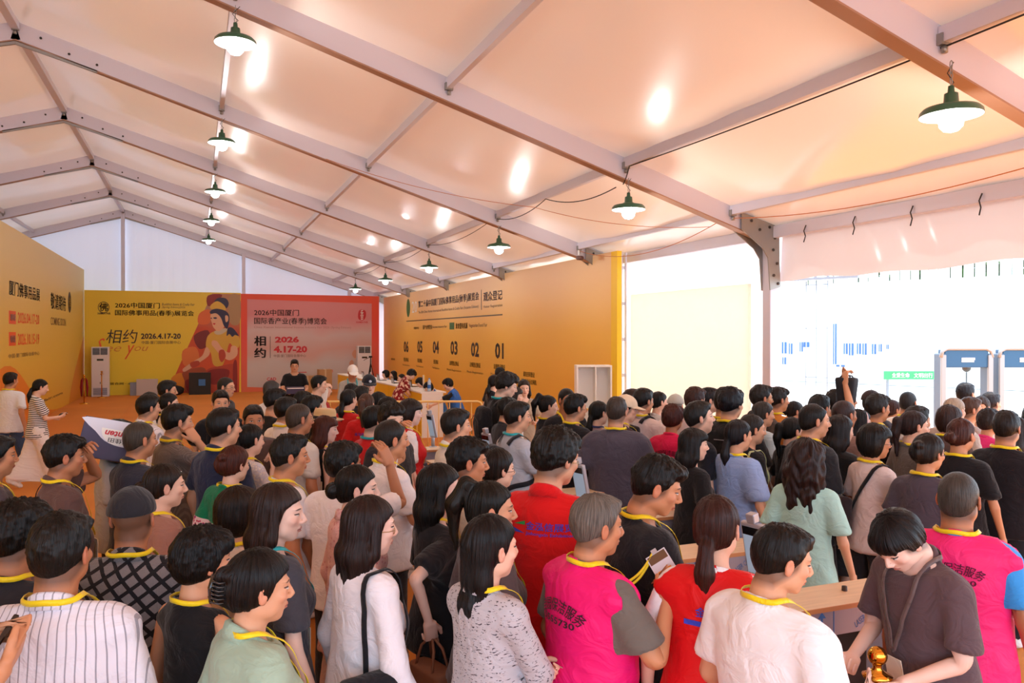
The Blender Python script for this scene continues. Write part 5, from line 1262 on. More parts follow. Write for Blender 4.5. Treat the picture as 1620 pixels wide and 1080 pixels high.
# ================================================================== the crowd
BK, DB, BR, RB, GR, LG, SG = '15110f', '241812', '42281c', '54281e', '5a544e', '8e8880', '3a3634'
CROWD = []
def M(u, v, H, phi, hd, hair, hc, top, tc, label, bot='trousers', bc='26262c', **k): CROWD.append([u, v, 'm', H, phi, hd, hair, hc, top, tc, bot, bc, label, k])
def W(u, v, H, phi, hd, hair, hc, top, tc, label, bot='trousers', bc='26262c', **k):
    k.setdefault('sk', 'l'); k.setdefault('girth', 1.0); CROWD.append([u, v, 'f', H, phi, hd, hair, hc, top, tc, bot, bc, label, k])
# ---- far left, walking and the left edge of the queue
M(17, 590, 1.70, 35, 15, 'crop', BK, 'tee', 'eceef4', 'man in white t-shirt and blue jeans walking by the left banner wall', 'jeans', '3c5478', pose='walk', sk='r', key='walkman')
W(64, 601, 1.62, 80, 5, 'lowpony', BK, 'tee', 'f4f2f2', 'woman in striped t-shirt and white trousers looking at her phone', 'wide', 'f2eeee', tmat='stripes_h', pose='phone', lan=None, pitch=-8, key='stripewoman', pm=dict(legs=(18, 5, -16, 14)))
M(-6, 692, 1.68, 85, 0, 'crop', BK, 'tee', '50454a', 'man cut off by the left edge behind the brown polo man', sk='r')
M(103, 692, 1.66, 75, 10, 'short', BK, 'polo', '5c4440', 'man in brown polo rubbing his brow with a raised hand', pose='brow', sk='d', key='browman')
M(222, 671, 1.69, 62, 6, 'buzz', '4c443c', 'polo', '2e3344', 'stout buzz-cut man in navy polo beside the shouldered carton', sk='r', girth=1.16, key='navybuzz')
M(186, 668, 1.66, 95, 0, 'short', BK, 'tee', 'b8b4b4', 'man in light grey tee hidden behind the carton on his shoulder', pose='shoulder', lan=None, key='boxman')
M(281, 643, 1.73, 68, 8, 'short', BK, 'sshirt', '8a7c74', 'man in small-checked grey-brown shirt holding a phone to his ear', 'trousers', '1c1c22', tmat='gingham', pose='ear', sk='n', key='earman')
M(235, 626, 1.70, 60, 10, 'crop', BK, 'shirt', 'e4e2ea', 'short-haired man in pale striped shirt behind the carton', tmat='stripes_v')
W(268, 623, 1.60, 85, 5, 'lowpony', BK, 'tee', 'e6e0dc', 'woman with tied black hair and cream top behind the man on the phone')
W(238, 622, 1.58, 60, 0, 'long', BK, 'tee', 'ecebf0', 'woman whose dark head just shows left of the pale striped shirt', lan=None)
M(265, 603, 1.72, 85, 8, 'crop', BK, 'tee', 'd8d6da', 'man in rimless glasses, farthest back of the left group', lan=None, glasses='gold')
M(349, 619, 1.70, 165, 5, 'crop', BK, 'polo', '16171d', 'man in black polo facing the camera on the empty carpet', sk='n', key='facing')
M(358, 599, 1.74, 110, 8, 'buzz', '2c2826', 'tee', '2a2a30', 'bespectacled man in dark tee behind the black polo man', lan=None, glasses='b')
M(355, 648, 1.73, 55, 12, 'crop', BK, 'polo', '252c46', 'tall man in dark navy polo left of the black bun woman', sk='n', girth=1.12)
M(401, 643, 1.68, 160, 10, 'crop', BK, 'tee', '5a4440', 'brown-faced man glancing back between two dark-haired heads', sk='d', lan=None)
W(397, 673, 1.58, 60, 0, 'sidetail', BK, 'tee', 'cfcdd8', 'woman in pale grey floral top with black tied hair', tmat='speckle', pm=dict(ra=(.06, .18, 1.36), rc=50))
W(371, 709, 1.55, 45, 8, 'updo', RB, 'puff', '0e7a52', 'woman in green blouse over pink floral print with auburn updo', tmat='greenred')
W(262, 737, 1.58, 78, 5, 'bun', DB, 'tee', '9c7266', 'woman in dusty salmon tee with a low bun behind the checked-shirt man', girth=1.08)
M(210, 778, 1.64, 15, 5, None, BK, 'sshirt', '6a6a70', 'older man in black cap and dark plaid shirt seen from behind', tmat='plaid', sk='d', girth=1.1, pitch=4, key='capman')
M(32, 800, 1.64, 45, 10, 'fluffy', BK, 'tee', '26262c', 'dark-haired man in black tee at the lower left edge', sk='d')
M(97, 819, 1.67, 22, 10, 'short', '1c1917', 'shirt', 'e2e2ee', 'broad man in white pinstriped shirt, lower left corner', tmat='stripes_v', sk='d', girth=1.14, key='pinstripe')
M(-285, 850, 1.76, 80, 0, 'short', BK, 'tee', '40404a', 'person mostly off the left edge holding out a phone', sk='r', key='offleft', pm=dict(ra=(.12, .36, 1.31), rt=40, rc=50), lan=None)
W(322, 842, 1.57, 55, 15, 'pixie', '0c0a0c', 'tank', '121216', 'woman with glossy black short hair and black sleeveless top', sk='n', girth=1.08, key='blackbob')
W(411, 877, 1.56, 70, 10, 'updo', '120f10', 'sshirt', '9db8a4', 'woman in sage green shirt with a black claw clip in her hair', sk='n', girth=1.08, key='sage')
W(441, 770, 1.64, 66, 34, 'long', '32221e', 'tee', '44454f', 'woman with long brown hair and charcoal dress, face turned toward the camera', sk='p', lan='t', girth=1.04, key='greydress')
W(380, 775, 1.58, 55, 10, 'bob', DB, 'tee', 'd8c4b4', 'woman whose dark tied hair shows between the salmon tee and the long brown hair', sk='n')
W(566, 739, 1.62, 65, 26, 'bun', BK, 'jacket', 'e2b4b2', 'woman in pink embroidered jacket with a black bun', 'skirt', 'e6c0bc', tmat='floral', sk='p', key='pinkjacket')
W(586, 790, 1.60, 58, 15, 'long', '2a1a18', 'shirt', 'eceaf2', 'woman in sheer white shirt with a black shoulder bag, centre front', 'wide', 'd8d0cc', lan=None, sk='p', glasses='gold', key='whiteshirt')
# ---- centre left block
M(459, 691, 1.68, 75, 10, 'flat', '1a1816', 'tee', 'f0eff4', 'young man in white tee with spiky brushed-up hair', sk='r', girth=1.08)
M(474, 642, 1.72, 58, 12, 'buzz', '4a3c32', 'tee', 'd4cdc6', 'buzz-cut man in cream tee in front of the white polo man', sk='d', girth=1.12)
M(453, 630, 1.72, 50, 12, 'crop', BK, 'polo', 'eceaf0', 'man in white polo with cropped dark hair behind the cream tee', sk='n')
M(435, 617, 1.71, 70, 8, 'short', BK, 'tank', '141418', 'man in black sleeveless top, left edge of the middle cluster', sk='n', lan=None)
M(431, 604, 1.72, 55, 8, 'thin', '4a4644', 'tee', 'f0f0f6', 'greying man with a navy strap over his white tee', sk='l', lan=None, key='strapman')
M(466, 570, 1.74, 178, 0, 'short', BK, 'tee', '121216', 'man in black tee and glasses standing before the grey banner', lan=None, glasses='b', pose='holdbox', key='bannerman')
W(515, 660, 1.58, 78, 8, 'longfringe', RB, 'tank', '141216', 'woman with long auburn hair and black sleeveless top', 'wide', 'e4dcd4', sk='p')
W(515, 650, 1.60, 80, 5, 'lowpony', BK, 'tee', '26242a', 'woman under the straw hat with a dark band', key='strawhat', pm=dict(legs=(0, 0)))
M(505, 595, 1.70, 95, 0, 'crop', BK, 'tee', 'e8e0d8', 'man in cream tee touching his brow, behind the tied-hair woman', sk='l', lan=None, pose='headtouch')
W(513, 605, 1.60, 80, 5, 'lowpony', BK, 'tee', 'b02a2c', 'woman with sleek tied black hair and dark red top, upper centre left', sk='l')
M(479, 621, 1.62, 60, 0, 'short', BK, 'tee', '4a4a52', 'short person whose dark head shows beside the standing banner man', lan=None)
M(494, 628, 1.69, 62, 0, 'short', BK, 'tee', '34343c', 'dark-haired man directly left of the straw hat', sk='d')
M(558, 580, 1.72, 175, -8, 'buzz', BK, 'jacket', 'aaa69e', 'man in beige jacket and white baseball cap looking down', sk='d', lan='t', pitch=-14, pose='phone', key='whitecap')
M(584, 596, 1.72, 172, 0, 'buzz', BK, 'shirt', '8a8a90', 'security guard in black cap and grey uniform shirt', sk='l', lan=None, key='guard')
W(552, 617, 1.62, 35, 10, 'lowpony', BK, 'tee', 'c8201e', 'woman in red tee with long black ponytail, left of the brown ponytail', key='redpony')
W(580, 624, 1.64, 15, 8, 'pony', '5a3826', 'tee', 'd82022', 'woman in red tee with a tied light brown ponytail', text=[('3048c0', '金泓信展览', 1.30, .20, .035)])
M(556, 609, 1.66, 40, 0, 'short', BK, 'tee', '34343a', 'dark head just below the beige jacket, first of a row', lan=None)
M(573, 612, 1.64, 50, 0, 'crop', BK, 'tee', '303038', 'dark head just below the guard, second of a row', lan=None)
W(600, 621, 1.58, 60, 10, 'bun', BK, 'tee', 'd8d2d0', 'woman whose black parted hair shows right of the light brown ponytail')
W(614, 630, 1.58, 75, 0, 'bob', BK, 'tee', '3c3c44', 'woman with black bob leaning behind the red-shirted man')
M(593, 644, 1.70, 55, 10, 'crop', BK, 'tee', 'cc1f22', 'man in red tee with teal lanyard seen from behind', lan='t', sk='l')
M(620, 641, 1.72, 130, 20, 'fluffy', '1e1612', 'tee', '2c2a30', 'boyish man with fringe peering over the balding man', sk='l', lan=None)
M(620, 669, 1.72, 66, 8, 'thin', '241e1a', 'tee', 'f0eff4', 'balding man in white tee holding a pink cloth', sk='r', pose='cloth', key='balding')
W(650, 634, 1.66, 80, 5, 'bob', '2a1e1a', 'sshirt', 'f2f0f2', 'woman in white blouse and red waistcoat with chin-length black hair by the railing', 'trousers', 'e4e2e6', sk='p', vest='cc1f22', key='whiteblouse')
M(544, 703, 1.66, 40, 12, 'short', BK, 'tee', 'eeedf4', 'man in white tee with black hair raising one open hand', sk='d', pose='handup', lan=None, key='raisedhand')
# ---- centre
W(697, 738, 1.62, 68, 18, 'long', '0f0d0e', 'tee', '18181e', 'woman with long straight black hair, black top and brown tote', sk='p', pose='bag', key='tote', pm=dict(ra=(.27, -.16, 1.03), rp=(.5, -.6, 1.2)))
M(740, 697, 1.68, 74, 8, 'short', '120f0e', 'tee', 'd9cdbc', 'man in beige tee with neat black side-parted hair', sk='r')
M(722, 649, 1.72, 70, 8, 'crop', '1b1817', 'polo', 'e8e4dc', 'man in off-white polo beside the face-scan terminals', sk='n', girth=1.1)
W(789, 714, 1.60, 52, 12, 'updo', '1e1512', 'tee', '5c5a5c', 'woman in glasses with a brown claw clip and white hair slide', glasses='b', key='clawclip', lan=None)
W(777, 766, 1.61, 66, 20, 'highpony', '15130f', 'tee', '5c5052', 'woman in grey-brown top with high black ponytail and silver hair tie', sk='n', girth=1.06, key='silvertie')
W(778, 820, 1.60, 48, 12, 'halfup', '141012', 'shirt', 'bcbac2', 'woman in marled grey cardigan with long half-up black hair', 'wide', 'e4e0e0', tmat='marl', sk='l', pose='crossed', key='marl')
M(880, 684, 1.84, 22, 28, 'fluffy', '16120f', 'polo', 'd81418', 'tall man in red polo lettered across the back, centre', sk='n', glasses='gold', lan=None, girth=1.14, pitch=-8, text=[('3a48c8', '金泓信展览', 1.335, .19, .036, 0, False, .05), ('3a48c8', 'Jinhongxin Exhibition', 1.30, .19, .018, 0, False, .05, .01), ('2a9a50', '◢', 1.345, .05, .018, 0, False, -.075), ('3a48c8', '◣', 1.31, .06, .02, 0, False, -.08)], key='redpolo')
M(801, 592, 1.86, 66, 20, 'fluffy', BK, 'tee', '141418', 'tall man in black tee with teal lanyard and black backpack', sk='l', lan='t', pose='hip', pitch=-12, key='tallblack')
M(819, 637, 1.72, 62, 14, 'crop', BK, 'tee', 'b4bac6', 'man in light grey tee with backpack straps holding a phone', sk='n', lan='t', pose='phone1', key='greypack')
W(829, 602, 1.62, 165, 5, 'long', DB, 'dress', 'a8957e', 'long-haired woman in beige dress facing the camera', pose='phone', lan=None, key='beige')
W(814, 613, 1.62, 80, 0, 'bob', DB, 'tee', 'e0d8d0', 'woman whose pale profile shows behind the light grey tee', lan=None)
M(803, 631, 1.62, 60, 0, 'short', BK, 'tee', '2a2a30', 'person whose dark hair shows between black tee and grey tee', lan=None)
W(868, 627, 1.62, 70, 12, 'highpony', '1e1410', 'tee', '17171c', 'woman in black with a high ponytail and white hair tie')
M(897, 617, 1.72, 150, 0, 'buzz', BK, 'tee', '1a1a20', 'man in black with cropped hair before the white cabinet', sk='d')
M(911, 626, 1.70, 52, 14, 'short', '120f0e', 'tee', '1a1a20', 'man in black tee and glasses with wavy receding black hair', sk='n', glasses='b')
M(791, 583, 1.72, 10, 0, 'short', BK, 'tee', '1e1e24', 'person in dark shirt with back turned near number 01', lan=None, sk='l')
W(783, 594, 1.64, 60, 0, 'lowpony', BK, 'tee', '202028', 'woman in black leaning at the railing behind the tall man', sk='l', lan=None, pose='hip')
W(948, 636, 1.60, 45, 8, 'lowpony', BK, 'tee', 'b89aa4', 'woman in dusty pink with long dark hair by the orange wall end', lan='n')
M(976, 630, 1.73, 8, 12, 'crop', '4a403a', 'big', '4c4856', 'big man in purple-grey tee seen from behind', sk='n', girth=1.18)
M(991, 630, 1.68, 75, 8, 'buzz', BK, 'shirt', '3a1a20', 'person in beige baseball cap and maroon shirt', sk='l', key='beigecap')
M(1001, 617, 1.72, 60, 8, 'crop', '3a2a22', 'tee', 'f0e8e4', 'brown-haired head between the beige cap and the backpack man', sk='l', lan=None)
M(1018, 616, 1.73, 38, 12, 'crop', BK, 'shirt', 'e2d0cc', 'man in pale pink shirt with a black backpack', key='palepack')
W(1043, 621, 1.66, 52, 12, 'pony', BK, 'tee', 'd6d8de', 'woman in pale grey tee with black swinging ponytail', sk='l', lan=None, key='swing')
M(1069, 628, 1.64, 18, 0, 'buzz', LG, 'tee', 'f0e8ea', 'person in pale grey cloth cap above the pink uniform', sk='l', lan=None, key='greycap')
W(1065, 643, 1.62, 22, 10, 'pixie', '50251e', 'tee', 'e01e52', 'cleaner in pink top with short reddish hair and printed back', sk='d', girth=1.12, lan=None, text=[('4a1028', '佳园保洁服务', 1.30, .25, .05, 1.3), ('4a1028', '5555730', 1.235, .17, .03)], key='cleaner1')
M(1100, 615, 1.74, 40, 0, 'short', '44261e', 'tee', 'e4dce0', 'head with reddish brown hair against the white doorway', lan=None)
M(1122, 615, 1.74, 70, 8, 'crop', '1a1a20', 'tee', '2a2a30', 'man in dark tee with swept-back hair in profile', sk='l', lan=None)
M(1107, 637, 1.72, 68, 10, 'crop', '1e1a18', 'polo', '1a1c26', 'man in navy with high receding hairline gazing upward', sk='l', pitch=8, lan=None)
W(1098, 680, 1.58, 58, 14, 'longfringe', '120d0d', 'tee', '141418', 'woman in black tee with long straight black hair and fringe', lan=None)
M(1157, 617, 1.76, 22, 14, 'fluffy', '14121a', 'big', '17171b', 'broad man in black tee with a thin line print', girth=1.12, text=[('b0b0b8', '―――', 1.33, .12, .006)])
M(1147, 616, 1.74, 30, 0, 'short', BK, 'tee', '3a3434', 'head half hidden behind the broad black-tee man', lan='y')
W(1169, 666, 1.62, 42, 12, 'lowpony', '16131a', 'puff', '8ea8d8', 'woman in light blue puff-sleeve blouse with long ponytail', 'wide', 'd8c8b4', sk='n')
W(1191, 658, 1.58, 62, 8, 'lowpony', '2a2624', 'tee', '141418', 'woman in black tee with a pale green shoulder bag', sk='n', lan=None, key='greenbag')
W(1208, 637, 1.60, 52, 12, 'bun', '3a342f', 'tee', 'b4ccd8', 'woman in pale blue short-sleeve top with pinned grey-brown hair', sk='n', lan=None)
M(1205, 611, 1.77, 52, 14, 'flat', '241c16', 'tee', '4a3c34', 'man with glasses and brushed-up hair at the grey column', glasses='gold', sk='r', lan=None)
M(1232, 615, 1.74, 48, 14, 'short', '241a16', 'tee', 'd88a3a', 'young man in mustard orange tee', sk='r')
W(1258, 636, 1.60, 62, 8, 'bun', '1c1614', 'shirt', 'f0e2dc', 'woman with loosely pinned hair and white sleeve beside the orange tee', sk='n', lan=None)
M(1297, 626, 1.70, 40, 0, 'crop', BK, 'tee', 'f2e6e0', 'person in white raising one arm with a black bag', sk='r', pose='high', lan=None, key='raiser')
W(1255, 662, 1.56, 55, 8, 'pony', '100e0e', 'tee', '141418', 'short woman in black with a hair tie, left of the balding black-tee man', lan=None)
M(1289, 643, 1.71, 58, 14, 'thin', '14100e', 'big', '1f2026', 'stout man in black tee with thinning hair and pale temple', sk='n', girth=1.12)
W(1278, 700, 1.62, 18, 12, 'wavy', '2a1614', 'tee', 'a4d0c8', 'woman in mint tee with very long curly dark brown hair', sk='n')
# ---- right block
W(1330, 659, 1.62, 42, 10, 'long', '1c1414', 'tee', '16161a', 'woman in black tee with long hair and a patterned canvas tote', 'skirt', '2a2a30', sk='l', pose='phone', lan=None, key='canvastote')
M(1317, 624, 1.70, 40, 0, 'buzz', '5a3e34', 'tee', '2c1e3a', 'round-headed man in dark purple with yellow lanyard', sk='d')
M(1340, 617, 1.73, 60, 5, 'crop', '1a1616', 'tee', 'c8c0c0', 'dark cropped man in profile right of the round-headed man', sk='r', lan=None)
M(1323, 619, 1.74, 40, 0, 'short', '1a1616', 'tee', '403a40', 'rear head peeking between the raised bag and the cropped man', lan=None)
M(1336, 637, 1.68, 42, 5, 'buzz', '3a2420', 'tee', '8a6a60', 'man with cropped brown hair in front of the profile man', sk='d', lan=None)
W(1360, 650, 1.60, 52, 10, 'long', '141014', 'puff', 'e8961e', 'woman with pale headband, long black hair and amber sleeves', key='headband', sk='l', lan=None)
M(1389, 626, 1.71, 42, 12, 'short', '2a2420', 'tee', '17171b', 'man in black with wide yellow collar strap left of the brown low bun', sk='r')
M(1379, 622, 1.71, 30, 0, 'buzz', '1a1414', 'tee', '3c3840', 'person in patterned dark cap, upper right of the crowd', lan='y', key='darkcap')
W(1413, 634, 1.62, 40, 14, 'sidetail', '4c2a22', 'tank', '1c1418', 'woman in black scoop-back top with brown low bun', sk='r')
M(1437, 622, 1.72, 20, 8, 'buzz', '302826', 'tee', 'f6f2ea', 'man in bright white tee with short dark hair at the doorway', sk='r')
W(1385, 674, 1.60, 48, 16, 'bob', '100c0c', 'tee', 'd8c8c6', 'woman in pale pink tee with black bob and sling bag', glasses='b', sk='r', key='slingbob', pose='phone1')
W(1447, 652, 1.62, 52, 14, 'pony', '2c1a1a', 'dress', '6a625c', 'woman in olive-grey dress with beaded ponytail', sk='l')
M(1452, 644, 1.66, 50, 0, 'crop', '241c1a', 'tee', '9a96a0', 'low dark head behind the olive-grey dress woman', lan=None)
W(1470, 690, 1.62, 28, 14, 'updo', '1e1614', 'tee', '4c4450', 'woman in purple-grey tee with plaited bun and sunglasses on her head', sk='r', glasses='b', girth=1.1)
W(1502, 644, 1.64, 28, 5, 'bob', '3a221c', 'tee', '5a4844', 'woman with brown round bob beside the silver-haired head', sk='r')
M(1510, 632, 1.71, 30, 5, 'thin', 'c0a890', 'tee', 'b8a8a0', 'silver-haired man before the scanner arch', sk='l', lan=None)
M(1528, 607, 1.74, 25, 10, 'crop', '241c22', 'tee', '9a9080', 'man passing under the first scanner arch', sk='r')
M(1536, 630, 1.66, 60, 8, 'crop', '5a3a28', 'tee', 'b8a8a0', 'fair-brown-haired man between silver head and facing woman', sk='n', lan=None)
W(1551, 628, 1.64, 200, 0, 'bun', '4a3022', 'tee', 'f2e8e6', 'woman facing the camera near the scanner arch', lan=None, sk='n')
M(1568, 622, 1.66, 40, 0, 'crop', '2a2024', 'tee', '2c4a9a', 'person in blue glimpsed behind the facing woman', lan=None)
W(1521, 664, 1.66, 18, 14, 'bun', '4c241c', 'tee', '141216', 'woman in black tee lettered in white with auburn bun', sk='r', text=[('e8e4e8', '臻', 1.33, .045, .045, 0, False, .03), ('e8e4e8', '顾', 1.27, .045, .045, 0, False, .03)], key='lettered')
W(1566, 650, 1.60, 40, 10, 'pixie', '2a1c18', 'tee', 'e0347a', 'cleaner in pink top near the second scanner arch', sk='r', lan=None)
M(1593, 652, 1.70, 20, 0, 'crop', '1e1614', 'tee', '18141a', 'man in black with square cropped hair right of the pink top', sk='r')
W(1608, 662, 1.64, 15, 8, 'long', '2c1c18', 'tee', '7c7480', 'woman in mauve-grey tee with long brown hair at the right edge', 'wide', '9a8a78', lan=None)
W(1640, 640, 1.70, 20, 0, 'bob', BK, 'tee', '8fae9c', 'person in sage top cut off by the right edge', lan=None, bc='1a1a1e', sk='r')
M(1517, 753, 1.66, 5, 8, 'buzz', '4c4844', 'tee', '3c9ae8', 'cleaner in pink waistcoat over a sky blue tee, seen from behind', 'shorts', '2a2226', vest='f02a78', sk='d', girth=1.1, text=[('5a1838', '佳园保洁服务', 1.335, .21, .042, 1.1), ('5a1838', '5555730', 1.28, .15, .024)], key='cleaner2')
M(1424, 812, 1.61, -135, -5, 'fringe', '0e0c10', 'sshirt', '5c4a50', 'youth with black fringe and brown shirt bending his head down', sk='p', pitch=-30, lan='g', pose='work', key='fringe', pm=dict(lean=12))
M(1239, 829, 1.66, 42, 28, 'crop', '120f0e', 'tee', 'f4f5fb', 'broad man in plain white tee at the front, seen from behind', sk='n', girth=1.16, headk=1.0, pitch=-10, key='whitetee')
W(1134, 788, 1.66, 12, 8, 'lowpony', '3e201c', 'tee', 'f2f3f8', 'woman in red waistcoat with brown ponytail, seen from behind', vest='d8161c', sk='l', lan=None, girth=1.06, text=[('3a48c8', '金泓信展览', 1.325, .19, .036, 0, False, .06), ('3a48c8', '▬ ▬', 1.28, .15, .02, 0, False, .0)], key='redvest2')
M(1038, 727, 1.74, 68, 18, 'short', '100e0d', 'big', '1b1c22', 'man in black tee with yellow lanyard bending over the gate', 'trousers', '6a5c58', sk='r', pitch=-14, pose='work', girth=1.08, key='blackgate')
M(945, 787, 1.64, 52, 14, 'crop', '77716a', 'tee', '6e6862', 'grey-haired cleaner in pink waistcoat holding up a badge', vest='ee1a76', sk='r', pose='card', girth=1.1, text=[('3a1828', '佳园保洁服务', 1.31, .25, .05, 1.3), ('3a1828', '5555730', 1.25, .17, .028)], key='cardcleaner')
M(977, 893, 1.13, 150, 20, 'fluffy', BK, 'tee', 'd8dce4', 'small child between the pink waistcoat and the black tee man', lan=None, sk='r', headk=1.2)
# ---- registration counter
W(610, 586, 1.26, -95, 0, 'bob', BK, 'tee', '4a90d8', 'counter clerk in blue, farthest along the yellow counter', lan=None, pose='work', z0=0, key='clerk1', seat=1.55, pm=dict(legs=(74, 76)))
W(622, 587, 1.26, -95, 0, 'long', BK, 'tee', '3a80d0', 'counter clerk in blue, second from the far end', lan=None, pose='work', key='clerk2', seat=1.55, pm=dict(legs=(74, 76)))
W(635, 592, 1.23, -100, 0, 'lowpony', BK, 'tee', '4a8ad4', 'counter clerk in blue nearest the red-print customer', lan=None, pose='work', key='clerk3', seat=1.55, pm=dict(legs=(74, 76)))
W(665, 598, 1.34, -100, 0, 'bob', BK, 'tee', '2c68b0', 'counter clerk bending over papers behind the yellow folder', lan=None, pose='write', key='clerk4', seat=1.55, pm=dict(legs=(74, 76)))
W(678, 605, 1.30, -100, 0, 'bob', BK, 'tee', '2c68b0', 'counter clerk bowed low beside the counter end', lan=None, pose='write', key='clerk5', seat=1.55, pm=dict(legs=(74, 76)))
W(650, 585, 1.58, 72, 10, 'pixie', '120c0c', 'tee', '8a1820', 'customer in red leaf-print shirt leaning on the counter', lan=None, tmat='tropical', pose='lean', pitch=-10, key='redprint')
M(709, 600, 1.46, -82, -5, 'pixie', '120f0e', 'tee', '17171c', 'staff in blue waistcoat reaching across the counter end', lan=None, vest='2a62b0', pose='reach', sk='l', key='bluevest')

def settle():
    # nobody stands in anybody else: each height is nudged a little so that the two stand apart, heads staying in line
    n = len(CROWD); H0 = [c[3] for c in CROWD]; H = list(H0)
    mv = [h > 1.45 for h in H0]
    for it in range(120):
        P = [at(c[0], c[1], z=h)[:2] for c, h in zip(CROWD, H)]
        for i in range(n):
            for j in range(i+1, n):
                if not (mv[i] and mv[j]): continue
                d = math.hypot(*(P[i]-P[j]))
                if d < .46:
                    a, b = (i, j) if math.hypot(*P[i]) < math.hypot(*P[j]) else (j, i); st = .002*(1 if d > .3 else 2)
                    H[a] = min(H[a]+st, H0[a]+.08); H[b] = max(H[b]-st, H0[b]-.10)
    for c, h in zip(CROWD, H): c[3] = h
settle()
for c in CROWD: person(*c[:13], **c[13])
# ================================================================== furniture and props
M_wood = mat('pale_birch_laminate', 'e8cfae', .45, var=.12, vscale=4, stretch=(1, 14, 1)); M_woode = mat('wood_edge', 'c88a58', .5); M_ss = mat('brushed_stainless_film', 'a8a4b4', .35, .35)
M_yel = mat('yellow_counter_panel', 'e8ba18', .5); M_wht = mat('white_laminate', 'f0ece6', .5); M_bluep = mat('blue_film_print', '3a74b8', .5); M_rail = mat('yellow_painted_rail', 'f8d284', .4)
M_brass = mat('polished_brass', 'd8a040', .12, 1.0); M_velvet = mat('crimson_velvet', '8a1420', .9); M_carton = mat('brown_cardboard', 'b08a5e', .85); M_scr = mat('terminal_screen', '9ab4cc', .2, emit=.35); M_sil = mat('silver_plastic', 'b8bcc8', .3, .5)
# turnstiles -------------------------------------------------------
ords = ['nearest', 'second', 'third', 'fourth', 'fifth', 'sixth', 'farthest']
def turnstile(i, y):
    t = empty('turnstile', (2.35, y, 0)); tag(t, f'stainless turnstile with pale wooden top, {ords[i]} from the camera in its row', 'turnstile', 'turnstiles of the entry row')
    b = MB().box((0, -.12, .79), (1.08, .12, .925)).build('beam_casing', M_ss, t)
    MB().box((-.03, -.145, .925), (1.12, .145, .95), bev=.004).build('top_slab', M_wood, t); MB().box((-.034, -.149, .926), (1.124, -.144, .949)).build('slab_edge', M_woode, t)
    for x0 in (.0, .86): MB().box((x0, -.11, 0), (x0+.20, .11, .79)).build('leg_cabinet', mat('dark_grey_steel', '6a6c78', .5, .4), t)
    mb = MB(); mb.box((.55, -.1212, .80), (.562, -.1202, .885)); mb.add([(.53, -.1212, .885), (.582, -.1212, .885), (.556, -.1212, .918)], [(0, 1, 2)]); mb.build('arrow_print', M_bluep, b)
    for x0 in (.48, .63, 1.04): MB().box((x0, -.1212, .795), (x0+.006, -.1202, .92)).build('film_line', M_bluep, b)
    print_text('LASER CO', (.78, -.121, .81), (.11, 0, .06), (-.015, 0, .03), M_bluep, b, bold=.0, off=.001)
    MB().lathe([(0, .026), (.014, .024), (.015, 0)], (.84, .02, .95), 12).build('sensor_knob', M_bolt, t)
    if i % 2 == 1: MB().box((.86, -.13, .55), (1.10, .13, .79)).build('wooden_panel', M_wood, t)
def terminal(i, y):
    t = empty('face_scan_terminal', (2.68, y, .95), math.radians(12)); tag(t, f'silver face-scan tablet on a short post, {ords[i]} from the camera', 'terminal', 'face-scan terminals on the turnstiles')
    MB().tube([(0, .03, 0), (0, .03, .16)], .022, 10).build('post', M_sil, t); MB().lathe([(0, .012), (.045, .01), (.05, 0)], (0, .03, 0), 16).build('base_plate', M_sil, t)
    R_ = Matrix.Translation((0, 0, .12))@Matrix.Rotation(math.radians(-12), 4, 'Y')
    h = MB().box((-.016, -.065, 0), (.016, .075, .29), R_, bev=.008).build('housing', M_sil, t); MB().box((-.0175, -.055, .02), (-.0162, .065, .27), R_).build('screen', M_scr, h); MB().box((-.0182, -.055, .225), (-.0165, .065, .27), R_).build('camera_strip', M_phone, h)
    MB().box((-.02, -.02, .29), (.025, .03, .34), R_, bev=.006).build('camera_head', M_sil, t)
ys = [3.22, 4.2, 5.2, 6.2, 7.2, 8.2, 9.2]
for i, y in enumerate(ys): turnstile(i, y); 
for i, y in enumerate(ys):
    if i != 1: terminal(i, y+.06)
def bottle(x, y, z, h, label):
    t = empty('water_bottle', (x, y, z)); tag(t, label, 'bottle'); r = h*.14
    MB().lathe([(0, 0), (r, .005), (r, h*.5), (r*.9, h*.55), (r, h*.62), (r*.9, h*.78), (r*.4, h*.9), (r*.4, h*.95)], n=16).build('bottle_body', mat('clear_bottle_plastic', 'bcd4e8', .1, spec=.8), t)
    MB().lathe([(r*1.01, h*.22), (r*1.01, h*.5)], n=16).build('bottle_label', mat('blue_bottle_label', '2a6ac0', .4), t); MB().lathe([(r*.45, h*.93), (r*.45, h), (0, h)], n=12).build('cap', mat('blue_cap', '3a80d8', .4), t)
bottle(2.52, 8.22, .955, .30, 'large water bottle with blue label standing on a turnstile')
bottle(2.60, 7.24, .955, .22, 'smaller water bottle on the turnstile beside the beige tee man')
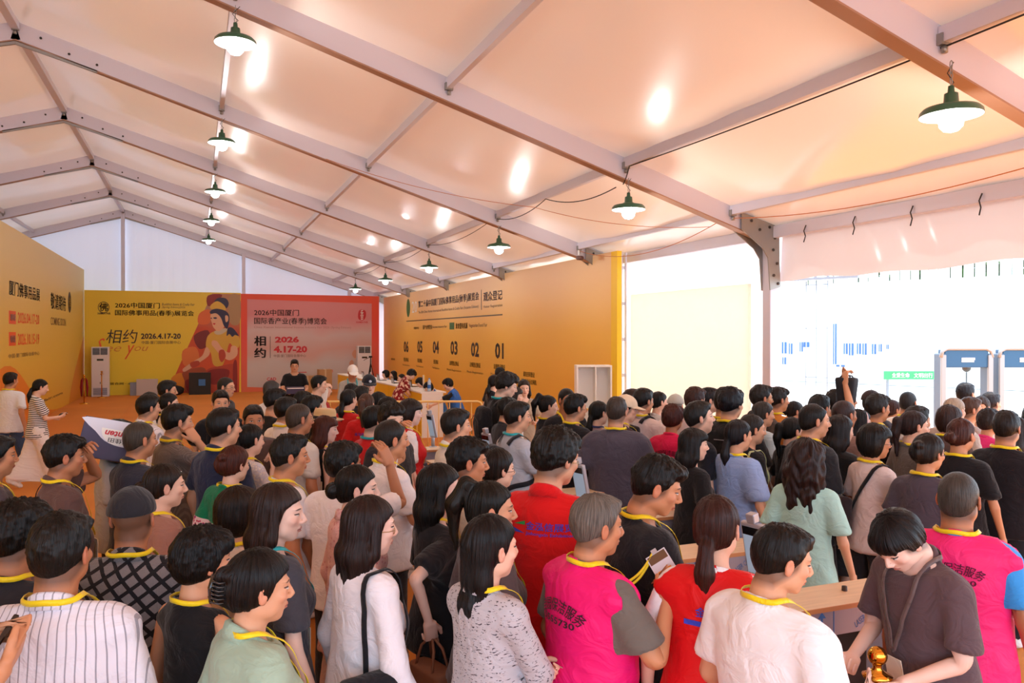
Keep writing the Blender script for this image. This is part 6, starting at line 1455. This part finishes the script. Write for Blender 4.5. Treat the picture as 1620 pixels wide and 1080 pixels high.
# stanchions -------------------------------------------------------
def stanchion(x, y, label, rope=None, h=1.0):
    t = empty('rope_stanchion', (x, y, 0)); tag(t, label, 'stanchion')
    MB().lathe([(0, .05), (.03, .05), (.06, .04), (.15, .025), (.16, 0)], n=28).build('base', M_brass, t); MB().tube([(0, 0, .04), (0, 0, h-.12)], .019, 14).build('pole', M_brass, t)
    MB().lathe([(.02, h-.14), (.055, h-.125), (.058, h-.115), (.03, h-.10), (.016, h-.085), (.02, h-.07)], n=24).build('collar', M_brass, t)
    MB().lathe([(.0, 0)]+[(.038*math.sin(a), .038-.038*math.cos(a)) for a in np.linspace(.3, PI, 10)], (0, 0, h-.076), 24).build('ball_finial', M_brass, t)
    for k, R_ in enumerate(rope or []): MB().tube([(0.045*R_[0], .0, h-.13), (.07*R_[0], 0, h-.2), (.09*R_[0], .01, h-.45), (.085*R_[0], .0, h-.75)], [.014, .036, .042, .016], 10).build('velvet_rope', M_velvet, t)
stanchion(-3.5, 30.2, 'brass stanchion with hanging crimson ropes by the left wall', [(1,), (-1,)]); stanchion(-3.25, 33.0, 'plain stanchion beside the left floor air conditioner')
p = at(1388, 1022, z=1.06); stanchion(p[0], p[1], 'polished brass stanchion with ball top, front right', None, 1.06); MB().tube([(p[0]+.05, p[1], .93), (p[0]+.10, p[1]-.01, .88), (p[0]+.13, p[1]-.02, .78)], .010, 8).build('rope_hook', M_brass); o = bpy.data.objects['rope_hook']; tag(o, 'brass rope hook hanging from the front stanchion collar', 'hook')
# barriers ---------------------------------------------------------
def barrier(P, Q, label, n):
    P = np.array(P, float); Q = np.array(Q, float); d = Q-P; L_ = np.linalg.norm(d); t = empty('crowd_barrier', (P[0], P[1], 0), math.atan2(d[1], d[0])); tag(t, label, 'barrier', 'yellow crowd barriers')
    MB().tube([(0, 0, .02), (0, 0, 1.02), (.03, 0, 1.08), (.09, 0, 1.10), (L_-.09, 0, 1.10), (L_-.03, 0, 1.08), (L_, 0, 1.02), (L_, 0, .02)], .021, 8).build('frame_tube', M_rail, t)
    MB().tube([(0, 0, .2), (L_, 0, .2)], .016, 8).build('lower_rail', M_rail, t)
    for k in range(n): x = L_*(k+1)/(n+1); MB().tube([(x, 0, .2), (x, 0, 1.09)], .009, 6).build('bar', M_rail, t)
    for x in (.12, L_-.12): MB().box((x-.02, -.22, 0), (x+.02, .22, .03)).build('foot', M_rail, t)
barrier((3.0, 14.35), (4.86, 13.64), 'yellow crowd barrier panel left of the tall man in black', 9)
barrier((1.6, 14.9), (2.95, 14.37), 'yellow crowd barrier panel farthest left behind the white-bloused woman', 7); barrier((5.75, 11.9), (6.45, 10.6), 'rounded yellow barrier end before the orange wall', 4)
# registration counter ------------------------------------------------
def counter(x0, y0, x1, y1, label, front=M_yel):
    d = np.array([x1-x0, y1-y0]); L_ = np.linalg.norm(d); t = empty('counter_unit', (x0, y0, 0), math.atan2(d[1], d[0])); tag(t, label, 'counter', 'registration counter units')
    MB().box((0, -.5, 0), (.02, 0, 1.0)).build('side_panel', M_wht, t); MB().box((L_-.03, -.5, 0), (L_-.01, 0, 1.0)).build('side_panel', M_wht, t); MB().box((.02, -.02, 0), (L_-.03, 0, 1.0)).build('back_panel', M_wht, t); MB().box((.005, .0, .04), (L_-.015, .015, 1.0)).build('front_panel', front, t); MB().box((-.005, -.57, 1.0), (L_-.005, .03, 1.03)).build('worktop', M_wht, t); return t
cx = lambda y: 4.85-(y-17.9)*.045
ws = ['nearest', 'second', 'third', 'farthest']
for i in range(4):
    y0 = 18.5+i*2.1; counter(cx(y0), y0, cx(y0+2.1), y0+2.1, f'yellow-fronted registration counter unit, {ws[i]} of four')
e = counter(4.72, 17.3, 4.72, 18.4, 'end counter unit with white side and narrow yellow front'); pass
bottle(4.95, 17.5, 1.035, .30, 'water bottle on the end counter unit before the blue waistcoat staff')
for i, (x, y, lb) in enumerate(((5.0, 19.3, 'nearest'), (4.93, 20.9, 'second'), (4.85, 22.4, 'third'), (4.78, 24.2, 'farthest'))):
    t = empty('laptop', (cx(y)+.3, y, 1.032), math.radians(90)); tag(t, f'small dark laptop on the yellow counter, {lb} from the camera', 'laptop', 'laptops on the counter')
    MB().box((-.15, -.1, 0), (.15, .1, .015), bev=.003).build('keyboard_base', M_phone, t); MB().box((-.15, .1, .01), (.15, .115, .2), Matrix.Rotation(math.radians(-8), 4, 'X')).build('lid', M_phone, t)
# air conditioners ---------------------------------------------------
def aircon(x, y, w_, label):
    t = empty('floor_air_conditioner', (x, y, 0)); tag(t, label, 'air conditioner')
    MB().box((-w_/2, -.18, 0), (w_/2, .18, 1.88), bev=.02).build('casing', mat('white_appliance', 'e6e4e6', .4), t)
    g = MB().box((-w_/2+.05, -.19, 1.58), (w_/2-.05, -.178, 1.84)).build('outlet_grille', M_phone, t)
    for k in range(5): MB().box((-w_/2+.05, -.196, 1.60+k*.05), (w_/2-.05, -.188, 1.61+k*.05)).build('slat', M_sil, g)
    MB().box((-.008, -.2, 1.58), (.008, -.19, 1.84)).build('divider', M_wht, g); MB().box((-.11, -.186, 1.36), (.11, -.179, 1.43)).build('display', M_phone, t)
    lo = MB().box((-w_/2+.06, -.186, .06), (w_/2-.06, -.179, .34)).build('intake_panel', M_sil, t)
    for k in range(7): MB().box((-w_/2+.07, -.19, .08+k*.036), (w_/2-.07, -.185, .092+k*.036)).build('slat', M_bolt, lo)
    MB().box((-.012, -.186, .48), (.012, -.179, .56)).build('lock', M_bolt, t)
aircon(-3.35, 33.7, .60, 'white floor-standing air conditioner at the left end of the yellow banner'); aircon(6.55, 33.2, .58, 'white floor-standing air conditioner in the right corner by number 06')
# tripod ------------------------------------------------------------
t = tag(empty('tripod', (6.3, 30.6, 0)), 'black tripod standing before the right-hand air conditioner', 'tripod')
for a in (0, 2.1, 4.2): MB().tube([(0, 0, 1.25), (.3*math.cos(a), .3*math.sin(a), .0)], .016, 6).build('leg', M_black, t)
MB().tube([(0, 0, .9), (0, 0, 1.45)], .02, 8).build('centre_column', M_black, t); MB().box((-.06, -.05, 1.45), (.06, .05, 1.52), bev=.01).build('pan_head', M_black, t); MB().tube([(0, 0, 1.48), (-.25, .1, 1.35)], .01, 6).build('handle', M_black, t)
# clutter by the end wall ----------------------------------------------
def carton(x, y, z, a, b, c, m, label, rz=0, tape=True, name='carton'):
    t = empty(name, (x, y, z), rz); tag(t, label, 'box'); MB().box((-a/2, -b/2, 0), (a/2, b/2, c), bev=.006).build('box_body', m, t)
    if tape: MB().box((-.03, -b/2-.002, c*.2), (.03, b/2+.002, c+.002)).build('tape_strip', mat('tape', 'c8b088', .3), t)
    return t
carton(-1.75, 33.8, 0, .75, .3, .62, mat('pale_grey_card', 'c8c0c0', .7), 'pale grey cardboard box against the yellow banner', tape=False); carton(-2.2, 33.85, 0, .3, .3, .5, mat('blue_grey_card', '8a94a8', .7), 'small blue-grey box left of the pale grey box', tape=False)
t = carton(.15, 33.5, 0, .8, .4, .85, mat('black_card', '2a2624', .7), 'black display box with blue mark near the statue print', tape=False); MB().box((-.05, -.21, .35), (.2, -.202, .6)).build('blue_mark', M_bluep, t)
def blob(name, c, r, m, label, cat, seed=0, rz=0):
    fn = lambda P: smin(ell(P, (0, 0, r[2]*.8), r), ell(P, (r[0]*.4, 0, r[2]*1.0), (r[0]*.6, r[1]*.8, r[2]*.8)), .05)
    V, Q = nets(fn, axis((-r[0]*1.5, r[0]*1.5, r[0]/9)), axis((-r[1]*1.4, r[1]*1.4, r[1]/7)), axis((-.1, r[2]*2.4, r[2]/7))); V[:, 2] = np.maximum(V[:, 2], 0.0); V = V+vnormals(V, Q)*(vnoise(V*14+seed)*.02)[:, None]; V[:, 2] = np.maximum(V[:, 2], 0)
    o = post_mesh(name, V, Q, None, m, None); o.location = c; o.rotation_euler = (0, 0, rz); return tag(o, label, cat)
blob('duffel_bag', (-.85, 33.5, 0), (.42, .22, .2), M_black, 'slumped black bag between the grey box and the black display box', 'bag')
for i, (x, y, a, c, lb) in enumerate(((4.0, 31.5, .7, .75, 'large brown carton stacked left of the far counter end'), (4.65, 31.3, .5, 1.0, 'tall brown carton nearest the far counter end'))): carton(x, y, 0, a, .5, c, M_carton, lb)
bar = tag(empty('red_stand', (3.55, 31.2, 0)), 'thin red stand beside the brown cartons', 'stand'); MB().tube([(0, 0, 0), (0, 0, .9), (.4, 0, .9)], .02, 6).build('tube_frame', mat('red_paint', 'b02020', .4), bar); MB().box((-.15, -.1, 0), (.15, .1, .02)).build('foot', M_bolt, bar)
# open white cabinet --------------------------------------------------
t = tag(empty('display_cabinet', (6.95, 13.3, 0), math.radians(-20)), 'tall open white cabinet standing before the orange wall', 'cabinet')
for (lo, hi, n_) in (((-.33, -.2, 0), (-.30, .2, 1.72), 'side_panel'), ((.30, -.2, 0), (.33, .2, 1.72), 'side_panel'), ((-.33, -.2, 1.72), (.33, .2, 1.75), 'top_panel'), ((-.30, .17, 0), (.30, .2, 1.72), 'back_panel'), ((.02, -.18, 0), (.04, .17, 1.72), 'divider'), ((-.3, -.2, 0), (.3, .17, .03), 'bottom_panel')): MB().box(lo, hi).build(n_, M_wht, t)
MB().lathe([(0, .03), (.01, .03), (.01, 0)], (-.28, -.21, 1.66), 8).build('hook', M_sil, t)
# yellow folder, papers --------------------------------------------------
t = tag(empty('folder', (4.98, 18.05, 1.10), math.radians(80)), 'open yellow folder held up over the end counter', 'folder'); MB().box((-.16, -.01, .06), (.16, .01, .28)).build('cover', M_yel, t); MB().box((-.15, .01, .07), (.15, .02, .27)).build('sheets', M_wht, t); MB().box((-.1, -.02, -.068), (.1, .02, .06)).build('stand', M_wht, t)

# ---- things people carry ------------------------------------------------
Pp = PEOPLE
def hand_pt(info, side='r', p=(.258, .03, .78)): q = np.array(p); q = q*np.array([1 if side == 'r' else -1, 1, 1]); return posed_pt(q, info['B'], side+'h')*info['s']
phone(Pp['stripewoman'], 'r', 'phone held up by the woman in the striped t-shirt', sc=1); phone(Pp['earman'], 'r', 'black phone at the ear of the small-checked shirt man')
phone(Pp['offleft'], 'r', 'black phone held in from the left edge of the picture'); phone(Pp['greypack'], 'r', 'phone held by the man with grey backpack straps'); phone(Pp['beige'], 'r', 'dark phone held by the woman in the beige dress'); phone(Pp['canvastote'], 'r', 'phone held by the woman with the canvas tote')
cap_hat(Pp['capman'], '24242a', brim=False); cap_hat(Pp['whitecap'], 'eeebe6'); cap_hat(Pp['guard'], '1e1f28'); cap_hat(Pp['beigecap'], 'e4d0b4'); cap_hat(Pp['greycap'], 'b8b8b0', brim=False); cap_hat(Pp['darkcap'], '2e2020', brim=False)
hatf(Pp['strawhat'])
mb = MB(); mb.lathe([(0, .002), (.018, .002), (.018, 0)], HC+np.array([0, 0, 0]), 12, ); g_ = MB(); M4 = Matrix.Translation(HC+np.array([0, .108, .075]))@Matrix.Rotation(-PI/2+.5, 4, 'X'); g_.lathe([(0, .004), (.018, .004), (.02, 0)], n=14, M=M4); rigid(Pp['guard'], 'cap_badge', g_, 'hea', M_sil, child=True)
# claw clips, hair ties, headband
def claw(info, c, m, r=.034):
    mb = MB(); c = HC+np.array(c)
    for sx in (-1, 1):
        for k in range(6): z = c[2]+.035-k*.014; mb.tube([(c[0]+sx*.006, c[1]-.016, z), (c[0]+sx*r*.7, c[1]-.022, z-.004), (c[0]+sx*r*1.15, c[1]-.004, z-.006), (c[0]+sx*r*1.1, c[1]+.022, z-.004)], [.004, .0045, .004, .002], 6)
        mb.tube([(c[0]+sx*.008, c[1]-.018, c[2]+.045), (c[0]+sx*.008, c[1]-.026, c[2]), (c[0]+sx*.008, c[1]-.018, c[2]-.05)], .007, 8)
    rigid(info, 'claw_clip', mb, 'hea', m, child=True)
claw(Pp['sage'], (0, -.145, .02), mat('glossy_black_plastic', '15181c', .15, coat=.6), .045); claw(Pp['clawclip'], (.02, -.145, .055), mat('brown_plastic', '4a241a', .2), .035)
mb = MB(); mb.tube([HC+np.array([.062, -.07, .06]), HC+np.array([.082, -.035, .03]), HC+np.array([.086, -.005, .012])], .005, 6); rigid(Pp['clawclip'], 'hair_slide', mb, 'hea', M_wht, child=True)
mb = MB(); mb.tube([HC+np.array([math.cos(a)*.026, -.085-.0, .105+math.sin(a)*.026]) for a in np.linspace(0, 2*PI, 13)[:-1]], .006, 6, closed=True); rigid(Pp['silvertie'], 'hair_tie', mb, 'hea', M_sil, child=True)
mb = MB(); mb.tube([HC+np.array([math.sin(a)*.094, .03, .02+math.cos(a)*.112]) for a in np.linspace(-1.7, 1.7, 18)], .009, 8); rigid(Pp['headband'], 'headband', mb, 'hea', mat('pale_pink_satin', 'e8ccd0', .4), child=True)
# carton on the shoulder
I = Pp['boxman']; sp_ = I['loc']+np.array([0, 0, 0]); c_ = at(183, 689, y=I['loc'][1]); t = empty('carton', (c_[0], c_[1]-.16, c_[2]-.02)); t.rotation_euler = (math.radians(-8), math.radians(14), -YAW+.52*.9); tag(t, 'dark purple and white printed carton carried on a shoulder, upside down', 'box')
W_, H_, D_ = .42, .27, .28
MB().box((-W_/2, -D_/2, -H_/2), (W_/2, D_/2, H_/2), bev=.004).build('box_body', mat('dark_purple_card', '3a3050', .5), t)
mb = MB(); pts = smooth_loop([(-.20, .13), (-.195, .09), (-.13, .045), (-.06, -.01), (.04, -.035), (.12, -.02), (.18, .05), (.203, .13)], 3); n = len(pts); mb.add([(a, -D_/2-.001, b) for a, b in pts], [tuple(range(n))]); mb.build('white_print', mat('white_gloss_print', 'dcdae4', .4), t)
mb = MB(); pts = [(.02+.115*math.cos(a), .075-.105*abs(math.sin(a))) for a in np.linspace(0, PI, 20)]; mb.add([(a, -D_/2-.002, b) for a, b in pts], [tuple(range(20))]); mb.build('round_label', M_whp, t)
def box_text(s, x0, z0, w_, h_, m): print_text(s, (x0+w_, -D_/2-.004, z0+h_), (-w_, 0, 0), (0, 0, -h_), m, t, bold=.02, off=0)
a_, b_, F_ = text_fit('Wanten', bold=.03, shear=.2); mb = MB(); mb.add(np.stack([.13-a_*.20, np.full(len(a_), -D_/2-.0035), .065-b_*.045], 1), F_); mb.build('lettering', M_redp, t)
a_, b_, F_ = text_fit('旺佳田', bold=.02); mb = MB(); mb.add(np.stack([.09-a_*.13, np.full(len(a_), -D_/2-.0035), .016-b_*.032], 1), F_); mb.build('lettering', M_ink, t)
MB().box((-.17, -D_/2-.003, -.105), (-.12, -D_/2-.001, -.085)).build('white_label', M_whp, t)
# box of the man before the banner
I = Pp['bannerman']; h1 = hand_pt(I, 'r'); h2 = hand_pt(I, 'l'); m_ = (h1+h2)/2; mb = MB(); mb.box((-.19, m_[1]-.02, m_[2]-.02), (.19, m_[1]+.24, m_[2]+.12), bev=.004); o = mb.build('gift_box', mat('dark_purple_card', '')); o.location = I['loc']; o.rotation_euler = (0, 0, I['rz']); tag(o, 'dark box held by the man standing before the grey banner', 'box')
m2 = MB(); m2.box((-.17, m_[1]+.241, m_[2]+.09), (.17, m_[1]+.2425, m_[2]+.11)); m2.build('white_print', M_whp, o)
# held badge
def world(info, p): return np.array(Vector(info['loc'])+Matrix.Rotation(info['rz'], 3, 'Z')@Vector(p))
I = Pp['cardcleaner']; q = world(I, hand_pt(I, 'r', (.262, .02, .73))); vd = CAMP-q; vd = vd/np.linalg.norm(vd)+np.array([-.25, .05, .25]); vd /= np.linalg.norm(vd)
t = empty('id_badge', q); t.rotation_mode = 'QUATERNION'; t.rotation_quaternion = Vector(vd).to_track_quat('Z', 'Y')@Matrix.Rotation(math.radians(38), 4, 'Z').to_quaternion(); tag(t, 'plastic name badge on a yellow ribbon held up by the grey-haired cleaner', 'badge')
MB().box((-.045, -.03, 0), (.045, .125, .003), bev=.001).build('badge_card', mat('white_gloss_print', ''), t); MB().box((-.04, -.025, .0032), (.04, .02, .0038)).build('orange_band', mat('badge_orange', 'f0a030', .4), t)
MB().box((-.04, .085, .0032), (.04, .12, .0038)).build('print_band', M_greyp, t); MB().box((-.03, .035, .0032), (.03, .05, .0038)).build('print_band', mat('badge_orange', ''), t); MB().box((-.012, .122, -.002), (.012, .14, .006)).build('clip', M_sil, t)
top_ = q+np.array(Matrix(t.rotation_quaternion.to_matrix())@Vector((0, .135, 0))); nk_ = world(I, posed_pt((.03, .075, 1.38), I['B'], 'che')*I['s']); P_ = [nk_, (nk_*.6+top_*.4)-np.array([0, 0, .10]), (nk_*.25+top_*.75)-np.array([0, 0, .09]), top_]
cv = [tuple(Vector(P_[0])*(1-a)**3+Vector(P_[1])*3*a*(1-a)**2+Vector(P_[2])*3*a*a*(1-a)+Vector(P_[3])*a**3) for a in np.linspace(0, 1, 22)]
m_ = MB()
for k_ in (0, 1): m_.tube([(x+.0, y, z+k_*.02*math.sin(i/21*PI)) for i, (x, y, z) in enumerate(cv)], .006, 6)
o = m_.build('ribbon', mat('yellow_ribbon', 'f2d820', .5)); o.parent = t; o.matrix_parent_inverse = (Matrix.Translation(Vector(q))@t.rotation_quaternion.to_matrix().to_4x4()).inverted()
# straps
def strap(info, which, col, w=None): o = worn(info, 'strap', T_strap(info['sex'], info['ls'] if info['ls'] != 'vest' else 'vest', which), CM['plain'], col, child=True); return o
def backpack(info, col, label, m=None, big=1.0):
    def f(P): return smin(ell(P, (0, -.215, 1.20), (.135*big, .085, .20*big)), box_(P, (0, -.20, 1.20), (.12*big, .06, .19*big), .05), .03)
    V, Q = nets(f, axis((-.2, .2, .02)), axis((-.34, -.08, .02)), axis((.95, 1.46, .022))); V = V+vnormals(V, Q)*(vnoise(V*18)*.008)[:, None]; T = Tpl(V, Q, weights(V, dict(bust=np.ones(len(V)))))
    o = worn(info, 'backpack', T, m or CM['plain'], col, label=label, cat='backpack')
    for q in ('packr', 'packl'):
        T = T_strap(info['sex'], info['ls'], q); post_mesh('shoulder_strap', info['posed'](T), T.Q, T.V, CM['plain'], o, rgba(col))
    mb = MB(); mb.tube([(-.09, -.292, 1.10), (-.085, -.305, 1.25), (0, -.312, 1.30), (.085, -.305, 1.25), (.09, -.292, 1.10)], .004, 5); rigid(info, 'zip_line', mb, 'che', M_bolt, parent=o)
backpack(Pp['tallblack'], '16161c', 'black backpack on the tall man in black tee'); backpack(Pp['greypack'], '22242c', 'dark backpack with wide straps on the light grey tee man'); backpack(Pp['palepack'], '1c1a20', 'black backpack on the pale pink shirt man')
def sidebag(info, col, label, c, r, strap_, scol=None, name='shoulder_bag', m=None):
    fn = lambda P: box_(P, c, r, min(r)*.8)
    V, Q = nets(fn, axis((c[0]-r[0]-.03, c[0]+r[0]+.03, .018)), axis((c[1]-r[1]-.03, c[1]+r[1]+.03, .02)), axis((c[2]-r[2]-.03, c[2]+r[2]+.03, .022))); V = V+vnormals(V, Q)*(vnoise(V*16+c[2])*.007)[:, None]
    T = Tpl(V, Q, weights(V, dict(hip=np.ones(len(V))) if c[2] < .9 else dict(bust=np.ones(len(V))))); o = worn(info, name, T, m or CM['plain'], col, label=label, cat='bag')
    T = T_strap(info['sex'], info['ls'], strap_); post_mesh('strap', info['posed'](T), T.Q, T.V, CM['plain'], o, rgba(scol or col)); return o
sidebag(Pp['whiteshirt'], '18181e', 'big black fabric shoulder bag on the sheer white shirt woman', (.235, -.10, .90), (.05, .16, .20), 'rshoulder'); sidebag(Pp['greenbag'], 'c4cc98', 'pale green shoulder bag on the woman in black tee', (.235, -.05, .98), (.04, .13, .13), 'rshoulder')
sidebag(Pp['browman'], '1a1a20', 'black bag strap and bag on the brown polo man', (-.24, -.08, 1.0), (.05, .13, .15), 'shoulder'); sidebag(Pp['canvastote'], 'e0d0b8', 'cream canvas tote with dark woven bands', (-.26, .02, .80), (.05, .18, .20), 'shoulder', m=CM['bands'])
sidebag(Pp['slingbob'], '2a2226', 'dark floral sling bag across the pale pink tee', (-.10, -.21, 1.06), (.10, .05, .15), 'sling', '1a1a1e', 'sling_bag', CM['floral'] if False else CM['speckle'] if False else CM['plain'])
sidebag(Pp['facing'], '181a20', 'black bag at the hip of the man facing the camera', (.24, .0, .95), (.04, .11, .13), 'rshoulder')
def handbag(info, side, col, label, w_, h_, d_, name='handbag', gap=.10):
    p = hand_pt(info, side); t = empty(name); t.location = (0, 0, 0); Rz = Matrix.Rotation(info['rz'], 3, 'Z'); q = Vector(info['loc'])+Rz@Vector(p); t.location = (q.x, q.y, q.z-gap-h_); t.rotation_euler = (0, 0, info['rz']+.2); tag(t, label, 'bag')
    m = mat(name+'_'+col, col, .7, bump=.1, bscale=30); fn = lambda P: box_(P, (0, 0, h_/2), (w_/2*1.0, d_/2, h_/2), .02)
    V, Q = nets(fn, axis((-w_/2-.03, w_/2+.03, .018)), axis((-d_/2-.03, d_/2+.03, .018)), axis((-.03, h_+.03, .02))); k = .75+.25*(V[:, 2:3]/h_).clip(0, 1); V = V*np.concatenate([k, k, np.ones_like(k)], 1); post_mesh('bag_body', V, Q, None, m, t)
    for s in (-1, 1): MB().tube([(-w_*.28, s*d_*.4, h_-.02), (-w_*.2, s*d_*.2, h_+gap*.6), (0, 0, h_+gap), (w_*.2, s*d_*.2, h_+gap*.6), (w_*.28, s*d_*.4, h_-.02)], .007, 6).build('handle', m, t)
handbag(Pp['tote'], 'r', '8a5a42', 'brown leather tote held by the woman with long straight black hair', .26, .28, .12, 'tote_bag', .14)
handbag(Pp['raiser'], 'r', '1c1c22', 'black bag held aloft above the crowd', .2, .24, .1, 'black_bag', .02)
# pink cloth in the balding man's hands
I = Pp['balding']; p = hand_pt(I, 'r'); q = Vector(I['loc'])+Matrix.Rotation(I['rz'], 3, 'Z')@Vector(p)
def clothf(P): return smin(smin(ell(P, (0, 0, 0), (.09, .07, .07)), ell(P, (.03, .02, -.12), (.06, .06, .14)), .04), ell(P, (-.05, 0, -.08), (.05, .05, .10)), .03)
V, Q = nets(clothf, axis((-.16, .16, .012)), axis((-.14, .14, .012)), axis((-.3, .12, .013))); V = V+vnormals(V, Q)*(vnoise(V*np.array([40, 40, 12]))*.016)[:, None]; o = post_mesh('folded_jacket', V, Q, V+HC, CM['plain'], None, rgba('eeb4b4')); o.location = q; tag(o, 'bundled pale pink jacket in the balding man\'s hands', 'jacket')
# earrings
for k_, s_ in (('marl', 1), ('redpolo', 1)):
    pass
